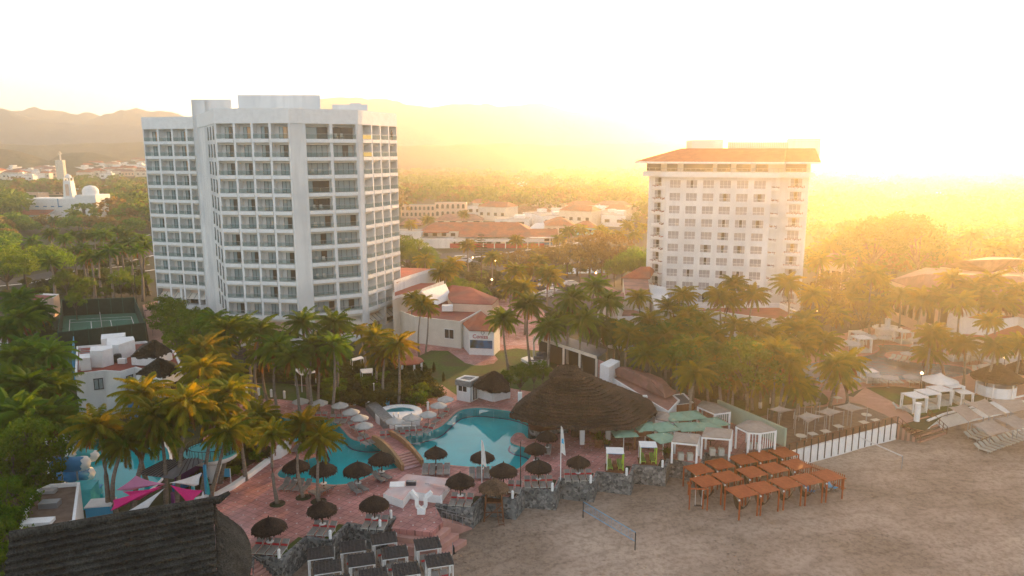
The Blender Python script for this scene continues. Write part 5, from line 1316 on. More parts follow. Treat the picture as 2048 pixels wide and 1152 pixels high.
mb = MB(); a, b = bil(.5, .08) + o, bil(.5, .86) + o; mb.bar(a + Vector((0, 0, .5)), b + Vector((0, 0, .5)), .03, .95, 'mesh'); mb.bar(a + Vector((0, 0, 1.0)), b + Vector((0, 0, 1.0)), .06, .06, 'white2'); mb.build('net', TC)
FT = thing('court_fence', 'tall dark green windscreen fence enclosing the tennis court', 'fence', cq[0])
for i in range(4):
    a, b = cq[i] + o, cq[(i + 1) % 4] + o; mb = MB(); mb.bar(a + Vector((0, 0, 1.7)), b + Vector((0, 0, 1.7)), .06, 3.3, 'mesh'); mb.build('windscreen', FT)
    mb = MB(); k = 6
    for j in range(k): p = a.lerp(b, j / k); mb.box((p.x, p.y, 1.8), (.09, .09, 3.7), 'courtdark')
    mb.bar(a + Vector((0, 0, 3.42)), b + Vector((0, 0, 3.42)), .07, .07, 'courtdark'); mb.build('post', FT)
struct('practice_court', poly_holes(px_loop([(118, 706), (170, 700), (165, 760), (110, 768)]), [], .03, 'courtdark', 'c'))
lm = MB(); lm.tube([(0, 0, 0), (0, 0, 9)], [.09, .06], 'black', 6); lmp = lm.mesh('pole'); lh = MB(); lh.box((.35, 0, 9), (.8, .3, .15), 'black'); lhm = lh.mesh('lamp_head')
fl2 = []
for x, y, h in ((275, 620, 1.0), (295, 680, .62), (306, 672, .45)):
    t = thing('floodlight', None, 'lamp', G(x, y), 0, 'floodlights by the tennis court'); part('pole', lmp, t); part('lamp_head', lhm, t); t.scale = (h,) * 3; fl2.append(t)
ordinals(fl2, 'slim dark floodlight post', 'at the right side of the tennis court')

# dark-roofed service building at the lower left
SB, c = bldg('service_building', 'low building with a dark brown flat roof and white parapet beside the long thatched roof', 'building', [(35, 1068), (150, 1040), (160, 964), (100, 968), (60, 985)], 4.2, 'white', 'brownpave')
for (x, y), sz, m_ in (((100, 1010), (1.5, .9, .5), 'steel'), ((77, 1046), (2.2, 1.0, .3), 'white2'), ((96, 984), (1.4, .7, .3), 'concrete')):
    p = G(x, y, 4.0) - c; mb = MB(); mb.box((p.x, p.y, 4.1), sz, m_, rz=.15); mb.build('roof_unit', SB)
# long thatched roof
r0, r1 = GY(20, 1074, G(20, 1074, 7.2).y), G(438, 1003, 7.2); r0 = G(20, 1074, 7.2)
d = (r1 - r0).normalized(); nn = Vector((d.y, -d.x, 0))
LT = thing('thatched_hall', 'very long dark grey thatched roof with layered courses in the bottom left corner', 'thatched roof', (r0 + r1) / 2 - Vector((0, 0, 7.2))); o = -LT.location
e0, e1 = r0 + nn * 7.6 - Vector((0, 0, 4.6)), r1 + nn * 7.0 - Vector((0, 0, 4.6)) - d * .5
tip = r1 + d * .8 + Vector((0, 0, .35))
topl = dense([r0 + o, tip + o - d * 1.2], 70); botl = dense([e0 + o, e1 + o], 70)
thatched(topl, botl, 15, 'thatch_grey', 'front_slope', LT, .34)
b0, b1 = r0 - nn * 6.5 - Vector((0, 0, 4.6)), r1 - nn * 6.5 - Vector((0, 0, 4.6))
thatched(dense([r0 + o, tip + o - d * 1.2], 40), dense([b0 + o, b1 + o], 40), 10, 'thatch_grey', 'back_slope', LT, .15)
arc = []; A0 = r1 + o - d * .4
for k in range(25):
    a = -PI / 2 + PI * k / 24; rad = 7.0 if a < 0 else 6.5
    arc.append(r1 + o + nn * (-math.sin(a)) * rad * 1.0 + d * math.cos(a) * 2.7 - d * .6 - Vector((0, 0, 4.6)))
thatched([A0.lerp(p, .04) - Vector((0, 0, .5)) for p in arc], arc, 11, 'thatch_grey', 'hip_end', LT, .15)
mb = MB(); mb.tube([r0 + o + Vector((0, 0, .1)), r1 + o + Vector((0, 0, .15)), tip + o + Vector((0, 0, .25))], [.35, .35, .16], 'thatch_grey', 8); mb.build('ridge_cap', LT)
for k in range(7):
    p = e0.lerp(e1, k / 6 * .96 + .02) + o - nn * 1.2; mb = MB(); mb.tube([(p.x, p.y, 0), (p.x, p.y, 3.4)], .18, 'darkwood', 8); mb.build('post', LT)

# great palapa over the pool bar
pe = [(1018, 831), (1034, 838), (1060, 846), (1100, 853), (1142, 857), (1185, 860), (1226, 860), (1264, 857), (1292, 843), (1314, 825), (1304, 806), (1280, 791), (1240, 781), (1190, 775), (1130, 775), (1085, 782), (1050, 795), (1032, 810)]
PE = px_loop(pe, 3.0); pc = sum(PE, Vector()) / len(PE); pc.z = 0
GP = thing('palapa_bar', 'great brown conical thatched roof over the bar beside the turquoise pool', 'thatched roof', pc)
apx = GY(1136, 733, pc.y + .5) - pc; ringw = [p - pc for p in PE]
for p in ringw: p.z = 3.0
loop = ringw + [ringw[0]]
gap = lambda p: False
bot = dense(loop, 6); top = [apx.lerp(b, .10) for b in bot]
for i, b in enumerate(bot): top[i] = Vector((apx.x, apx.y, apx.z)).lerp(b, .10)
# the slope sags slightly between apex and eaves
n_ = len(bot); k0, k1 = int(n_ * .70), int(n_ * .875)
thatched(top[:k0 + 1], bot[:k0 + 1], 18, 'thatch_big', 'thatched_roof', GP, .22, seed=3, sag=.05)
thatched(top[k1:], bot[k1:], 18, 'thatch_big', 'thatched_roof', GP, .22, seed=4, sag=.05)
lowt = [top[i].lerp(bot[i], .42) - Vector((0, 0, .9)) for i in range(k0 - 1, k1 + 2)]; lowb = [bot[i] - Vector((0, 0, .2)) for i in range(k0 - 1, k1 + 2)]
thatched(lowt, lowb, 8, 'thatch_big', 'lower_roof', GP, .15, seed=5)
cap = [apx + Vector((math.cos(a) * 2.3, math.sin(a) * 1.7, -1.1)) for a in np.linspace(0, 2 * PI, 21)]
thatched([apx + Vector((math.cos(a) * 1.0, math.sin(a) * .15, .25)) for a in np.linspace(0, 2 * PI, 21)], cap, 4, 'thatch_big', 'roof_cap', GP, .12, seed=6)
for x, y in ((1165, 892), (1217, 882), (1040, 838), (1250, 875), (1120, 858), (1290, 845)):
    p = G(x, y) - pc; mb = MB(); mb.box((p.x, p.y + .6, 1.7), (.55, .55, 3.4), 'white'); mb.build('pillar', GP)
bc = [G(x, y) - pc for x, y in ((1060, 868), (1056, 856), (1064, 847), (1090, 846), (1135, 852), (1137, 866), (1105, 868), (1078, 872))]
mb = MB(); mb.prism([(p.x, p.y) for p in bc], -1.2, .55, 'rubble', top='wood'); mb.build('bar_counter', GP)
for k in range(5): p = G(1150 + k * 20, 872 - (k % 2) * 6) - pc; mb = MB(); mb.box((p.x, p.y, .38), (.9, .9, .76), 'darkwood'); mb.build('table', GP)
mb = MB(); p = G(1112, 852) - pc; mb.box((p.x, p.y, 1.0), (3.4, .1, .5), 'blue'); mb.build('back_bar', GP)

# white kiosk and thatched bar on the lawn
KI, c = bldg('kiosk', 'small white kiosk with a dark window beside the lawn', 'kiosk', [(913, 757), (940, 762), (958, 753), (930, 750)], 3.1, 'white')
KP = px_loop([(913, 757), (940, 762), (958, 753), (930, 750)], 3.1)
for p in KP: p.z = 0
wallquad(KI, c, (*along(KP, 0, .15, .8), 1.4, 2.3), 'darkglass', 'window', frame='white2'); wallquad(KI, c, (*along(KP, 1, .2, .7), .1, 2.2), 'darkglass', 'door', frame='white2')
mb = MB(); mb.prism([(p.x, p.y) for p in offset_loop(rel(KP, c), .22)], 2.2, 2.95, 'stonegrey'); mb.build('band', KI)
bb_ = px_loop([(946, 772), (987, 784), (1021, 781), (1017, 757), (985, 751), (955, 757)], 2.6); bcn = sum(bb_, Vector()) / 6; bcn.z = 0
TB = thing('thatched_bar', 'small dark thatched bar with a white counter between kiosk and great palapa', 'bar', bcn); a_ = G(988, 741, 5.0) - bcn
lp = [p - bcn for p in bb_] + [bb_[0] - bcn]; bt = dense(lp, 8); thatched([a_.lerp(b, .04) for b in bt], bt, 8, 'thatch', 'thatched_roof', TB, .10, seed=8)
for x, y in ((955, 797), (987, 802), (1018, 797)): p = G(x, y) - bcn; mb = MB(); mb.tube([(p.x, p.y, 0), (p.x, p.y, 2.7)], .09, 'white2', 8); mb.build('post', TB)
for a, b in (((958, 795), (987, 803)), ((987, 803), (1019, 795))):
    p, q = G(*a) - bcn, G(*b) - bcn; mb = MB(); mb.bar(p + Vector((0, 0, .55)), q + Vector((0, 0, .55)), .4, 1.1, 'white2'); mb.build('counter', TB)

# conference building with red roofs
cp = [(790, 618), (829, 633), (921, 643), (984, 608), (905, 596), (800, 603)]
CB1, c = bldg('restaurant_building', 'cream building with red roofs, white parapets and a painted sea mural, between tower and lawn', 'building', cp, 4.9, 'offwhite', 'redroof', par=.5)
CP = px_loop(cp, 4.9)
for p in CP: p.z = 0
wallquad(CB1, c, (*along(CP, 1, .66, .86), 1.6, 3.3), 'darkglass', 'window', frame='white2')
for px, h, wm, nm in (([(788, 535), (879, 538), (820, 556), (788, 567)], 9.2, 'white', 'upper_block'), ([(785, 565), (888, 567), (843, 584), (785, 600)], 7.4, 'offwhite', 'middle_block')):
    Q = rel(px_loop(px, h), c); mb = MB(); mb.prism([(p.x, p.y) for p in Q], 0, h, wm); mb.build(nm, CB1)
    I = offset_loop(Q, -.5); r_ = poly_holes(I, [], h + .05, 'redroof', 'r'); r_.build('roof', CB1)
    mb = MB(); m_ = len(Q); v = [(p.x, p.y, h) for p in Q] + [(p.x, p.y, h + .6) for p in Q]; mb.add(v, [(i, (i + 1) % m_, m_ + (i + 1) % m_, m_ + i) for i in (1, 2)], 'white2'); mb.build('parapet', CB1)
sl_ = [G(843, 583, 7.9) - c, G(891, 567, 7.9) - c, G(905, 596, 5.3) - c, G(872, 611, 5.0) - c]; mb = MB(); mb.add(sl_, [(0, 1, 2, 3)], 'white2'); mb.build('sloping_fascia', CB1)
hb_ = [(893, 575), (897, 596), (905, 606), (984, 609), (997, 597), (940, 575)]
mb = MB(); mb.prism([(p.x, p.y) for p in rel(px_loop(hb_, 6.0), c)], 0, 5.9, 'peach'); mb.build('rear_block', CB1)
hiproof(CB1, c, hb_, 6.0, [(905, 570), (940, 574)], 7.2, 'redroof')
for p_, nm in (((895, 622), 'air_conditioner'), ((917, 612), 'satellite_dish')):
    p = G(*p_, 4.6) - c; mb = MB()
    if nm == 'air_conditioner': mb.box((p.x, p.y, 5.2), (2.0, 1.2, 1.1), 'white2')
    else: mb.lathe([(.01, 0), (.5, .12), (.75, .3)], 'steel', 16, (p.x, p.y, 5.3)); mb.tube([(p.x, p.y, 4.5), (p.x, p.y, 5.3)], .05, 'steel', 6)
    mb.build(nm, CB1)
fr_px = [(925, 646), (938, 660), (988, 662), (1000, 652), (975, 632), (955, 632)]
Q = rel(px_loop(fr_px, 4.3), c); mb = MB(); mb.prism([(p.x, p.y) for p in Q], -.2, 4.3, 'white2'); mb.build('entrance_bay', CB1)
hiproof(CB1, c, fr_px, 4.4, [(962, 622)], 6.6, 'terracotta', 'bay_roof')
a, b = px_loop([(938, 660), (988, 662)], 4.3); a.z = b.z = 0
a2, b2 = a.lerp(b, .04), a.lerp(b, .93)
mural = M('sea_mural', (.03, .16, .33), (.02, .10, .22), .5, .6, c3=(.03, .05, .02), s3=.6); MT['mural'] = mural
wallquad(CB1, c, (a2, b2, 1.2, 2.6), 'mural', 'mural')
sg = part('sign_text', text_mesh('Coniza', .95, 'red'), CB1, (a.lerp(b, .45) - c) + Vector((0, -.12, 2.95)), (R(90), 0, dirz(a, b)))
mb = MB(); q_ = a.lerp(b, .55) - c; mb.lathe([(.28, 0), (.30, .02), (.24, .02)], 'frame', 20); ob = mb.build('emblem', CB1); ob.location = (q_.x, q_.y - .15, 3.95); ob.rotation_euler = (R(90), 0, 0)

# long dark pergola hall behind the lawn
pg = [G(1063, 700), G(1300, 760)]; PG = thing('open_hall', 'dark open hall with a pale sloping roof edge behind the great palapa', 'pavilion', G(1150, 720)); o = -PG.location
q = px_loop([(1068, 674), (1150, 700), (1193, 715), (1215, 700), (1095, 662)], 4.2); mb = MB(); mb.prism([((p + o).x, (p + o).y) for p in q], 4.0, 4.25, 'slate'); mb.build('roof', PG)
mb = MB(); mb.bar(q[0] + o, q[2] + o + Vector((0, 0, .0)), .12, .45, 'offwhite'); mb.build('fascia', PG)
for k in range(5): p = q[0].lerp(q[2], k / 4) + o; mb = MB(); mb.box((p.x, p.y, 2), (.3, .3, 4), 'offwhite'); mb.build('post', PG)
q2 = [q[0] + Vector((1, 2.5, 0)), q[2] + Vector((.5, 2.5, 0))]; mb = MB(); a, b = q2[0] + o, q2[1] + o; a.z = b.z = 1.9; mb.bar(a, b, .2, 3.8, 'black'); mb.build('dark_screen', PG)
# white steps and shade sails beside the lawn
ws_ = thing('stone_steps', 'white tiled ramp and steps at the edge of the lawn under the palms', 'steps', G(1070, 738)); o = -ws_.location
mb = MB(); mb.prism([((G(x, y) + o).x, (G(x, y) + o).y) for x, y in ((1042, 722), (1055, 718), (1098, 728), (1080, 742))], 0, .5, 'white2'); mb.build('ramp', ws_)
for k in range(3): mb = MB(); p = G(1072 + k * 5, 727 - k * 3) + o; mb.box((p.x, p.y, .3 + .2 * k), (1.6, .6, .6 + .4 * k), 'slate', rz=.3); mb.build('step', ws_)

# lobby wings at the foot of the second tower
LB, c = bldg('lobby_building', 'wide low lobby with pink tiled roofs and white fascia left of the second tower', 'building', [(1227, 614), (1272, 617), (1303, 628), (1303, 632), (1236, 633)], 6.0, 'white2', 'oldtile', par=.3)
for px, h, m_, nm in (([(1211, 572), (1253, 587), (1243, 614), (1221, 612), (1195, 600)], 7.6, 'oldtile', 'pink_wing'), ([(1246, 554), (1296, 556), (1300, 590), (1250, 590)], 8.5, 'oldtile', 'rear_wing')):
    Q = rel(px_loop(px, h), c); mb = MB(); mb.prism([(p.x, p.y) for p in Q], 0, h, 'offwhite', top='oldtile'); mb.build(nm, LB)
hiproof(LB, c, [(1243, 555), (1300, 557), (1310, 540), (1282, 540)], 8.7, [(1282, 533), (1300, 533)], 10.6, 'terracotta')
pw = G(1320, 600, 6) - c
for px, h in (([(1297, 568), (1330, 574), (1346, 620), (1310, 620)], 7.5),): mb = MB(); mb.prism([(p.x, p.y) for p in rel(px_loop(px, h), c)], 0, h, 'white'); mb.build('white_wing', LB)
mb = MB(); a, b = G(1240, 655, 2) - c, G(1308, 662, 2) - c; a.z = b.z = 2.1; mb.bar(a, b, .3, 4.0, 'black'); mb.build('porch_shade', LB)  # black slab standing in for the shade inside the open porch
for x in (1317, 1327): p = G(x, 690) - c; mb = MB(); mb.box((p.x, p.y, 2.2), (.6, .6, 4.4), 'white2'); mb.build('column', LB)
L2, c = bldg('lobby_building', 'low lobby roof with dark red tiles and white fascia in front of the second tower', 'building', [(1382, 612), (1392, 622), (1440, 624), (1560, 640), (1600, 625), (1560, 606), (1433, 606)], 4.8, 'white2', 'redroof', par=.9, parw=.4)
# long villa behind the palms, right
for i, (px, h, ap, lb) in enumerate((([(1780, 560), (1850, 583), (2000, 600), (2090, 585), (2040, 545), (1850, 535)], 8.0, [(1850, 548), (2040, 552)], 'big terracotta roofed building fading in golden haze at the right edge'),
                                     ([(1960, 612), (2120, 640), (2160, 600), (2010, 585)], 7.0, [(2020, 594), (2130, 600)], 'terracotta roofed gallery building at the right edge above the white-walled house'),
                                     ([(1880, 532), (1980, 545), (2080, 520), (1990, 512)], 9.0, [(1930, 521), (2020, 518)], 'farther terracotta roof in the haze behind the large one at right'),
                                     ([(1640, 520), (1700, 528), (1715, 510), (1660, 505)], 7.0, [(1670, 507), (1695, 510)], 'small pinkish roof between palms just right of the second tower'))):
    t, c = bldg('villa', lb, 'building', px, h, 'peach', 'terracotta', par=.1); hiproof(t, c, px, h + .1, ap, h + 3.0, 'oldtile', 'tiled_roof')
    WP = px_loop(px, h)
    for p in WP: p.z = 0
    for e in (0, 1):
        for k in range(5): wallquad(t, c, (*along(WP, e, .06 + k * .19, .17 + k * .19), h * .25, h * .68), 'win_dark', 'window')
WH, c = bldg('white_house', 'white-walled house with folded red roofs at the right edge above the pool', 'house', [(1920, 633), (1975, 641), (2038, 634), (2060, 640), (2060, 628), (1960, 624)], 6.5, 'white2', 'terracotta', par=.4)
mb = MB(); mb.prism([(p.x, p.y) for p in rel(px_loop([(1898, 605), (1944, 612), (1960, 616), (1958, 604), (1905, 600)], 7.5), c)], 0, 7.5, 'white2'); mb.build('upper_block', WH)
hiproof(WH, c, [(1925, 668), (1985, 685), (2090, 690), (2090, 650), (2045, 645)], 3.6, [(2030, 640)], 5.5, 'terracotta', 'lower_roof')
mb = MB(); mb.prism([(p.x, p.y) for p in rel(px_loop([(1928, 672), (1985, 688), (2088, 692), (2088, 655)], 3.4), c)], 0, 3.4, 'offwhite'); mb.build('lower_block', WH)

# small building behind the tennis court and at far left
bldg('low_building', 'long low pinkish building with a red roof behind the palms at the left edge', 'building', [(55, 604), (106, 596), (118, 588), (70, 586), (40, 594)], 4.0, 'peach', 'redroof')
bldg('low_building', 'grey flat-roofed building hidden among dark palms at the far left edge', 'building', [(-60, 640), (15, 645), (20, 690), (-60, 700)], 5.0, 'concrete', 'concrete')

# restaurant by the sea wall: tiled building, frames, parasols
RB, c = bldg('restroom_building', 'long white building under weathered pink tiles between great palapa and green cafe parasols', 'building', [(1208, 746), (1250, 772), (1292, 798), (1337, 823), (1360, 800), (1325, 770), (1270, 738), (1222, 734)], 2.9, 'white', 'oldtile', par=.1)
hiproof(RB, c, [(1216, 743), (1258, 760), (1292, 776), (1330, 795), (1352, 785), (1325, 757), (1275, 736), (1235, 732)], 3.2, [(1240, 735), (1325, 768)], 4.6, 'oldtile', 'tiled_roof')
for ap, base in (((1272, 746), [(1262, 760), (1286, 772), (1296, 752)]), ((1300, 762), [(1292, 775), (1330, 794), (1330, 768)])):
    B_ = [G(x, y, 3.3) - c for x, y in base]; A_ = G(*ap, 4.6) - c; mb = MB(); mb.add(B_ + [A_], [(0, 1, 3), (1, 2, 3), (2, 0, 3)], 'oldtile'); mb.build('gable_roof', RB)
mb = MB(); Q = rel(px_loop([(1200, 728), (1218, 735), (1240, 722), (1222, 717)], 4.8), c); mb.prism([(p.x, p.y) for p in Q], 0, 4.8, 'white2'); mb.build('tower_block', RB)
RP = px_loop([(1250, 772), (1337, 823)], 2.9)
for p in RP: p.z = 0
for k in range(3): wallquad(RB, c, (RP[0].lerp(RP[1], .1 + .3 * k), RP[0].lerp(RP[1], .25 + .3 * k), 1.3, 2.1), 'win_dark', 'window')
def frame_pav(label, pxs, h, z=0.0, lattice=(), fabric=True, group='white framed restaurant pavilions', mat='canvas'):
    P = px_loop(pxs, h + z); c = sum(P, Vector()) / len(P); c.z = z; t = thing('pavilion', label, 'pavilion', c, 0, group); Q = rel(P, c); n = len(Q)
    mb = MB(); v = [Vector((p.x, p.y, h)) for p in Q] + [Vector((0, 0, h + .45))]; w_ = [p - Vector((0, 0, .12)) for p in v[:-1]]
    mb.add(v + w_, [(i, (i + 1) % n, n) for i in range(n)] + [(i, (i + 1) % n, n + 1 + (i + 1) % n, n + 1 + i) for i in range(n)], mat); mb.build('canopy', t)
    for p in Q: mb = MB(); mb.box((p.x * .97, p.y * .97, (h - .12) / 2), (.2, .2, h - .12), 'white2'); mb.build('post', t)
    for i in range(n):
        a, b = Q[i] * .97, Q[(i + 1) % n] * .97; mb = MB(); mb.bar(Vector((a.x, a.y, h - .22)), Vector((b.x, b.y, h - .22)), .14, .18, 'white2'); mb.build('beam', t)
    for i in lattice:
        a, b = Q[i] * .98, Q[(i + 1) % n] * .98; mb = MB(); k = max(4, int((b - a).length / .28))
        for j in range(k): p = a.lerp(b, (j + .5) / k); mb.box((p.x, p.y, h * .5 + .25 + (h * .2 if len(lattice) > 1 and n == 5 else 0)), (.08, .05, h * .86 - .5 if n != 5 else h * .5), 'white2')
        mb.build('lattice', t)
    for k in range(2): mb = MB(); mb.box((-.5 + k, -.1 * k, .4), (.6, .6, .8), 'whitesling'); mb.build('sofa', t)
    return t
frame_pav('small white lattice pavilion nearest the great palapa', [(1311, 838), (1351, 845), (1357, 824), (1315, 821)], 2.3, 0, (0,))
frame_pav('white framed pavilion with grey canopy on the wall, left of the larger one', [(1344, 882), (1395, 887), (1400, 868), (1350, 864)], 2.6, 0)
frame_pav('large white framed pavilion with grey canopy in the middle of the restaurant', [(1403, 872), (1461, 876), (1465, 858), (1412, 854)], 2.7, 0)
frame_pav('five-sided white pavilion hung with white strings beside the pale green wall', [(1472, 851), (1497, 863), (1521, 864), (1553, 859), (1521, 842), (1495, 840)], 2.8, 0, (1, 2))
frame_pav('white lattice pavilion with a dark grey canopy behind the green parasols', [(1395, 811), (1430, 826), (1461, 822), (1433, 806), (1405, 800)], 2.4, 0, (1,))
t, c = bldg('shed', 'grey roofed open shed at the end of the pink tiled building', 'shed', [(1331, 791), (1354, 810), (1388, 806), (1368, 786)], 2.7, 'wood', 'slate', par=.1)
sqp = MB(); r_ = 1.38; sqp.add([(-r_, -r_, 2.15), (r_, -r_, 2.15), (r_, r_, 2.15), (-r_, r_, 2.15), (0, 0, 2.6), (-r_, -r_, 2.05), (r_, -r_, 2.05), (r_, r_, 2.05), (-r_, r_, 2.05)], [(0, 1, 4), (1, 2, 4), (2, 3, 4), (3, 0, 4), (5, 6, 1, 0), (6, 7, 2, 1), (7, 8, 3, 2), (8, 5, 0, 3)], 'green'); sqm = sqp.mesh('canopy')
spp = MB(); spp.tube([(0, 0, 0), (0, 0, 2.6)], .05, 'white2', 6); spm = spp.mesh('pole')
gp_ = []
for i, (x, y) in enumerate(((1248, 862), (1291, 853), (1328, 856), (1327, 872), (1378, 853), (1383, 832), (1428, 841), (1413, 852), (1355, 835))):
    p = G(x, y, 2.3); p.z = 0; t = thing('cafe_parasol', None, 'parasol', p, .12, 'green cafe parasols'); part('canopy', sqm, t, scale=(1, 1, 1 + .07 * (i % 3)), rot=(0, 0, .1 * (i % 4))); part('pole', spm, t); gp_.append(t)
    tb_ = thing('cafe_table', None, 'table', p + Vector((.5, -.3, 0)), 0, 'cafe tables'); m1 = MB(); m1.box((0, 0, .74), (.8, .8, .05), 'wood'); m1.build('table_top', tb_); m1 = MB(); m1.tube([(0, 0, 0), (0, 0, .72)], .05, 'black', 6); m1.build('leg', tb_)
    tb_['label'] = f'brown cafe table in the shade of a green parasol, number {ORD[i]} seen from the palapa'; tb_['label'] = 'brown cafe table standing in the shade of the square green parasols'
ordinals(gp_, 'square sage green parasol', 'over the restaurant tables')
GA = thing('wooden_gate', 'orange-brown wooden gateway between the two lime curtained cabanas', 'gate', G(1284, 900)); mb = MB()
for x in (-.85, .85): m1 = MB(); m1.box((x, 0, 1.1), (.22, .22, 2.2), 'wood'); m1.build('post', GA)
m1 = MB()
for k in range(4): m1.box((0, 0, 1.75 + k * .16), (2.1, .1, .12), 'wood')
m1.build('lintel', GA)
GW = px_loop([(1433, 832), (1500, 862), (1568, 893)]); t = wall_run('garden_wall', GW, -.5, 2.2, .3, 'greenwall', 'pale green garden wall right of the restaurant pavilions')
pots = []
for x, y, s in ((1197, 893, 1.3), (1213, 897, .8), (1333, 917, 1.0)):
    t = thing('plant_pot', None, 'plant pot', G(x, y), 0, 'plant pots by the restaurant'); mb = MB(); mb.lathe([(.01, 0), (.32, 0), (.42, .75), (.36, .75), (.34, .68), (.01, .68)], 'wood' if s > 1.1 else 'black', 14); mb.build('pot', t)
    mb = MB(); rr = random.Random(int(x))
    for k in range(60):
        a = rr.uniform(0, 6.28); e = rr.uniform(.3, 1.4); L = rr.uniform(.6, 1.3); d_ = Vector((math.cos(a) * math.cos(e), math.sin(a) * math.cos(e), math.sin(e))); n_ = Vector((-math.sin(a), math.cos(a), 0)) * .06
        p0 = Vector((0, 0, .65)); p1 = p0 + d_ * L * .6; p2 = p0 + d_ * L - Vector((0, 0, .25 * L)); mb.add([p0 - n_ * .3, p0 + n_ * .3, p1 + n_, p1 - n_, p2], [(0, 1, 2, 3), (3, 2, 4)], 'frond_dk')
    mb.build('foliage', t); t.scale = (s,) * 3; pots.append(t)
ordinals(pots, 'potted leafy plant', 'standing before the restaurant')
rlf = thing('wooden_railing', 'low brown wooden railing in front of the potted palm', 'railing', G(1190, 897)); m1 = MB()
for k in range(5): m1.box((-1.2 + k * .6, 0, .4), (.07, .07, .8), 'wood')
m1.bar((-1.25, 0, .75), (1.25, 0, .75), .07, .07, 'wood'); m1.bar((-1.25, 0, .35), (1.25, 0, .35), .05, .05, 'wood'); m1.build('rails', rlf)

# thatched roof among the palms before the first tower
TP, c = None, None
b_ = px_loop([(462, 727), (510, 732), (560, 728), (565, 712), (530, 704), (475, 708)], 3.0); c = sum(b_, Vector()) / 6; c.z = 0
TP = thing('thatched_terrace', 'dark green-grey hipped thatched roof over tables below the first tower', 'thatched roof', c)
mb = MB(); A_ = [G(488, 692, 5.0) - c, G(545, 695, 5.0) - c]; lp = [p - c for p in b_] + [b_[0] - c]; bt = dense(lp, 8)
tp = [(A_[0] if b.x < (A_[0].x + A_[1].x) / 2 else A_[1]).lerp(b, .02) for b in bt]; thatched(tp, bt, 8, 'thatch_grey', 'thatched_roof', TP, .10, seed=9)
for x, y in ((470, 757), (505, 760), (545, 758)): p = G(x, y) - c; mb = MB(); mb.tube([(p.x, p.y, 0), (p.x, p.y, 3.0)], .12, 'darkwood', 8); mb.build('post', TP)
for i, (px, h, lb) in enumerate((([(588, 738), (618, 732), (632, 744), (602, 750)], 2.6, 'white awning glimpsed between palms in front of the tower, left one'), ([(700, 718), (722, 712), (728, 716), (704, 722)], 2.8, 'small bluish awning right at the foot of the tower'), ([(720, 738), (745, 736), (745, 745), (724, 746)], 2.6, 'pale peach awning behind the dark hedge'))):
    P = px_loop(px, h); c = sum(P, Vector()) / 4; c.z = 0; t = thing('awning', lb, 'awning', c); mb = MB(); mb.prism([(p.x, p.y) for p in rel(P, c)], h - .1, h, 'curtain'); mb.build('cloth', t); mb = MB()
    for p in rel(P, c): mb.tube([(p.x * .95, p.y * .95, 0), (p.x * .95, p.y * .95, h - .1)], .05, 'white2', 6)
    mb.build('post', t)
GZ = thing('gazebo', 'white gazebo with a terracotta roof at the left edge of the lawn', 'gazebo', G(820, 755)); mb = MB(); mb.lathe([(.02, 3.6), (2.2, 2.7), (2.2, 2.55)], 'terracotta', 8); mb.build('roof', GZ)
for k in range(6): a = k * PI / 3; m1 = MB(); m1.tube([(1.8 * math.cos(a), 1.8 * math.sin(a), 0), (1.8 * math.cos(a), 1.8 * math.sin(a), 2.6)], .16, 'white2', 8); m1.build('column', GZ)
RW = thing('round_wall', 'white curved low wall above the sunlit hedge by the lawn', 'wall', G(826, 768)); mb = MB(); mb.lathe([(2.2, 1.0), (2.4, 1.0), (2.4, 0)], 'white2', 24); mb.lathe([(2.2, 0), (2.2, 1.0)], 'white2', 24); mb.build('masonry', RW)
for x, y in ((868, 742), (887, 763)):
    t = thing('conifer', 'small dark column of a clipped conifer on the lawn, ' + ('left' if x < 880 else 'right') + ' one', 'shrub', G(x, y), 0, 'small conifers on the lawn'); mb = MB(); mb.lathe([(.05, 1.5), (.25, .9), (.3, .3), (.1, 0)], 'bushy', 10, jit=.1); mb.build('foliage', t)
# ------------------------------------------------------------------ children's water park and its shade sails
def sail(label, pts, mat, group=None, sag=.5, nm='shade_sail', cat='shade sail', n=8, mid=None, posts=True):
    """a cloth stretched between 3 or 4 corner points (world)"""
    c = sum(pts, Vector()) / len(pts); c.z = 0; t = thing(nm, label, cat, c, 0, group); P = [p - c for p in pts]
    mb = MB(); v = []
    if len(P) == 3: P = [P[0], P[1], P[2], P[2]]
    for i in range(n + 1):
        for j in range(n + 1):
            a, b = i / n, j / n; p = P[0].lerp(P[1], a).lerp(P[3].lerp(P[2], a), b)
            k = 4 * a * (1 - a) + 4 * b * (1 - b) ; cen = (P[0] + P[1] + P[2] + P[3]) / 4; edge = max(abs(a - .5), abs(b - .5)) * 2
            inw = .14 * (1 - (2 * a - 1) ** 2) * abs(2 * b - 1) ** 3 + .14 * (1 - (2 * b - 1) ** 2) * abs(2 * a - 1) ** 3
            p = p.lerp(cen, inw); p = p - Vector((0, 0, sag * (1 - edge) ** .8)); v.append(p)
    f = [(i * (n + 1) + j, (i + 1) * (n + 1) + j, (i + 1) * (n + 1) + j + 1, i * (n + 1) + j + 1) for i in range(n) for j in range(n)]
    mb.add(v, f, mat); mb.build('cloth', t, smooth=True)
    if posts:
        for p in P[:3] + ([P[3]] if (P[3] - P[2]).length > .1 else []):
            m1 = MB(); m1.tube([(p.x, p.y, -.1 if c.y > 75 or p.z > 3 else 0), (p.x, p.y, p.z + .1)], .05, 'white2' if mat != 'canvas' else 'steel', 6); m1.build('post', t)
    return t
hub = G(331, 968, 4.4)
sail('pale pink shade sail spreading left from the palm trunks', [hub, G(272, 951, 4.0), G(232, 980, 3.0)], 'lightpink', posts=False)
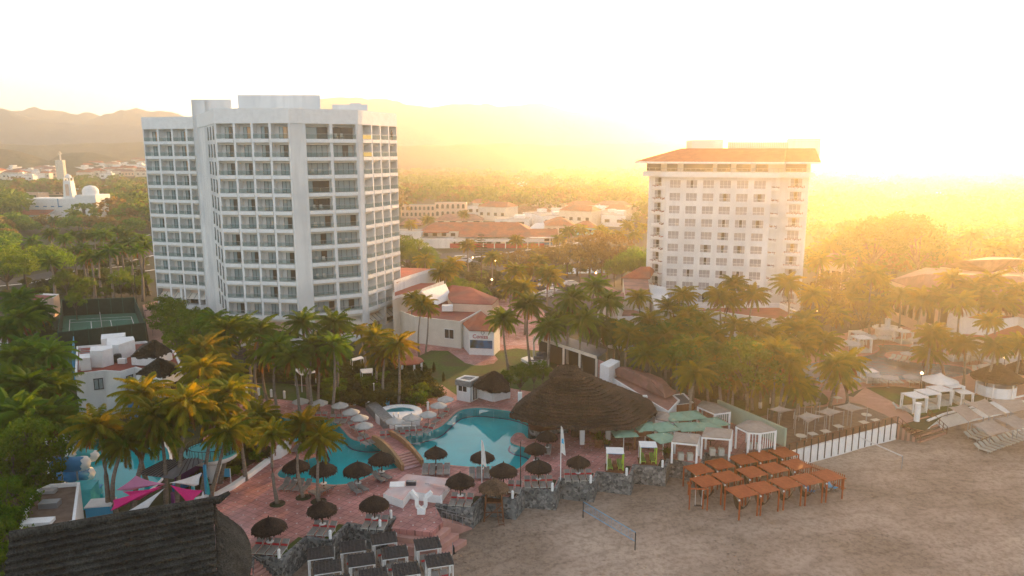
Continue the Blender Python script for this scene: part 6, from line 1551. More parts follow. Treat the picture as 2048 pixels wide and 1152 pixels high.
sail('long magenta shade sail running to the lower left past the palm trunks', [hub, G(226, 1000, 3.2), G(221, 1022, 2.8)], 'pink', sag=.3, posts=False)
sail('broad magenta inner shade sail below the pale pink one', [G(326, 975, 3.6), G(245, 983, 3.0), G(268, 1000, 2.6)], 'pink', posts=False)
sail('white triangular shade sail hanging down from the palm trunks', [G(330, 976, 4.0), G(292, 1022, 3.0), G(250, 1026, 2.5)], 'curtain', sag=.3, posts=False)
sail('white shade sail reaching right toward the blue posts', [G(338, 966, 4.2), G(404, 945, 4.2), G(398, 969, 3.4)], 'curtain', posts=False)
sail('magenta shade sail at right ending above the long thatched roof', [G(340, 970, 4.2), G(406, 981, 3.6), G(380, 1010, 2.6)], 'pink', posts=False)
sail('small white shade sail tip behind the end of the long thatched roof', [G(406, 981, 3.6), G(415, 1003, 2.8), G(398, 1006, 2.6)], 'curtain', sag=.1, posts=False)
CR = thing('corrugated_shelter', 'grey corrugated lean-to roof beside the magenta shade sails', 'shelter', G(340, 950)); o = -CR.location
q = [G(272, 949, 3.6), G(346, 958, 3.3), G(410, 921, 3.9), G(395, 916, 4.1), G(330, 920, 4.1)]; mb = MB(); mb.add([p + o for p in q], [(0, 1, 2, 3, 4)], 'slate')
for k in range(12):
    a, b = q[0].lerp(q[1], k / 11) if k < 8 else q[1].lerp(q[2], (k - 7) / 5), q[4].lerp(q[3], k / 11); mb.bar(a + o + Vector((0, 0, .05)), b + o + Vector((0, 0, .05)), .06, .06, 'black')
mb.build('roof', CR)
for x, y, m_ in ((409, 930, 'skyblue'), (385, 965, 'turq'), (345, 985, 'purple')): m1 = MB(); p = G(x, y, 3.4) + o; m1.box((p.x, p.y, 1.7), (.25, .25, 3.4), m_); m1.build('post', CR)
bld = MB(); a, b = G(352, 975) + o, G(408, 952) + o; bld.bar(a + Vector((0, 0, 1.2)), b + Vector((0, 0, 1.2)), .3, 2.4, 'purple'); bld.build('purple_wall', CR)
bld = MB(); bld.bar(a + Vector((.2, -1, .4)), b + Vector((.2, -1, .4)), .4, .8, 'blue'); bld.build('blue_bench', CR)
# round turquoise balcony on a white pillar
RBc = G(425, 903, 3.2); RBc.z = 0
RT = thing('round_platform', 'round white platform with a turquoise floor and dark railing on one thick pillar', 'platform', RBc); mb = MB(); mb.lathe([(.9, 0), (.9, 2.4), (2.4, 2.6), (2.7, 2.9), (2.75, 3.25), (.01, 3.25)], 'white', 28); mb.build('base', RT)
mb = MB(); mb.lathe([(2.6, 3.27), (.01, 3.27)], 'turq', 28); mb.lathe([(2.78, 3.2), (2.78, 3.36), (2.6, 3.36), (2.6, 3.2)], 'turq', 28); mb.build('floor', RT)
mb = MB()
for k in range(40): a = 2 * PI * k / 40; mb.box((2.5 * math.cos(a), 2.5 * math.sin(a), 3.75), (.04, .04, .85), 'black')
mb.lathe([(2.53, 4.15), (2.53, 4.2), (2.47, 4.2), (2.47, 4.15)], 'black', 28); mb.build('railing', RT)
mb = MB(); mb.box((.9, .8, 4.0), (1.3, 1.1, 1.5), 'turq'); mb.build('slide_entry', RT)
# tube slides
def slide(label, pts, r, mat, ends=True):
    P = [Vector(p) for p in pts]; c = Vector((P[0].x, P[0].y, 0)); t = thing('tube_slide', label, 'water slide', c, 0, 'tube slides of the water park'); P = [p - c for p in P]
    mb = MB(); mb.tube(P, r, mat, 18, True); mb.build('tube', t, smooth=True)
    for p in (P[0], P[-1]): mb = MB(); mb.lathe([(.01, r * 1.05), (r * .8, r * .75), (r * 1.1, 0), (r * .8, -r * .75), (.01, -r * 1.05)], 'white2', 18, tuple(p)); mb.build('bend', t, smooth=True)
    for q in (.3, .8): p = P[0].lerp(P[-1], q); m1 = MB(); m1.tube([(p.x, p.y, -.5), (p.x, p.y, p.z - r * .8)], .09, 'steel', 6); m1.build('support', t)
slide('upper blue tube slide with white bends at the left of the splash pool', [G(103, 929, 3.6), G(142, 929, 3.6), G(164, 927, 3.4)], .75, 'blue')
slide('lower blue tube slide running into the splash pool', [G(112, 944, 2.0), G(145, 952, 1.7), G(175, 948, 1.3)], .7, 'blue')
slide('short turquoise tube slide behind the foreground palm', [G(150, 905, 3.4), G(185, 912, 2.8)], .6, 'turq')
# candy-coloured play huts
for lb, p, s, wm, rm2 in (('blue confetti-painted hut with a white corrugated roof beside the magenta sails', G(205, 1036), (2.1, 1.8, 1.5), 'skyblue', 'white2'), ('small turquoise painted hut left of the white-roofed one', G(172, 1010), (1.9, 2.2, 2.0), 'turq', 'turq'), ('low aqua splash ramp at the edge of the blue pool', G(172, 992), (2.6, 1.6, .7), 'turq', 'skyblue'), ('blue and white play tower behind the left foreground palms', G(287, 855), (2.4, 2.2, 4.6), 'blue', 'white2')):
    t = thing('play_hut', lb, 'hut', p, .18); mb = MB(); mb.box((0, 0, s[2] / 2), s, wm, rz=0); mb.build('wall', t); mb = MB()
    for k in range(7): mb.box((0, -s[1] / 2 + s[1] * (k + .5) / 7, s[2] + .06), (s[0] + .2, s[1] / 7 * .88, .1), rm2)
    mb.build('roof', t)
    if s[2] > 2.3:
        mb = MB(); rr = random.Random(3)
        for k in range(50): x = rr.uniform(-s[0] / 2, s[0] / 2); z = rr.uniform(.2, s[2] - .2); mb.box((x, -s[1] / 2 - .01, z), (.07, .03, .07), rr.choice(['white2', 'red', 'yellow']))
        mb.build('painted_dots', t)
PF_ = thing('picket_fence', 'white picket fence behind the tube slides and left foreground palm', 'fence', G(110, 890)); o = -PF_.location; a, b = G(90, 890) + o, G(250, 872) + o; mb = MB(); n = 70
for k in range(n): p = a.lerp(b, k / n); mb.box((p.x, p.y, .65), (.09, .03, 1.3), 'white2', rz=dirz(a, b))
mb.build('pickets', PF_); mb = MB(); mb.bar(a + Vector((0, .05, .4)), b + Vector((0, .05, .4)), .04, .08, 'white2'); mb.bar(a + Vector((0, .05, 1.0)), b + Vector((0, .05, 1.0)), .04, .08, 'white2'); mb.build('rail', PF_)
SG = thing('info_sign', 'plain light blue sign on two white legs in the bed by the kerb', 'sign', G(454, 966)); mb = MB()
for x in (-.42, .42): m1 = MB(); m1.box((x, 0, .8), (.07, .07, 1.6), 'white2'); m1.build('leg', SG)
mb.box((0, 0, 1.15), (.8, .05, .9), 'skyblue'); mb.build('board', SG)
SG = thing('info_sign', 'plain light blue board standing behind the whirlpool', 'sign', G(775, 815)); mb = MB(); mb.box((0, 0, .8), (.6, .05, 1.0), 'skyblue'); mb.build('board', SG); m1 = MB(); m1.box((0, .04, .4), (.08, .04, .8), 'white2'); m1.build('leg', SG)
sh = thing('pool_shower', 'white slim shower post with a lamp by the hedge left of the whirlpool', 'shower', G(749, 809)); mb = MB(); mb.tube([(0, 0, 0), (0, 0, 2.9)], .05, 'white2', 8); mb.build('post', sh); mb = MB(); mb.lathe([(.01, 3.1), (.14, 3.0), (.01, 2.88)], 'lampw', 10); mb.build('globe', sh)
bp2 = thing('folded_parasol', 'closed teal parasol at the tip of the long thatched roof', 'parasol', G(418, 1003)); mb = MB(); mb.tube([(0, 0, 0), (0, 0, .9)], .05, 'white2', 6); mb.build('pole', bp2); mb = MB(); mb.tube([(0, 0, .8), (0, 0, 1.4), (0, 0, 2.6)], [.2, .16, .03], 'turq', 8); mb.build('canopy', bp2)

# ------------------------------------------------------------------ right-hand pool terrace
def bed():
    t = thing('canopy_bed', None, 'canopy bed'); w = 2.2; h = 2.2
    b = MB(); b.box((0, 0, .28), (w - .1, w - .2, .5), 'whitesling'); part('mattress', b.mesh('mattress'), t)
    b = MB(); b.box((0, 0, h), (w + .15, w + .15, .12), 'curtain'); part('canopy', b.mesh('canopy'), t)
    for x in (-1, 1):
        for y in (-1, 1):
            p = MB(); p.box((0, 0, h / 2), (.1, .1, h - .1), 'white2'); part('post', p.mesh('post'), t, (x * w / 2, y * w / 2, 0))
            c_ = MB(); c_.tube([(0, 0, h - .1), (-x * .05, 0, h * .45), (0, 0, .3)], [.2, .07, .14], 'curtain', 6); part('curtain', c_.mesh('curtain'), t, (x * (w / 2 - .1), y * (w / 2 - .14), 0))
    return t
BD = bed(); PROTO.append(BD)
bl_ = [dup(BD, G(x, y), .25, 1.0, None, 'white canopy beds on the lawn') for x, y in ((1826, 822), (1852, 815), (1876, 808), (1900, 800))]
ordinals(bl_, 'white curtained canopy bed', 'in the row on the lawn')
bl_ = [dup(BD, G(x, y), .1, s, None, 'white canopy beds round the right pool') for x, y, s in ((1720, 703, 1.15), (1714, 688, 1), (1806, 686, 1), (1910, 720, 1.1), (1738, 764, .8), (1924, 808, .8))]
ordinals(bl_, 'white curtained canopy bed', 'standing round the far pool')
wp = [(1603, 735), (1620, 742), (1668, 706), (1700, 686), (1733, 672), (1768, 667), (1818, 698), (1845, 693), (1835, 675), (1748, 741), (1779, 745), (1824, 744), (1960, 704), (1990, 720), (1980, 731), (2037, 718), (2030, 738), (1942, 704), (1640, 742)]
wo_ = []
for i, (x, y) in enumerate(wp):
    p = G(x, y, 2.3); p.z = 0; wo_.append(dup(PW2, p, i * .3, (.78 if 1740 < x < 1830 else random.uniform(.9, 1.15)), None, 'white parasols round the far pool'))
ordinals(wo_, 'white parasol', 'round the far grey pool')
PROTO += [PW2]
k = 0
for x, y, n, rz, lb in ((1775, 766, 5, PI / 2, 'along the near edge of the far pool'), (1835, 766, 4, PI / 2, 'at the far pool, near edge right'), (1760, 680, 5, PI / 2 - .3, 'behind the far pool'), (1800, 722, 4, .8, 'on the island deck of the far pool'), (1935, 722, 5, 2.0, 'at the right end of the far pool'), (1975, 745, 5, 1.2, 'right of the far pool'), (2030, 745, 5, 1.2, 'at the right photo edge by the far pool'), (1690, 715, 5, 1.4, 'left of the far pool'), (1660, 700, 4, 1.2, 'far left of the far pool'), (1975, 760, 4, 2.6, 'beside the brown thatched hut')):
    lounger_row(L_white, G(x, y), rz, n, ('cream lounger', lb), 'cream loungers round the far pool', .85)
for x, y, n, lb in ((1906, 842, 6, 'under the sails near the painted boards'), (1956, 874, 4, 'under the front sails, left group'), (1982, 896, 5, 'in the front row below the sails'), (2020, 883, 5, 'in the front row at the right'), (2054, 872, 4, 'cut by the right photo edge')):
    lounger_row(L_white, G(x, y, SANDZ), 2.1, n, ('cream beach lounger', lb), 'cream loungers on the sand', .98)
BT = thing('thatched_hut', 'brown conical thatched hut with white walls at the edge of the right lawn', 'hut', G(1990, 788)); 
cn = [Vector((math.cos(a) * 3.4, math.sin(a) * 3.1, 2.5)) for a in np.linspace(0, 2 * PI, 25)]; thatched([Vector((0, 0, 4.7)).lerp(p, .03) for p in cn], cn, 10, 'thatch_big', 'thatched_roof', BT, .1, seed=11)
mb = MB(); mb.lathe([(2.5, 0), (2.5, 1.5)], 'white2', 12); mb.build('wall', BT)
for a in range(6): m1 = MB(); m1.tube([(2.6 * math.cos(a), 2.6 * math.sin(a), 0), (2.6 * math.cos(a), 2.6 * math.sin(a), 2.6)], .1, 'white2', 6); m1.build('post', BT)
BT = thing('thatched_hut', 'second brown thatched roof cut by the right photo edge', 'hut', G(2060, 772)); thatched([Vector((0, 0, 4.7)).lerp(p, .03) for p in cn], cn, 10, 'thatch_big', 'thatched_roof', BT, .1, seed=12); mb = MB(); mb.tube([(0, 0, 0), (0, 0, 4)], .2, 'darkwood', 8); mb.build('post', BT)
# sand-coloured sails over the loungers and over the dining terrace
def s4(label, px, hs, g, z0=0.0, sag=.35):
    return sail(label, [G(x, y, h + z0) for (x, y), h in zip(px, hs)], 'canvas', g, sag)
gs = 'sand coloured shade sails over the loungers'
s4('sand coloured shade sail over the left lounger group', [(1896, 814), (1929, 806), (1967, 836), (1937, 844)], (2.6, 2.6, 2.6, 2.4), gs, SANDZ + .6)
s4('front sand coloured shade sail, tip by the steps', [(1943, 848), (1981, 835), (2026, 863), (1980, 873)], (2.4, 2.6, 2.4, 2.3), gs, SANDZ + .4)
s4('sand coloured sail in the second row, upper left', [(1929, 805), (1970, 797), (2016, 829), (1978, 833)], (2.7, 2.7, 2.6, 2.6), gs, SANDZ + .8)
s4('upper sand coloured sail beside the thatched hut', [(1975, 797), (2040, 798), (2075, 818), (2022, 826)], (2.8, 2.8, 2.6, 2.6), gs, SANDZ + .8)
s4('front sand coloured sail at right', [(1988, 836), (2026, 828), (2072, 850), (2035, 860)], (2.6, 2.6, 2.5, 2.4), gs, SANDZ + .5)
s4('rightmost front sand coloured sail', [(2035, 862), (2082, 852), (2120, 875), (2080, 890)], (2.4, 2.5, 2.4, 2.3), gs, SANDZ + .4)
gs = 'sand coloured shade sails over the dining terrace'
s4('front left shade sail over the dining terrace', [(1592, 832), (1613, 824), (1650, 832), (1616, 846)], (2.5, 3.0, 2.5, 2.4), gs)
s4('middle shade sail over the dining terrace', [(1632, 823), (1655, 815), (1688, 823), (1660, 833)], (2.5, 3.0, 2.5, 2.4), gs)
s4('right shade sail over the dining terrace', [(1668, 813), (1698, 806), (1735, 817), (1704, 824)], (2.5, 3.0, 2.5, 2.4), gs)
s4('rear shade sail over the dining terrace, left', [(1536, 818), (1558, 812), (1590, 820), (1560, 826)], (2.5, 2.8, 2.5, 2.4), gs)
s4('rear shade sail over the dining terrace, right', [(1600, 805), (1625, 798), (1640, 806), (1610, 813)], (2.5, 2.8, 2.5, 2.4), gs)
tt = []
for x, y, rnd_ in ((1602, 871, 1), (1625, 867, 0), (1651, 862, 0), (1677, 852, 0), (1728, 844, 0), (1752, 840, 0), (1733, 829, 1), (1675, 795, 0)):
    t = thing('dining_table', None, 'table', G(x, y, .76) - Vector((0, 0, .76)), .3, 'white tables on the dining terrace'); mb = MB()
    if rnd_: mb.lathe([(.01, .78), (.62, .77), (.62, .72), (.01, .72)], 'whitesling', 18)
    else: mb.box((0, 0, .75), (1.0, .9, .05), 'whitesling')
    mb.build('table_top', t); mb = MB(); mb.tube([(0, 0, 0), (0, 0, .72)], .06, 'steel', 6); mb.build('leg', t); tt.append(t)
ordinals(tt, 'white topped table', 'on the brown dining terrace')
sb = thing('painted_board', 'blue and green painted boards leaning at the cream wall by the beach loungers', 'sign board', G(1870, 842, SANDZ), .25); mb = MB(); mb.box((0, 0, .8), (2.0, .1, 1.3), 'skyblue'); mb.build('board', sb); mb = MB(); mb.box((.1, -.07, .9), (1.2, .04, .5), 'lime'); mb.build('painted_fish', sb)
wc = thing('round_column', 'thick white round column at the top of the right beach stairs', 'column', G(1833, 842)); mb = MB(); mb.lathe([(.01, 2.4), (.42, 2.4), (.36, 2.2), (.36, 0)], 'white2', 18); mb.build('shaft', wc)
td = thing('white_tent', 'white bowed canopy tip behind the row of canopy beds', 'canopy', G(1876, 790)); mb = MB(); mb.lathe([(.02, 3.3), (.8, 2.8), (2.4, 2.2), (2.4, 2.1)], 'curtain', 20); mb.build('cloth', td, smooth=True); mb = MB(); mb.tube([(0, 0, 0), (0, 0, 3.2)], .07, 'white2', 6); mb.build('pole', td)
# lamp posts with a lit globe
lpst = []
for x, y, s in ((1838, 800, .9), (2004, 765, .9), (1632, 665, 1), (984, 595, 1), (1191, 580, 1), (991, 552, 1), (946, 545, 1), (1107, 530, 1)):
    t = thing('lamp_post', None, 'lamp post', G(x, y), 0, 'lamp posts with lit globes'); mb = MB(); mb.tube([(0, 0, 0), (0, 0, 4.2)], [.07, .05], 'darkwood', 6); mb.build('post', t); mb = MB(); mb.lathe([(.01, 4.55), (.2, 4.4), (.2, 4.25), (.01, 4.15)], 'lamp', 10); mb.build('globe', t); t.scale = (s,) * 3; lpst.append(t)
ordinals(lpst, 'slim lamp post with a glowing globe', 'among the palms')
ch_ = thing('lifeguard_chair', 'cream lounge chair alone on the lawn left of the canopy beds', 'chair', G(1797, 820), 2.4); mb = MB(); mb.bar((-.7, 0, .35), (.2, 0, .3), .6, .05, 'whitesling'); mb.bar((.2, 0, .3), (.8, 0, .9), .6, .05, 'whitesling'); mb.build('seat', ch_); mb = MB()
for x in (-.6, .3):
    for y in (-.25, .25): mb.box((x, y, .15), (.05, .05, .3), 'whitesling')
mb.build('leg', ch_)
wbar = thing('round_fountain', 'white round raised basin behind the far pool with a sunlit rim', 'fountain', G(1773, 670)); mb = MB(); mb.lathe([(2.0, 0), (2.0, 1.2), (2.6, 1.3), (2.6, 1.5), (1.9, 1.5), (1.9, 1.3), (.01, 1.3)], 'white2', 24); mb.build('basin', wbar); mb = MB(); mb.lathe([(.5, 1.3), (.5, 3.2), (.01, 3.2)], 'white2', 14); mb.build('pillar', wbar)
# people: one on the top right balcony of the tower, one on the dining terrace
def skin_body(name, joints, edges, rad, mat, parent, root=0):
    me = bpy.data.meshes.new(name); me.from_pydata([Vector(j) for j in joints], edges, []); me.materials.append(MT[mat]); o = bpy.data.objects.new(name, me); COL.objects.link(o); o.parent = parent
    m = o.modifiers.new('skin', 'SKIN'); m.use_smooth_shade = True
    for i, r in enumerate(rad): me.skin_vertices[0].data[i].radius = (r, r)
    me.skin_vertices[0].data[root].use_root = True; s = o.modifiers.new('sub', 'SUBSURF'); s.levels = 1; s.render_levels = 1; return o
def person(label, loc, rz, top='curtain', legs='frame'):
    t = thing('person', label, 'person', loc, rz)
    J = [(0, 0, .95), (0, 0, 1.18), (0, 0, 1.42), (0, 0, 1.52), (0, .01, 1.63), (0, .02, 1.72), (-.19, 0, 1.40), (-.28, .02, 1.14), (-.22, .22, 1.05), (.19, 0, 1.40), (.28, .02, 1.14), (.22, .22, 1.05), (-.10, 0, .9), (-.11, .02, .5), (-.11, 0, .08), (-.11, .14, .04), (.10, 0, .9), (.11, .02, .5), (.11, 0, .08), (.11, .14, .04)]
    E = [(0, 1), (1, 2), (2, 3), (3, 4), (4, 5), (2, 6), (6, 7), (7, 8), (2, 9), (9, 10), (10, 11), (0, 12), (12, 13), (13, 14), (14, 15), (0, 16), (16, 17), (17, 18), (18, 19)]
    Rr = [.14, .13, .13, .055, .095, .08, .06, .045, .035, .06, .045, .035, .085, .06, .04, .035, .085, .06, .04, .035]
    skin_body('body', J, E, Rr, 'skin', t)
    mb = MB(); mb.lathe([(.01, 1.83), (.09, 1.80), (.115, 1.72), (.10, 1.64)], 'hair', 12, (0, -.015, 0)); mb.build('hair', t, smooth=True)
    mb = MB(); mb.lathe([(.09, 1.47), (.20, 1.40), (.17, 1.1), (.18, .92)], top, 12); mb.build('shirt', t, smooth=True); mb = MB(); mb.lathe([(.175, .97), (.19, .85), (.2, .62), (.15, .60)], legs, 12); mb.build('trousers', t, smooth=True)
    return t
Lr = Local(MB(), pR0, pR1); p = Lr.pt(Lr.L * .90, -.35, ZS[0] + .005)
person('person in a dark top at the railing of the top right tower balcony', p, R(-110), 'frame', 'black')
person('person in pale clothes standing by the white table on the right lawn', G(1668, 797), 2.0, 'curtain', 'blue')
# ------------------------------------------------------------------ palms
def tri_mesh(name, V, T, mats, mi=None):
    V = np.asarray(V, dtype=np.float32).reshape(-1, 3); T = np.asarray(T, dtype=np.int32).reshape(-1, 3)
    me = bpy.data.meshes.new(name); me.vertices.add(len(V)); me.vertices.foreach_set('co', V.ravel())
    me.loops.add(T.size); me.loops.foreach_set('vertex_index', T.ravel())
    me.polygons.add(len(T)); me.polygons.foreach_set('loop_start', np.arange(0, T.size, 3, dtype=np.int32)); me.polygons.foreach_set('loop_total', np.full(len(T), 3, dtype=np.int32))
    for m in mats: me.materials.append(MT[m])
    if mi is not None: me.polygons.foreach_set('material_index', np.asarray(mi, dtype=np.int32))
    me.update(calc_edges=True); me.validate(); return me
def frond(V, T, az, el, L, droop, rr, nl=24, wid=.085, leaf=.62, hang=.5, org=(0, 0, 0)):
    """one feather leaf: an arching midrib with drooping leaflets on both sides"""
    p = Vector(org); d = Vector((math.cos(az) * math.cos(el), math.sin(az) * math.cos(el), math.sin(el))); side = Vector((-math.sin(az), math.cos(az), 0))
    step = L / nl; pts = [p.copy()]; twist = rr.uniform(-.35, .35)
    for k in range(nl):
        e = el - droop * ((k + 1) / nl) ** 1.4; d = Vector((math.cos(az) * math.cos(e), math.sin(az) * math.cos(e), math.sin(e))); p = p + d * step; pts.append(p.copy())
    for k in range(nl):
        a, b = pts[k], pts[k + 1]; t = (b - a).normalized(); up = side.cross(t); w = .035 * (1 - k / nl) + .008; o = len(V)
        V += [a - side * w, a + side * w, b + side * w * .8, b - side * w * .8]; T += [(o, o + 1, o + 2), (o, o + 2, o + 3)]
        if k < 2: continue
        u = k / nl; ll = leaf * (math.sin(PI * min(1, .12 + u * .86)) ** .6) * rr.uniform(.8, 1.1)
        for s in (-1, 1):
            for q in (.1, .6):
                base = a.lerp(b, q); sd = (side * s * math.cos(twist) + Vector((0, 0, 1)) * math.sin(twist) * s)
                dr = (sd + t * .55).normalized(); dr = (dr - Vector((0, 0, hang * rr.uniform(.5, 1.4)))).normalized()
                m = base + dr * ll * .5; tip = base + dr * ll * .72 - Vector((0, 0, ll * .33 * (hang + .3))); o = len(V); ww = t * wid * .5
                V += [base - ww, base + ww, m + ww * .9, m - ww * .9, tip]; T += [(o, o + 1, o + 2), (o, o + 2, o + 3), (o + 3, o + 2, o + 4)]
def palm_crown(seed, n=30, L=3.1, mat='frond', royal=False, nl=22):
    rr = random.Random(seed); V = []; T = []
    for i in range(n):
        f = i / n; az = i * 2.39996 + rr.uniform(-.25, .25); el = R(82) - R(108) * f ** .85 + rr.uniform(-.12, .12); ln = L * rr.uniform(.85, 1.08) * (.78 if f < .12 else 1)
        frond(V, T, az, el, ln, R(rr.uniform(48, 80)) * (1.1 if f < .5 else .9), rr, nl, hang=.35 + f * .7, leaf=.78 if not royal else .62)
    g = tri_mesh('crown', V, T, [mat])
    V = []; T = []
    for i in range(7 if not royal else 3): frond(V, T, rr.uniform(0, 6.28), R(rr.uniform(-50, -20)), L * rr.uniform(.6, .85), R(50), rr, 12, wid=.10, hang=1.2, leaf=.5, org=(0, 0, -.15))
    dry = tri_mesh('dry_fronds', V, T, ['frond_dry'])
    return g, dry
CR_ = [palm_crown(100 + i, 34 + 2 * i, 3.2 + .12 * (i % 3), 'frond') for i in range(5)]
CD_ = [palm_crown(200 + i, 38 + 2 * i, 3.2 + .12 * (i % 3), 'frond_dk') for i in range(4)]
RY_ = [palm_crown(300 + i, 20, 2.7, 'frond_dk', True) for i in range(2)]
LO_ = [palm_crown(400 + i, 22, 3.0, 'frond', False, 12) for i in range(4)]
nm_ = MB()
for k in range(9):
    a = k * 2.4; nm_.lathe([(.01, .16), (.12, .1), (.14, 0), (.1, -.12), (.01, -.15)], 'leaf_ol', 8, (.28 * math.cos(a), .28 * math.sin(a), -.25 - .06 * (k % 3)))
coco = nm_.mesh('coconuts', True)
def palm_at(base, top, crown, s=1.0, rt=.15, label=None, group=None, near=False, white=0.0, bark='bark', rs=None):
    rs = rs or random
    t = thing('palm_tree', label, 'palm', base, 0, group); h = top - base; mb = MB(); n = 9; pts = []; rad = []
    bx, by = rs.uniform(-.06, .06) * h.length, rs.uniform(-.06, .06) * h.length
    for k in range(n + 1):
        u = k / n; pts.append(Vector((h.x * u ** 1.6 + bx * math.sin(PI * u), h.y * u ** 1.6 + by * math.sin(PI * u), h.z * u - .15 * (k == 0)))); rad.append(rt * (1.5 - .75 * u if k > 1 else 1.75 - .2 * k))
    mb.tube(pts, rad, bark, 8); part('trunk', mb.mesh('trunk', True), t)
    if white:
        m2 = MB(); m2.tube([(pts[0].x, pts[0].y, 0), (pts[0].x + (pts[1] - pts[0]).x * .8, pts[0].y + (pts[1] - pts[0]).y * .8, white)], [rt * 1.62, rt * 1.5], 'limewash', 9); part('painted_base', m2.mesh('painted_base', True), t)
    rot = rs.uniform(0, 6.28); g, dry = crown
    part('crown', g, t, h, (rs.uniform(-.1, .1), rs.uniform(-.1, .1), rot), (s,) * 3); part('dry_fronds', dry, t, h, (0, 0, rot), (s,) * 3)
    if near: part('coconuts', coco, t, h, (0, 0, rot), (s,) * 3)
    return t
prs = random.Random(42)
def palm(cx, cy, h=None, b=None, s=1.0, kind='L', near=False, white=0.0, rt=.15, z0=0.0):
    if b is not None:
        base = G(b[0], b[1], z0); top = GY(cx, cy, base.y)
        if top.z < 1.5: top.z = 1.5
    else:
        top = G(cx, cy, h); base = Vector((top.x + prs.uniform(-.7, .7), top.y + prs.uniform(-.6, .6), z0))
    src = {'L': CR_, 'D': CD_, 'R': RY_, 'F': LO_}[kind]
    if kind == 'R': base = Vector((top.x + prs.uniform(-.1, .1), top.y, z0))
    return palm_at(base, top, prs.choice(src), s * prs.uniform(.93, 1.07), rt, None, None, near, white, 'bark', prs)
def cluster(items, desc, where, group, **kw):
    os_ = []
    for it in items:
        k = dict(kw); k.update(it[2] if len(it) > 2 else {}); os_.append(palm(it[0], it[1], **k))
    if len(os_) <= 20: ordinals(os_, desc, where, group)
    else:
        for o in os_: tag(o, f'{desc} {where}', None, group)
    for o in os_: o['group'] = group
    return os_
B = lambda x, y: {'b': (x, y)}
cluster([(545, 868, B(555, 1008)), (607, 848, B(607, 995)), (640, 878, B(637, 1003))], 'slender coconut palm', 'in soil rings on the pink deck', 'palms on the pink deck', near=True, s=.84, rt=.13)
for x, y in ((555, 1008), (607, 995), (637, 1003)):
    t = thing('tree_ring', 'dark round soil bed at the foot of the ' + {555: 'left', 607: 'middle', 637: 'right'}[x] + ' deck palm', 'planter', G(x, y), 0, 'soil beds of the deck palms'); mb = MB(); mb.lathe([(.01, .09), (.6, .07), (.78, .02)], 'soil', 18, jit=.04); mb.build('soil', t)
cluster([(518, 835, B(521, 922)), (455, 862, B(421, 1002)), (428, 818, B(404, 992)), (459, 785, B(440, 967)), (478, 850, {'h': 6})], 'leaning coconut palm', 'in the planted bed by the white kerb', 'palms in the kerb bed', near=True, s=.95)
cluster([(196, 852, B(218, 1038)), (252, 884, B(234, 1034)), (308, 832, B(267, 1027)), (322, 862, B(332, 1016)), (287, 785, {'h': 10}), (372, 806, B(353, 1010))], 'big golden coconut palm', 'over the water park', 'palms over the water park', near=True, s=1.02, rt=.17)
cluster([(407, 698, {'h': 11}), (405, 738, {'h': 10}), (440, 745, {'h': 8.5}), (430, 700, {'h': 9})], 'coconut palm with sunlit orange fronds', 'right of the white beach house', 'palms by the beach house', s=1.0)
cluster([(455, 660, {'h': 11}), (488, 655, {'h': 10}), (521, 661, {'h': 11}), (553, 694, {'h': 9.5}), (584, 715, {'h': 9}), (605, 645, {'h': 11.5}), (624, 694, {'h': 9.5}), (668, 646, {'h': 10.5}), (668, 692, {'h': 9.5}), (430, 640, {'h': 9}), (640, 720, {'h': 7}), (530, 705, {'h': 7.5})], 'green coconut palm', 'in front of the first tower', 'palms before the first tower', kind='D')
cluster([(748, 674, B(752, 785)), (797, 688, {'h': 9}), (772, 700, {'h': 7.5}), (719, 659, {'h': 8, 's': .5})], 'bright backlit coconut palm', 'at the right corner of the first tower', 'palms at the tower corner', s=1.02)
cluster([(827, 596, B(827, 676)), (845, 607, B(838, 712)), (856, 616, B(851, 708))], 'tall slim coconut palm', 'before the cream restaurant building', 'palms by the cream building', s=.8, rt=.11)
cluster([(1007, 638, B(1017, 739)), (1057, 608, B(1061, 733)), (1120, 636, B(1117, 727)), (1202, 657, B(1190, 747)), (1144, 597, {'h': 12}), (1191, 572, {'h': 12}), (1215, 602, {'h': 11}), (1165, 640, {'h': 9}), (1098, 655, {'h': 7})], 'tall coconut palm', 'between the lawn and the great palapa', 'palms behind the great palapa', kind='D', s=1.05)
cluster([(1276, 594, B(1274, 696)), (1298, 640, {'h': 8}), (1336, 615, B(1331, 702)), (1366, 590, B(1360, 700)), (1377, 628, {'h': 8}), (1438, 590, {'h': 11}), (1469, 568, {'h': 12}), (1460, 600, {'h': 10}), (1507, 590, {'h': 11}), (1576, 566, {'h': 12}), (1626, 591, {'h': 10.5}), (1410, 640, {'h': 8.5}), (1345, 655, {'h': 7})], 'coconut palm', 'at the foot of the second tower', 'palms before the second tower', s=.95)
mid = []
for x, y in ((1400, 660), (1430, 672), (1470, 650), (1510, 660), (1545, 668), (1580, 650), (1490, 692), (1445, 705), (1385, 694), (1550, 705), (1600, 690), (1330, 672), (1610, 640), (1258, 668), (1230, 655), (1300, 690), (1352, 712), (1415, 735), (1520, 720), (1575, 725)): mid.append((x, y, {'h': prs.uniform(6, 9)}))
cluster(mid, 'hazy olive coconut palm', 'in the grove below the second tower', 'palm grove below the second tower', s=.95)
cluster([(1391, 747, B(1380, 848)), (1291, 709, B(1295, 789)), (1467, 752, B(1462, 831)), (1495, 749, B(1489, 800)), (1521, 761, B(1520, 817)), (1544, 754, B(1542, 808)), (1580, 761, B(1558, 840)), (1598, 777, B(1590, 838))], 'white-footed coconut palm', 'between great palapa and dining terrace', 'palms by the dining terrace', s=.92, white=.9)
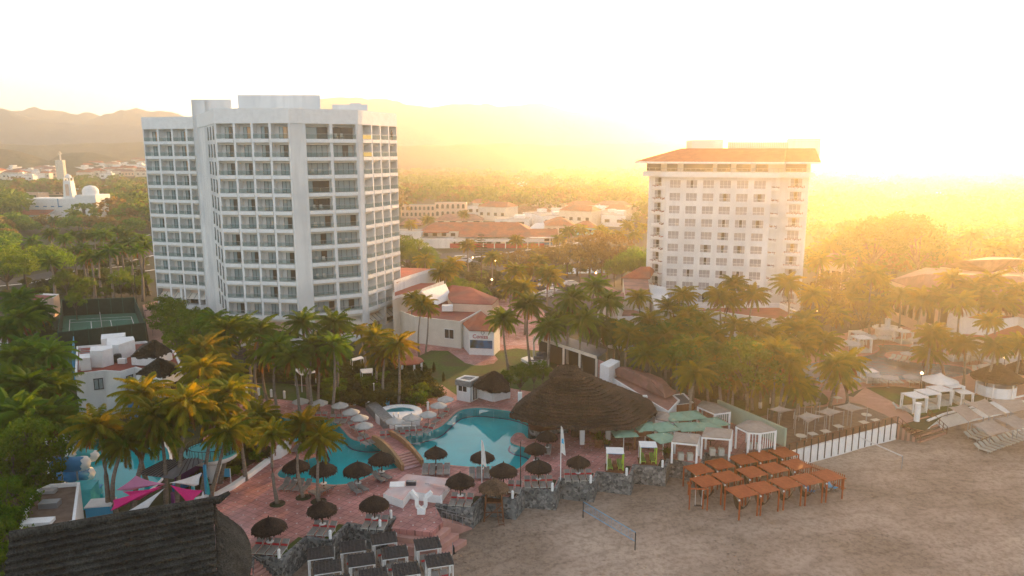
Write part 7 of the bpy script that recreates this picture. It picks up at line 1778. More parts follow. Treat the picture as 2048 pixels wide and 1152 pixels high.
cluster([(1649, 684, B(1626, 768)), (1670, 730, B(1628, 828)), (1697, 722, B(1660, 812)), (1680, 755, B(1694, 808)), (1604, 660, {'h': 8})], 'golden backlit coconut palm', 'left of the far grey pool', 'palms left of the far pool', near=True, s=.98)
cluster([(1864, 667, B(1845, 778)), (1860, 704, B(1855, 765)), (1879, 676, B(1890, 765)), (1928, 688, {'h': 7}), (1979, 642, {'h': 9, 's': .8}), (1991, 694, B(1964, 790)), (2041, 688, B(2026, 778))], 'glowing coconut palm', 'round the far pool at right', 'palms round the far pool', s=.92)
lst = []
rg = random.Random(9)
for x, y in ((1660, 492), (1690, 520), (1715, 505), (1745, 550), (1770, 565), (1800, 590), (1640, 520), (1655, 560), (1700, 600), (1760, 612), (1865, 478), (1895, 505), (1920, 560), (1880, 560), (1945, 470), (1970, 490), (1990, 500), (2015, 495), (2035, 530), (1995, 540), (1930, 600), (1670, 628), (1712, 572), (1730, 600)): lst.append((x, y, {'h': rg.uniform(8, 12) if y < 560 else rg.uniform(7, 8.5) if y < 600 else 5.5}))
cluster(lst[:15], 'palm fading in golden haze', 'right of the second tower', 'hazy palms right of the second tower', s=1.05)
cluster(lst[15:], 'palm fading in golden haze', 'toward the right edge above the far pool', 'hazy palms at the right edge', s=1.05)
cluster([(905, 527, {'h': 10}), (882, 545, {'h': 9}), (893, 540, {'h': 9}), (850, 520, {'h': 9}), (1030, 542, {'h': 11}), (1022, 572, {'h': 9}), (1048, 575, {'h': 9}), (985, 515, {'h': 8}), (1068, 540, {'h': 9}), (1095, 545, {'h': 9}), (1078, 520, {'h': 8}), (1105, 555, {'h': 8})], 'yellow-lit coconut palm', 'round the car park between the towers', 'palms round the car park', kind='L')
cluster([(936, 490, {'h': 9}), (1033, 480, {'h': 9}), (1137, 462, {'h': 9}), (1163, 458, {'h': 9}), (1118, 478, {'h': 7}), (855, 440, {'h': 8}), (822, 448, {'h': 8}), (928, 428, {'h': 9}), (1255, 450, {'h': 10}), (1270, 470, {'h': 9}), (1238, 470, {'h': 9}), (1215, 468, {'h': 8}), (1200, 460, {'h': 8}), (1285, 455, {'h': 9})], 'small distant palm', 'along the street of the town between the towers', 'palms along the town street', kind='L')
for i, (x, y) in enumerate(((101, 526), (180, 510), (199, 513), (216, 501), (243, 498), (275, 501))): pass
cluster([(101, 524, B(112, 603)), (180, 510, B(188, 603)), (199, 513, B(205, 603)), (218, 501, B(222, 603)), (243, 498, B(247, 578)), (275, 501, B(282, 602)), (148, 500, B(151, 560)), (165, 495, B(168, 560)), (228, 488, B(232, 575)), (256, 485, B(258, 570)), (290, 492, B(294, 590)), (172, 520, B(176, 590))], 'pale-trunked royal palm', 'in the grove behind the tennis court', 'royal palms behind the tennis court', kind='R', s=1.1, rt=.22)
cluster([(102, 467, {'h': 9}), (130, 478, {'h': 9}), (146, 472, {'h': 9}), (190, 468, {'h': 10}), (209, 470, {'h': 10}), (253, 470, {'h': 9}), (282, 478, {'h': 9}), (66, 482, {'h': 8}), (235, 462, {'h': 9}), (170, 470, {'h': 9})], 'green palm', 'in the park left of the first tower', 'palms in the park', kind='D')
cluster([(205, 375, {'h': 10}), (218, 385, {'h': 10}), (232, 380, {'h': 11}), (248, 382, {'h': 10}), (262, 388, {'h': 10}), (275, 378, {'h': 11}), (285, 392, {'h': 9}), (240, 398, {'h': 9}), (258, 405, {'h': 8}), (223, 405, {'h': 8}), (272, 410, {'h': 8}), (178, 372, {'h': 9}), (150, 428, {'h': 7}), (110, 440, {'h': 6})], 'distant palm', 'beside the white church', 'palms beside the church', kind='D')
cluster([(70, 622, {'h': 10}), (38, 600, {'h': 10}), (42, 640, {'h': 10}), (60, 700, {'h': 10}), (28, 720, {'h': 10}), (96, 712, {'h': 10}), (56, 770, {'h': 9}), (20, 765, {'h': 9}), (100, 775, {'h': 8}), (48, 830, {'h': 8}), (85, 845, {'h': 7}), (10, 660, {'h': 9}), (110, 830, {'h': 7}), (15, 820, {'h': 8})], 'lush dark green palm', 'crowding the left photo edge', 'palms at the left edge', kind='D', near=True, s=1.1)
cluster([(1880, 590, {'h': 10}), (1920, 604, {'h': 9.5}), (1962, 590, {'h': 10}), (2000, 606, {'h': 9.5}), (2038, 580, {'h': 11}), (1846, 600, {'h': 9}), (1905, 558, {'h': 11.5}), (1985, 560, {'h': 11.5}), (1945, 575, {'h': 10.5})], 'golden backlit palm', 'before the big terracotta roof at right', 'palms before the terracotta roofs', s=1.05)
# ------------------------------------------------------------------ broad-leaved trees
def leaf_blob(V, T, c, r, n, sz, rr, flat=.7):
    for _ in range(n):
        d = Vector((rr.gauss(0, 1), rr.gauss(0, 1), rr.gauss(0, 1))).normalized() * r * rr.uniform(.55, 1.05); p = c + Vector((d.x, d.y, d.z * flat))
        a = Vector((rr.gauss(0, 1), rr.gauss(0, 1), rr.gauss(0, .8))).normalized(); b = a.cross(Vector((rr.gauss(0, 1), rr.gauss(0, 1), rr.gauss(0, 1)))).normalized(); s = sz * rr.uniform(.6, 1.3); o = len(V)
        V += [p - a * s, p + b * s * .6, p + a * s, p - b * s * .6]; T += [(o, o + 1, o + 2), (o, o + 2, o + 3)]
def tree_mesh(seed, rx=3.5, rz=2.4, h=6.0, clumps=42, leaves=75, sz=.17, mat='leaf', open_=0.0):
    rr = random.Random(seed); V = []; T = []; tips = []
    for i in range(clumps):
        a = rr.uniform(0, 6.28); u = rr.uniform(-.55, 1); w = math.sqrt(max(0, 1 - u * u)) * rr.uniform(.55, 1.0); p = Vector((rx * w * math.cos(a), rx * w * math.sin(a), h + rz * u * rr.uniform(.7, 1.05))); tips.append(p)
        leaf_blob(V, T, p, rr.uniform(.5, 1.05) * rx * .30, leaves, sz, rr)
    g = tri_mesh('crown', V, T, [mat]); mb = MB(); mb.tube([(0, 0, -.1), (.05, .05, h * .35), (0, .1, h * .6)], [.24, .18, .14], 'branch', 8)
    for p in tips[::4]: mb.tube([(0, .05, h * .5), p * .55 + Vector((0, 0, h * .3)), p], [.12, .07, .02], 'branch', 5)
    return g, mb.mesh('trunk', True)
TREES = {'leaf': [tree_mesh(i, 3.4 + .3 * (i % 2), 2.4, 5.6) for i in range(4)], 'leaf_br': [tree_mesh(20 + i, 4.5, 2.0, 5.4, 60, 85, .17, 'leaf_br') for i in range(2)], 'leaf_ol': [tree_mesh(40 + i, 3.2, 2.6, 5.2, 34, 55, .15, 'leaf_ol') for i in range(3)]}
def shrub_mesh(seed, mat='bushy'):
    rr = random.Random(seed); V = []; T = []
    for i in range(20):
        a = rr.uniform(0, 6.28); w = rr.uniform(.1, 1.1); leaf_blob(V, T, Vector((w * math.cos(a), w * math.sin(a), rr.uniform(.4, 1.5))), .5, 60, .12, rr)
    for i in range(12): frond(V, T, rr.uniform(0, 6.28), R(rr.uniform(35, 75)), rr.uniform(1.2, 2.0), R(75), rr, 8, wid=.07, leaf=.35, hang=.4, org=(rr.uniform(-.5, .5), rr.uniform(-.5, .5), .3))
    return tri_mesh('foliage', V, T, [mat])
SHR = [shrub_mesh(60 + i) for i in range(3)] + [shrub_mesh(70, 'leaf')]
trs = random.Random(77)
def tree(cx, cy, h, s, mat='leaf', sxy=1.0):
    top = G(cx, cy, h); g, tr = trs.choice(TREES[mat]); k = h / 5.6; t = thing('leafy_tree', None, 'tree', (top.x, top.y, 0), trs.uniform(0, 6)); q = k * s
    part('crown', g, t, None, None, (q * sxy, q * sxy, k)); part('trunk', tr, t, None, None, (q * .9, q * .9, k)); return t
def trees(items, desc, where, group, **kw):
    os_ = [tree(*i[:4], **({**kw, **(i[4] if len(i) > 4 else {})})) for i in items]
    if len(os_) <= 20: ordinals(os_, desc, where, group)
    else:
        for o in os_: tag(o, f'{desc} {where}', None, group)
    for o in os_: o['group'] = group
trees([(45, 512, 8, 1.35), (105, 520, 7, .9), (10, 530, 8, 1.2)], 'broad bright green tree', 'at the left edge behind the court', 'bright green trees', mat='leaf_br')
trees([(50, 900, 6.5, .85), (78, 935, 5, .8), (20, 935, 6, .9)], 'dense rounded green tree', 'beside the blue tube slides', 'trees by the tube slides', mat='leaf')
trees([(5, 1010, 5, .8), (8, 1055, 4, .7), (2, 1085, 4, .8), (22, 1112, 2.6, .6), (10, 1135, 3, .7)], 'olive green tree', 'left of the brown flat roof', 'trees in the lower left corner', mat='leaf')
trees([(160, 588, 4, .8), (150, 602, 4, .8), (172, 570, 4, .8), (240, 560, 5, .8), (265, 565, 4, .8), (210, 585, 3, .8), (290, 560, 4, .7), (130, 560, 5, .8)], 'small green tree', 'behind the tennis court fence', 'trees behind the court')
trees([(340, 640, 6, 1.0), (370, 655, 6.5, 1.0), (402, 668, 6, 1.0), (330, 615, 5, .9), (425, 690, 5, .9), (362, 690, 5, .9), (395, 640, 5, .8), (350, 620, 5, .8)], 'dark dense tree', 'at the foot of the first tower left', 'dark trees by the first tower')
trees([(812, 492, 7, .9), (835, 500, 7, .9), (820, 515, 6, .9), (855, 512, 6, .8), (800, 505, 7, .9), (870, 530, 5, .8), (930, 590, 4.5, .9), (950, 580, 4, .9), (910, 575, 4.5, .8), (972, 590, 3.5, .7)], 'green tree', 'right of the first tower near the road', 'trees right of the first tower')
trees([(1060, 505, 7, 1.0), (1085, 510, 7, 1.0), (1110, 510, 7, 1.0), (1135, 505, 7, 1.0), (1155, 495, 8, 1.1), (1180, 490, 9, 1.1), (1205, 488, 9, 1.1), (1230, 492, 9, 1.0), (1040, 515, 6, .9), (1010, 520, 6, .9), (1190, 515, 7, 1.0), (1215, 520, 6, 1.0), (1160, 520, 6, .9)], 'brownish leafy tree', 'in the park between the towers', 'trees in the park between the towers', mat='leaf_ol')
trees([(1245, 525, 6, .9), (1268, 520, 6.5, .9), (1288, 528, 6, .9), (1230, 535, 5, .8), (1280, 510, 7, .9)], 'yellow-lit leafy tree', 'left of the second tower', 'trees left of the second tower', mat='leaf_br')
trees([(1800, 470, 13, 1.1), (1750, 480, 12, 1.1), (1840, 485, 12, 1.1), (1715, 490, 10, 1.0), (1700, 470, 10, .9)], 'great round hazy tree', 'in the golden haze right of the second tower', 'great trees in the haze')
trees([(x, y, trs.uniform(5, 8), 1.0) for x, y in ((1650, 585), (1690, 570), (1730, 625), (1640, 610), (1760, 560))], 'orange hazed leafy tree', 'between the second tower and the right edge', 'leafy trees in the orange haze', mat='leaf_ol')
trees([(x, y, trs.uniform(5, 7), 1.0) for x, y in ((1390, 720), (1430, 715), (1480, 715), (1330, 680), (1300, 680), (1345, 700), (1240, 672), (1460, 735), (1550, 725), (1500, 735))], 'dark leafy tree', 'under the palms below the second tower', 'undergrowth trees below the second tower')
trees([(1040, 752, 3.6, .9), (1068, 745, 3.2, .8), (1010, 758, 2.8, .6), (1085, 740, 3, .7)], 'small dark tree', 'between thatched bar and great palapa', 'trees by the great palapa')
# Norfolk pine
NP_ = thing('norfolk_pine', 'tall dark layered pine between the road and the red roofed blocks', 'tree', G(963, 562)); rr = random.Random(4); V = []; T = []; hN = GY(963, 468, NP_.location.y).z
for k in range(17):
    z = 1.5 + (hN - 1.7) * k / 16; L = 3.0 * (1 - k / 17) ** .8 + .4
    for j in range(8):
        a = j * PI / 4 + k * .4; frond(V, T, a, R(8), L, R(20), rr, 8, wid=.14, leaf=.55, hang=.25, org=(0, 0, z))
o = part('crown', tri_mesh('crown', V, T, ['bushy']), NP_); mb = MB(); mb.tube([(0, 0, 0), (0, 0, hN)], [.25, .04], 'branch', 8); mb.build('trunk', NP_)
# shrubs in the dark hedge and the beds
def shrubs(px, desc, where, group, s=1.0):
    os_ = []
    for x, y in px:
        t = thing('shrub', None, 'shrub', G(x, y), trs.uniform(0, 6), group); k = s * trs.uniform(.8, 1.2); part('foliage', trs.choice(SHR), t, None, None, (k, k, k)); os_.append(t)
    if len(os_) <= 20: ordinals(os_, desc, where, group)
    else:
        for o in os_: tag(o, f'{desc} {where}')
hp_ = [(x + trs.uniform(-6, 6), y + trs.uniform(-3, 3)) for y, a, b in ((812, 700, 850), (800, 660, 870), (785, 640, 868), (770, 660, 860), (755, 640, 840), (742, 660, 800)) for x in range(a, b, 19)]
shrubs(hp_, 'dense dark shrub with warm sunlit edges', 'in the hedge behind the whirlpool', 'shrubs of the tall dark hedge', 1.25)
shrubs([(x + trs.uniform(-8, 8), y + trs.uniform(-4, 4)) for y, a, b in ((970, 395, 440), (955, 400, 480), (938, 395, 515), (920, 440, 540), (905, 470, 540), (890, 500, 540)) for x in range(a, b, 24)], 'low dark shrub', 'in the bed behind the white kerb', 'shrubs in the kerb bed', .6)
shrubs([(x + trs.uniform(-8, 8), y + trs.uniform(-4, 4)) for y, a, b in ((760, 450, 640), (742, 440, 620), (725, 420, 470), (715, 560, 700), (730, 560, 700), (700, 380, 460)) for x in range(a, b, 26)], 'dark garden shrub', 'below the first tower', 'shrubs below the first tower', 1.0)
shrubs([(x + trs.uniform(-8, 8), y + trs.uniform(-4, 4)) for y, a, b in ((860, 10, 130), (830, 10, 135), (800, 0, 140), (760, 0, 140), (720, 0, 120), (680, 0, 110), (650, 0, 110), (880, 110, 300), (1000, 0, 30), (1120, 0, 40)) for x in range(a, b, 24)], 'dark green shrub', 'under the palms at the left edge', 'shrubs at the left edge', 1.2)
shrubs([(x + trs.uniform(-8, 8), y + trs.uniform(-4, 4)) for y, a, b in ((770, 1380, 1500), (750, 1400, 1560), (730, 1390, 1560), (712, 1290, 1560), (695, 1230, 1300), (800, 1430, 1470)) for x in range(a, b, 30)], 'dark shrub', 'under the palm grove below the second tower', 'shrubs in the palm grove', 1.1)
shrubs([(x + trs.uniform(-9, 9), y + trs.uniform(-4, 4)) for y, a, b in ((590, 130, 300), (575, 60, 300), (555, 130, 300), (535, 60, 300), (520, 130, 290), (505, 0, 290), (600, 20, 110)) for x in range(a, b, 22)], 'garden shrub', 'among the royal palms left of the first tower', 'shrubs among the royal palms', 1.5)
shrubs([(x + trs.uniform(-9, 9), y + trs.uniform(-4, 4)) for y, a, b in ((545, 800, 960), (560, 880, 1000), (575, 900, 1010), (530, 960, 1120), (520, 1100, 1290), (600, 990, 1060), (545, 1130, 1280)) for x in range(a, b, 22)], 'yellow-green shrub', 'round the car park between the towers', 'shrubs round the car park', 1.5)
# ------------------------------------------------------------------ the wooded plain
def near_building(x, y): return False
def wood(name, n, yr, xr, size, seed, mats, avoid=None, lo=38):
    rr = np.random.default_rng(seed); V = []; T = []; MI = []
    base = []
    for k in range(6):
        Vb = []; Tb = []; r2 = random.Random(seed * 7 + k)
        for i in range(lo):
            a = r2.uniform(0, 6.28); u = r2.uniform(-.3, 1); w = math.sqrt(max(0, 1 - u * u)); leaf_blob(Vb, Tb, Vector((w * math.cos(a), w * math.sin(a), u * .8)), .30, 5, .17, r2)
        base.append((np.array([tuple(v) for v in Vb], dtype=np.float32), np.array(Tb, dtype=np.int32)))
    vs = []; ts = []; off = 0; mi = []; c = 0
    while c < n:
        y = yr[0] * (yr[1] / yr[0]) ** rr.random(); x = rr.uniform(xr[0], xr[1]) * y
        if avoid and avoid(x, y): continue
        s = rr.uniform(*size); b, t = base[rr.integers(6)]; a = rr.uniform(0, 6.28); ca, sa = math.cos(a), math.sin(a)
        v = np.empty_like(b); v[:, 0] = (b[:, 0] * ca - b[:, 1] * sa) * s + x; v[:, 1] = (b[:, 0] * sa + b[:, 1] * ca) * s + y; v[:, 2] = b[:, 2] * s * .8 + s * .95
        vs.append(v); ts.append(t + off); off += len(v); mi.append(np.full(len(t), rr.integers(len(mats)))); c += 1
    me = tri_mesh(name, np.concatenate(vs), np.concatenate(ts), mats, np.concatenate(mi)); o = bpy.data.objects.new(name, me); COL.objects.link(o); tag(o, kind='stuff'); return o
def townzone(x, y):
    px, py = PX((x, y, 0))
    return (780 < px < 1290 and 430 < py < 540) or (40 < px < 210 and 400 < py < 455) or (px > 1600 and py > 520) or (0 < px < 290 and 345 < py < 372 and (int(x / 14) % 3 == 0))
wood('far_woodland', 2600, (330, 1150), (-.85, .85), (4.0, 8.5), 3, ['leaf', 'leaf_ol', 'leaf'], townzone)
wood('park_woodland', 260, (165, 330), (-.85, -.5), (2.8, 4.5), 4, ['leaf', 'leaf_ol', 'leaf'], lambda x, y: y < 200 or (PX((x, y, 0))[0] > 20 and PX((x, y, 0))[1] > 470), 90)
wood('park_woodland', 110, (190, 330), (.42, .85), (3.5, 6), 5, ['leaf', 'leaf_ol'], None, 90)
# ------------------------------------------------------------------ the town between and behind the towers
def town_block(name, label, cat, px0, px1, ytop, ybase, wall='white', roof=None, depth=10, wins=0, rows=1, rh=.0, group=None, arch=False, over=.4):
    D = G((px0 + px1) / 2, ybase).y; a = GY(px0, ybase, D); b = GY(px1, ybase, D); top = GY((px0 + px1) / 2, ytop, D).z
    c = Vector(((a.x + b.x) / 2, D, 0)); w = b.x - a.x; h = top - rh; t = thing(name, label, cat, c, 0, group)
    mb = MB(); mb.box((0, depth / 2, h / 2 - .2), (w, depth, h + .4), wall); mb.build('wall', t)
    if roof:
        mb = MB(); o_ = over; v = [(-w / 2 - o_, -o_, h), (w / 2 + o_, -o_, h), (w / 2 + o_, depth + o_, h), (-w / 2 - o_, depth + o_, h), (-w / 2 + depth * .3, depth / 2, top), (w / 2 - depth * .3, depth / 2, top)]
        mb.add(v, [(0, 1, 5, 4), (1, 2, 5), (2, 3, 4, 5), (3, 0, 4), (3, 2, 1, 0)], roof); mb.build('roof', t)
    else:
        mb = MB(); mb.box((0, depth / 2, h + .02), (w - .6, depth - .6, .06), 'concrete'); mb.build('roof', t)
        mb = MB()
        mb.box((0, .12, h + .3), (w, .24, .5), wall)
        mb.build('parapet', t)
    for r in range(rows):
        z = h * (r + .5) / rows + .1
        for k in range(wins):
            x = -w / 2 + w * (k + .5) / wins; mb = MB(); ww = w / wins * .5; hh = h / rows * .42
            mb.box((0, 0, 0), (ww, .12, hh), 'win_dark')
            if arch: mb.tube([(0, -.05, hh / 2), (0, .05, hh / 2)], ww / 2, 'win_dark', 14)
            o = mb.build('window', t); o.location = (x, -.03, z)
    return t, c, D, h
town_block('bar_building', 'whitewashed bar building with brown lettering beside the first tower', 'building', 770, 842, 466, 497, 'white', None, 14)
t = COL.objects[-1]
def find(lbl):
    for o in COL.objects:
        if o.get('label') == lbl: return o
gb = find('whitewashed bar building with brown lettering beside the first tower'); D = gb.location.y
for s, x, y, sz in (("GENERAL'S", 798, 477, 2.0), ('BAR', 812, 484.5, 2.0)):
    p = GY(x, y, D - .2); part('sign_text', text_mesh(s, sz, 'wood', .05), gb, p - gb.location, (R(90), 0, 0), (1, 1, 1))
town_block('shop_row', 'long two-storey white shopping arcade with dark red tiled roofs', 'building', 843, 1060, 448, 492, 'white2', 'terracotta', 15, 12, 2, 2.6)
ar = find('long two-storey white shopping arcade with dark red tiled roofs'); mb = MB()
D = ar.location.y; wr = GY(1060, 490, D).x - GY(843, 490, D).x
mb.add([(-wr / 2 + 14, -.1, 6.4), (wr / 2 + 10, -.1, 6.4), (wr / 2 + 10, -7.5, 4.2), (-wr / 2 + 14, -7.5, 4.2)], [(0, 1, 2, 3)], 'terracotta'); mb.build('lower_roof', ar)
mb = MB(); mb.box((8, -6.5, 2.9), (wr - 6, .3, 1.1), 'white2'); mb.box((8, -6.3, .9), (wr - 6, .25, 1.6), 'red'); mb.build('balcony', ar)
for k in range(9): m1 = MB(); m1.box((-wr / 2 + 15 + k * (wr - 8) / 8, -6.6, 2.1), (.35, .35, 4.3), 'white2'); m1.build('column', ar)
mb = MB(); mb.box((-wr / 2 + 6, -3, 1.6), (12, 6, 3.6), 'white'); mb.box((-wr / 2 + 6, -3, 5.6), (9, 5, .3), 'terracotta'); mb.build('corner_terrace', ar)
town_block('gable_hall', 'shop hall with a terracotta roof and aqua gable near the street', 'building', 1092, 1150, 437, 470, 'peach', 'terracotta', 18, 5, 1, 3.0)
town_block('aqua_shop', 'aqua painted shop front with framed windows right of the terracotta hall', 'building', 1152, 1197, 444, 470, 'aqua', 'terracotta', 12, 4, 1, 2.5)
town_block('arcade_house', 'peach coloured house with two rows of arches in the town', 'building', 802, 870, 412, 436, 'peach', None, 12, 8, 2, 0, None, True)
town_block('arcade_house', 'peach coloured house with a round gable, right of the arched one', 'building', 870, 932, 407, 436, 'peach', None, 12, 6, 2, 0, None, True)
town_block('white_block', 'plain white block right of the peach coloured houses', 'building', 920, 963, 414, 429, 'white2', None, 10, 3, 1)
town_block('cream_hotel', 'cream two-part house with a hipped roof up in the golden haze', 'building', 1114, 1150, 394, 412, 'offwhite', 'terracotta', 12, 3, 1, 2)
town_block('cream_hotel', 'cream tower block beside the hipped roof house in the haze', 'building', 1147, 1163, 393, 408, 'offwhite', None, 10, 1, 1)
town_block('white_shop', 'white shop with dark lettering band in the middle of the town', 'building', 1104, 1134, 418, 437, 'white2', None, 10, 2, 1)
town_block('white_shop', 'long low white hall right of the lettered white shop', 'building', 1134, 1187, 428, 442, 'white2', None, 12, 0, 1)
town_block('white_shop', 'white building with brown roof below the golden hillside', 'building', 1195, 1250, 415, 436, 'white2', 'oldtile', 12, 5, 1, 2.5)
town_block('tiled_house', 'wide brown tiled roof behind the arcade', 'building', 870, 965, 430, 446, 'offwhite', 'oldtile', 14, 4, 1, 2.8)
town_block('tiled_house', 'dark thatch-brown roof beside the first tower', 'building', 798, 842, 437, 452, 'wood', 'oldtile', 12, 3, 1, 3)
town_block('tiled_house', 'pinkish tiled long roof in the middle distance', 'building', 1030, 1104, 414, 428, 'peach', 'oldtile', 12, 4, 1, 3)
town_block('white_tent', 'bluish white tent roof at the end of the arcade', 'building', 1058, 1102, 448, 462, 'white2', 'white2', 10, 0, 1, 3.5)
town_block('hillside_villa', 'large white house with a flat roof high up in the yellow haze at right', 'building', 1705, 1785, 338, 370, 'white2', None, 25, 6, 2)
town_block('hillside_villa', 'white building complex fading in the haze at the far right', 'building', 1905, 1978, 388, 414, 'white2', None, 20, 6, 2)
t, c, D, h = town_block('sports_hall', 'hall with a bright white domed roof glinting in the haze', 'building', 1822, 1890, 389, 398, 'offwhite', None, 25)
mb = MB(); w_ = GY(1890, 395, D).x - GY(1822, 395, D).x
v = []
for i in range(17):
    for j in range(9): a = -1 + 2 * i / 16; b = -1 + 2 * j / 8; v.append((a * w_ / 2, 12 + b * 13, h + 3.2 * (1 - a * a) * (1 - .5 * b * b)))
mb.add(v, [(i * 9 + j, (i + 1) * 9 + j, (i + 1) * 9 + j + 1, i * 9 + j + 1) for i in range(16) for j in range(8)], 'white2'); mb.build('domed_roof', t, smooth=True)
# white church with bell tower and dome
D = G(130, 436).y; CH_ = thing('church', 'white church with a tall square bell tower and a round dome at the left', 'church', (GY(125, 436, D).x, D, 0)); o = CH_.location
def cx(px): return GY(px, 430, D).x - o.x
def cz(py): return GY(125, py, D).z
mb = MB(); mb.box(((cx(57) + cx(165)) / 2, 6, cz(397) / 2), (cx(165) - cx(57), 12, cz(397)), 'white2'); mb.build('nave', CH_)
mb = MB(); mb.box(((cx(158) + cx(199)) / 2, 5, cz(390) / 2), (cx(199) - cx(158), 14, cz(390)), 'white2'); mb.build('transept', CH_)
mb = MB(); x0, x1 = cx(128), cx(147); m_ = (x0 + x1) / 2; wd = (x1 - x0) / 2
mb.add([(m_ - wd, 1, cz(398)), (m_ + wd, 1, cz(398)), (m_ + wd, 5, cz(398)), (m_ - wd, 5, cz(398)), (m_ - wd * .75, 1.3, cz(362)), (m_ + wd * .75, 1.3, cz(362)), (m_ + wd * .75, 4.7, cz(362)), (m_ - wd * .75, 4.7, cz(362))], [(0, 1, 5, 4), (1, 2, 6, 5), (2, 3, 7, 6), (3, 0, 4, 7), (4, 5, 6, 7)], 'white2')
for x in (-.6, .6):
    for y in (1.6, 4.4): mb.box((m_ + x * wd, y, cz(359)), (.5, .5, cz(355) - cz(362)), 'white2')
mb.lathe([(wd * .7, 0), (wd * .5, 1.2), (.05, 2.2)], 'white2', 12, (m_, 3, cz(356))); mb.build('bell_tower', CH_)
mb = MB(); mb.box((m_, .95, cz(380)), (wd * .7, .1, (cz(368) - cz(391))), 'peach'); mb.build('niche', CH_)
mb = MB(); r_ = (cx(190) - cx(160)) / 2; xc = (cx(190) + cx(160)) / 2; mb.lathe([(r_, 0), (r_, 1.8)], 'white2', 24, (xc, 5, cz(390))); mb.lathe([(r_ * 1.02, 1.8), (r_ * .9, 3.0), (r_ * .6, 4.3), (.05, 4.9)], 'white2', 24, (xc, 5, cz(390))); mb.build('dome', CH_, smooth=True)
mb = MB(); mb.box((cx(173), -2.05, cz(420)), (1.6, .12, 5), 'win_dark'); mb.build('arched_door', CH_)
for x in (76, 92, 107, 123): mb = MB(); mb.box((cx(x), -.05, cz(413)), (1.8, .12, .5), 'blue'); mb.build('window', CH_)
mb = MB(); mb.box((cx(119), -.1, cz(406)), (.4, .1, 4.5), 'blue'); mb.build('blue_stripe', CH_)
mb = MB(); xx0, xx1 = cx(47), cx(118); mb.box(((xx0 + xx1) / 2, -7, 1.2), (xx1 - xx0, 6, 2.4), 'white2'); mb.add([(xx0 - .4, -10.6, 2.5), (xx1 + .4, -10.6, 2.5), (xx1, -3, 4.6), (xx0, -3, 4.6)], [(0, 1, 2, 3)], 'terracotta'); mb.build('porch', CH_)
D = G(127, 385).y; t = thing('cross_monument', 'tall pale slab tower topped by a thin cross before the left hills', 'monument', (GY(127, 385, D).x, D, 0)); o = t.location; zt = GY(127, 320, D).z; zc_ = GY(127, 303, D).z
mb = MB(); mb.box((0, 0, zt / 2), (GY(134, 350, D).x - GY(119, 350, D).x, 4, zt), 'offwhite'); mb.build('slab', t); mb = MB(); mb.box((.5, 0, (zt + zc_) / 2), (.9, .9, zc_ - zt), 'offwhite'); mb.box((.5, 0, zc_ - 2), (3.2, .9, .9), 'offwhite'); mb.build('cross', t)
town_block('pool_complex', 'pale domed hall with turquoise slides left of the church', 'building', 22, 78, 386, 402, 'peach', None, 12, 3, 1)
town_block('pool_complex', 'white block with dark letters behind the domed hall at left', 'building', 19, 47, 374, 384, 'white2', None, 8, 3, 1)
town_block('tiled_house', 'low reddish roofed house before the church trees', 'building', 95, 122, 378, 390, 'peach', 'oldtile', 10, 2, 1, 2)
# houses scattered over the plain and up the left hill: shared meshes
def house_proto(k):
    rr = random.Random(k); w, d, h = rr.uniform(9, 17), rr.uniform(8, 12), rr.uniform(3.4, 7.0); mb = MB(); mb.box((0, 0, h / 2), (w, d, h), ['white2', 'offwhite', 'white', 'peach', 'white2', 'offwhite'][k % 6]); wl_ = mb.mesh('wall'); mb = MB()
    if k % 2: mb.add([(-w / 2 - .4, -d / 2 - .4, h), (w / 2 + .4, -d / 2 - .4, h), (w / 2 + .4, d / 2 + .4, h), (-w / 2 - .4, d / 2 + .4, h), (-w / 2 + 2, 0, h + 2), (w / 2 - 2, 0, h + 2)], [(0, 1, 5, 4), (1, 2, 5), (2, 3, 4, 5), (3, 0, 4)], 'terracotta' if k % 4 == 1 else 'oldtile')
    else: mb.box((0, 0, h + .1), (w - .5, d - .5, .25), 'concrete'); mb.box((w * .2, 0, h + .9), (w * .3, d * .4, 1.6), 'white2')
    rf_ = mb.mesh('roof'); mb = MB(); n = rr.randint(2, 4)
    for i in range(n): mb.box((-w / 2 + w * (i + .5) / n, -d / 2 - .03, h * .5), (w / n * .4, .1, 1.3), 'win_dark')
    return wl_, rf_, mb.mesh('window_row')
HPR = [house_proto(k) for k in range(8)]; rh_ = random.Random(31)
def house(x, y, z, group, label):
    t = thing('town_house', label, 'house', (x, y, z), rh_.uniform(-.5, .5), group); k = rh_.randrange(8); s = rh_.uniform(.8, 1.15)
    for nme, me in zip(('wall', 'roof', 'window'), HPR[k]): part(nme, me, t, scale=(s,) * 3)
for i in range(46):
    px, py = rh_.uniform(-40, 300), rh_.uniform(346, 380); p = G(px, py); house(p.x, p.y, 0, 'houses on the far left plain', 'small pale house on the plain below the left hills')
for i in range(60):
    px, py = rh_.uniform(150, 300), rh_.uniform(318, 345); p = GY(px, py, 850 - 150 * (py - 318) / 30); house(p.x, p.y, max(p.z - 6, 0), 'houses climbing the left hillside', 'tiny white house climbing the hillside behind the church')
for i in range(30):
    px, py = rh_.uniform(-30, 110), rh_.uniform(330, 350); p = GY(px, py, 760 - 120 * (py - 330) / 20); house(p.x, p.y, max(p.z - 5, 0), 'houses below the left hill', 'tiny pale house at the foot of the leftmost hill')
for i in range(34):
    px, py = rh_.uniform(960, 1290), rh_.uniform(412, 452); p = G(px, py); house(p.x, p.y, 0, 'houses of the town centre', 'hazy town house among trees left of the second tower')
for i in range(10):
    px, py = rh_.uniform(990, 1100), rh_.uniform(362, 378); p = G(px, py); house(p.x, p.y, 0, 'white houses on the far plain', 'white house glinting on the far wooded plain')
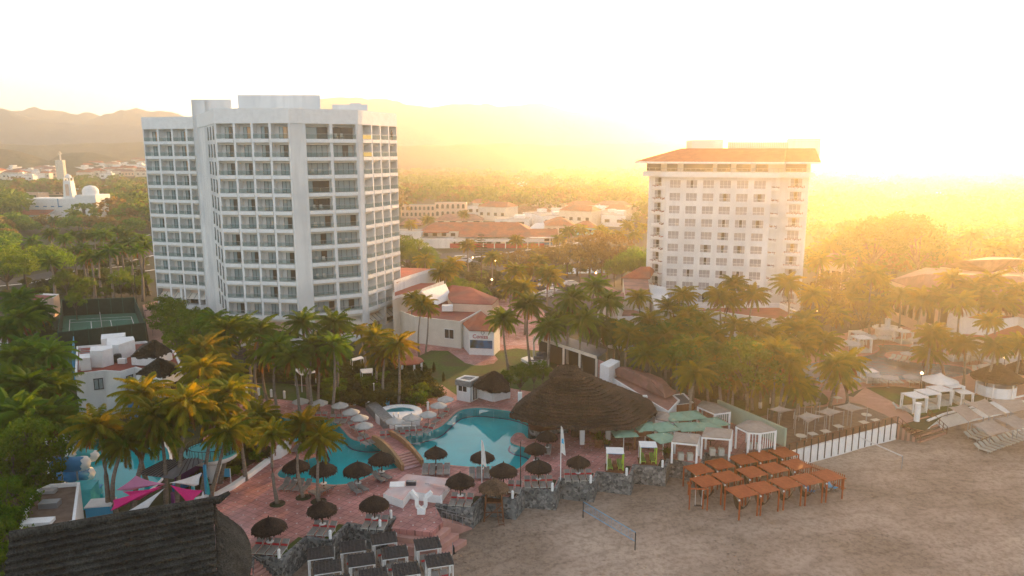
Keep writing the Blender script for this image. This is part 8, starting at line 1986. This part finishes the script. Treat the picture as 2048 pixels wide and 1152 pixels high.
for i in range(24):
    px, py = rh_.uniform(1640, 2000), rh_.uniform(392, 430); p = G(px, py); house(p.x, p.y, 0, 'houses in the yellow haze', 'pale house dissolving in yellow haze at right')
# cars
def car(kind=0):
    t = thing('parked_car', None, 'car'); L, W_ = 4.3, 1.75; Hc = 1.45 if kind == 0 else 1.95
    prof = [(-2.15, .35), (-2.15, .8), (-1.5, .95), (-.9, Hc), (.9, Hc), (1.5, .98), (2.15, .85), (2.15, .35)] if kind == 0 else [(-2.3, .35), (-2.3, 1.9), (1.3, Hc), (1.9, 1.1), (2.3, 1.0), (2.3, .35)]
    mb = MB(); n = len(prof); v = [(x, -W_ / 2 * (.86 if z > 1 else 1), z) for x, z in prof] + [(x, W_ / 2 * (.86 if z > 1 else 1), z) for x, z in prof]; mb.add(v, [(i, (i + 1) % n, n + (i + 1) % n, n + i) for i in range(n)] + [tuple(range(n)), tuple(range(2 * n - 1, n - 1, -1))], CARM[0]); body = mb.mesh('body')
    mb = MB()
    for s in (-1, 1): mb.box((0, s * W_ * .455, 1.17), (2.0 if kind == 0 else 3.4, .03, .32), 'darkglass')
    mb.box((1.22, 0, 1.18), (.04, 1.35, .36), 'darkglass'); gl_ = mb.mesh('glazing'); wm = MB(); wm.tube([(0, -.1, 0), (0, .1, 0)], .32, 'black', 14); wm.tube([(0, -.11, 0), (0, .11, 0)], .17, 'steel', 10); wl2 = wm.mesh('wheel')
    b = part('body', body, t); part('glazing', gl_, t)
    for x in (-1.35, 1.35):
        for y in (-.8, .8): part('wheel', wl2, t, (x, y, .32))
    for s in (-1, 1): m1 = MB(); m1.box((2.15, s * .6, .7), (.05, .3, .15), 'lampw'); part('headlight', m1.mesh('headlight'), t)
    return t
MT['carwhite'] = M('white_car_paint', (.6, .6, .6), rough=.25, spec=.6); MT['carsilver'] = M('silver_car_paint', (.32, .33, .34), rough=.25, spec=.6, metal=.4); MT['cardark'] = M('dark_car_paint', (.03, .035, .05), rough=.25, spec=.6); MT['carred'] = M('red_car_paint', (.25, .02, .02), rough=.25, spec=.6)
cars = []; CARM = ['carwhite']; CP_ = {}
for cm in ('carwhite', 'carsilver', 'cardark', 'carred'): CARM[0] = cm; CP_[cm] = car(0); PROTO.append(CP_[cm])
CARM[0] = 'carwhite'; VAN = car(1); PROTO.append(VAN)
cs = [(1083, 566, 'carwhite'), (1091, 574, 'carsilver'), (1100, 580, 'carwhite'), (1078, 582, 'cardark'), (1056, 578, 'carsilver'), (1103, 588, 'carwhite'), (1120, 590, 'carsilver'), (1128, 582, 'cardark'), (1066, 568, 'cardark'), (1050, 590, 'carwhite'), (1020, 588, 'carsilver'), (1088, 596, 'carwhite'), (1036, 600, 'carred'), (1070, 600, 'carsilver'), (1140, 572, 'carwhite'), (1112, 566, 'carsilver')]
cl_ = [dup(CP_[m], G(x, y), .3 + rh_.uniform(-.15, .15), 1.0, None, 'cars in the car park') for x, y, m in cs]
for m, nm in (('carwhite', 'white'), ('carsilver', 'silver'), ('cardark', 'dark'), ('carred', 'red')): ordinals([o for o, c_ in zip(cl_, cs) if c_[2] == m], f'{nm} car', 'parked between the towers')
cs = [(1101, 480, 'carwhite'), (1134, 492, 'carwhite'), (1076, 478, 'carsilver'), (947, 530, 'carsilver'), (958, 522, 'carwhite'), (870, 512, 'carsilver'), (283, 447, 'carwhite'), (250, 431, 'carwhite')]
cl_ = [dup(CP_[m], G(x, y), .2, 1.0, None, 'cars on the streets') for x, y, m in cs]
ordinals(cl_, 'small distant car', 'on the streets of the town')
v_ = dup(VAN, G(925, 524), .1, 1.05, 'white van on the road right of the first tower', 'cars on the streets'); v_['category'] = 'van'
bs_ = thing('coach', 'white and blue coach on the street before the arcade', 'bus', G(1072, 492), .1); mb = MB(); mb.box((0, 0, 1.8), (12, 2.5, 2.9), 'carwhite'); mb.box((0, 0, 1.0), (12.02, 2.52, .9), 'blue'); mb.build('body', bs_); mb = MB(); mb.box((0, 0, 2.4), (11.2, 2.54, .9), 'darkglass'); mb.build('window', bs_)
for x in (-4, 4):
    for y in (-1.1, 1.1): m1 = MB(); m1.tube([(x, y - .12, .48), (x, y + .12, .48)], .48, 'black', 14); m1.build('wheel', bs_)
bk = thing('basketball_hoop', 'white basketball stand by the blue court between the towers', 'basketball hoop', G(1128, 540)); mb = MB(); mb.tube([(0, 0, 0), (0, 0, 3), (.9, 0, 3.4)], .12, 'white2', 6); mb.build('post', bk); mb = MB(); mb.box((1.1, 0, 3.6), (.1, 1.8, 1.2), 'white2'); mb.build('backboard', bk)
struct('sports_court', poly_holes(px_loop([(1135, 536), (1215, 533), (1220, 545), (1132, 548)]), [], .0, 'blue', 'c'))
# ------------------------------------------------------------------ the first of each kind was only the pattern for its copies
def kill(o):
    for c in list(o.children): kill(c)
    bpy.data.objects.remove(o)
for p in PROTO: kill(p)
# ------------------------------------------------------------------ camera, light, air
cam = bpy.data.cameras.new('camera'); co = bpy.data.objects.new('camera', cam); COL.objects.link(co)
co.location = (0, 0, CH); co.rotation_euler = (R(90) - PITCH, 0, 0)
cam.sensor_width = 36; cam.lens = 36 * FPX / 2048; cam.clip_end = 30000; cam.clip_start = .5
S.camera = co
w = bpy.data.worlds.new('World'); S.world = w; w.use_nodes = True
nt = w.node_tree; nt.nodes.clear()
wo = nt.nodes.new('ShaderNodeOutputWorld'); bg = nt.nodes.new('ShaderNodeBackground'); sk = nt.nodes.new('ShaderNodeTexSky')
sk.sky_type = 'NISHITA'; sk.sun_disc = False; sk.sun_elevation = SUN_EL; sk.sun_rotation = SUN_AZ
sk.air_density = AIR; sk.dust_density = DUST; sk.ozone_density = OZ
hsn = nt.nodes.new('ShaderNodeHueSaturation'); hsn.inputs['Saturation'].default_value = SSAT; nt.links.new(sk.outputs[0], hsn.inputs['Color']); nt.links.new(hsn.outputs[0], bg.inputs[0]); nt.links.new(bg.outputs[0], wo.inputs[0]); bg.inputs[1].default_value = SKY
sl = bpy.data.lights.new('sun', 'SUN'); so = bpy.data.objects.new('sun', sl); COL.objects.link(so)
sl.energy = SUN; sl.angle = R(.6); sl.color = SUNC
sd = Vector((math.sin(SUN_AZ) * math.cos(SUN_EL), math.cos(SUN_AZ) * math.cos(SUN_EL), math.sin(SUN_EL)))
so.rotation_euler = sd.to_track_quat('Z', 'Y').to_euler(); so.location = (0, 0, 60)
hm, hnt, hns, hln = newmat('morning_haze')
ho = hns.new('ShaderNodeOutputMaterial'); hv = hns.new('ShaderNodeVolumePrincipled'); hln.new(hv.outputs[0], ho.inputs['Volume'])
hv.inputs['Color'].default_value = (*HC, 1); hv.inputs['Density'].default_value = HD; hv.inputs['Anisotropy'].default_value = HG
hb = MB(); hb.box((0, 950, HTOP / 2 - 3), (5200, 2300, HTOP + 6), hm); tag(hb.build('haze'), kind='stuff')
S.view_settings.view_transform = 'Standard'; S.view_settings.look = 'None'; S.view_settings.exposure = EXPO; S.view_settings.gamma = 1
S.render.engine = 'CYCLES'
cy = S.cycles
cy.max_bounces = 6; cy.diffuse_bounces = 3; cy.glossy_bounces = 3; cy.transmission_bounces = 4; cy.transparent_max_bounces = 10; cy.volume_bounces = 3
cy.use_denoising = True; cy.denoiser = 'OPENIMAGEDENOISE'; cy.use_adaptive_sampling = True; cy.adaptive_threshold = 0.02
cy.sample_clamp_indirect = 8
S.render.use_persistent_data = False
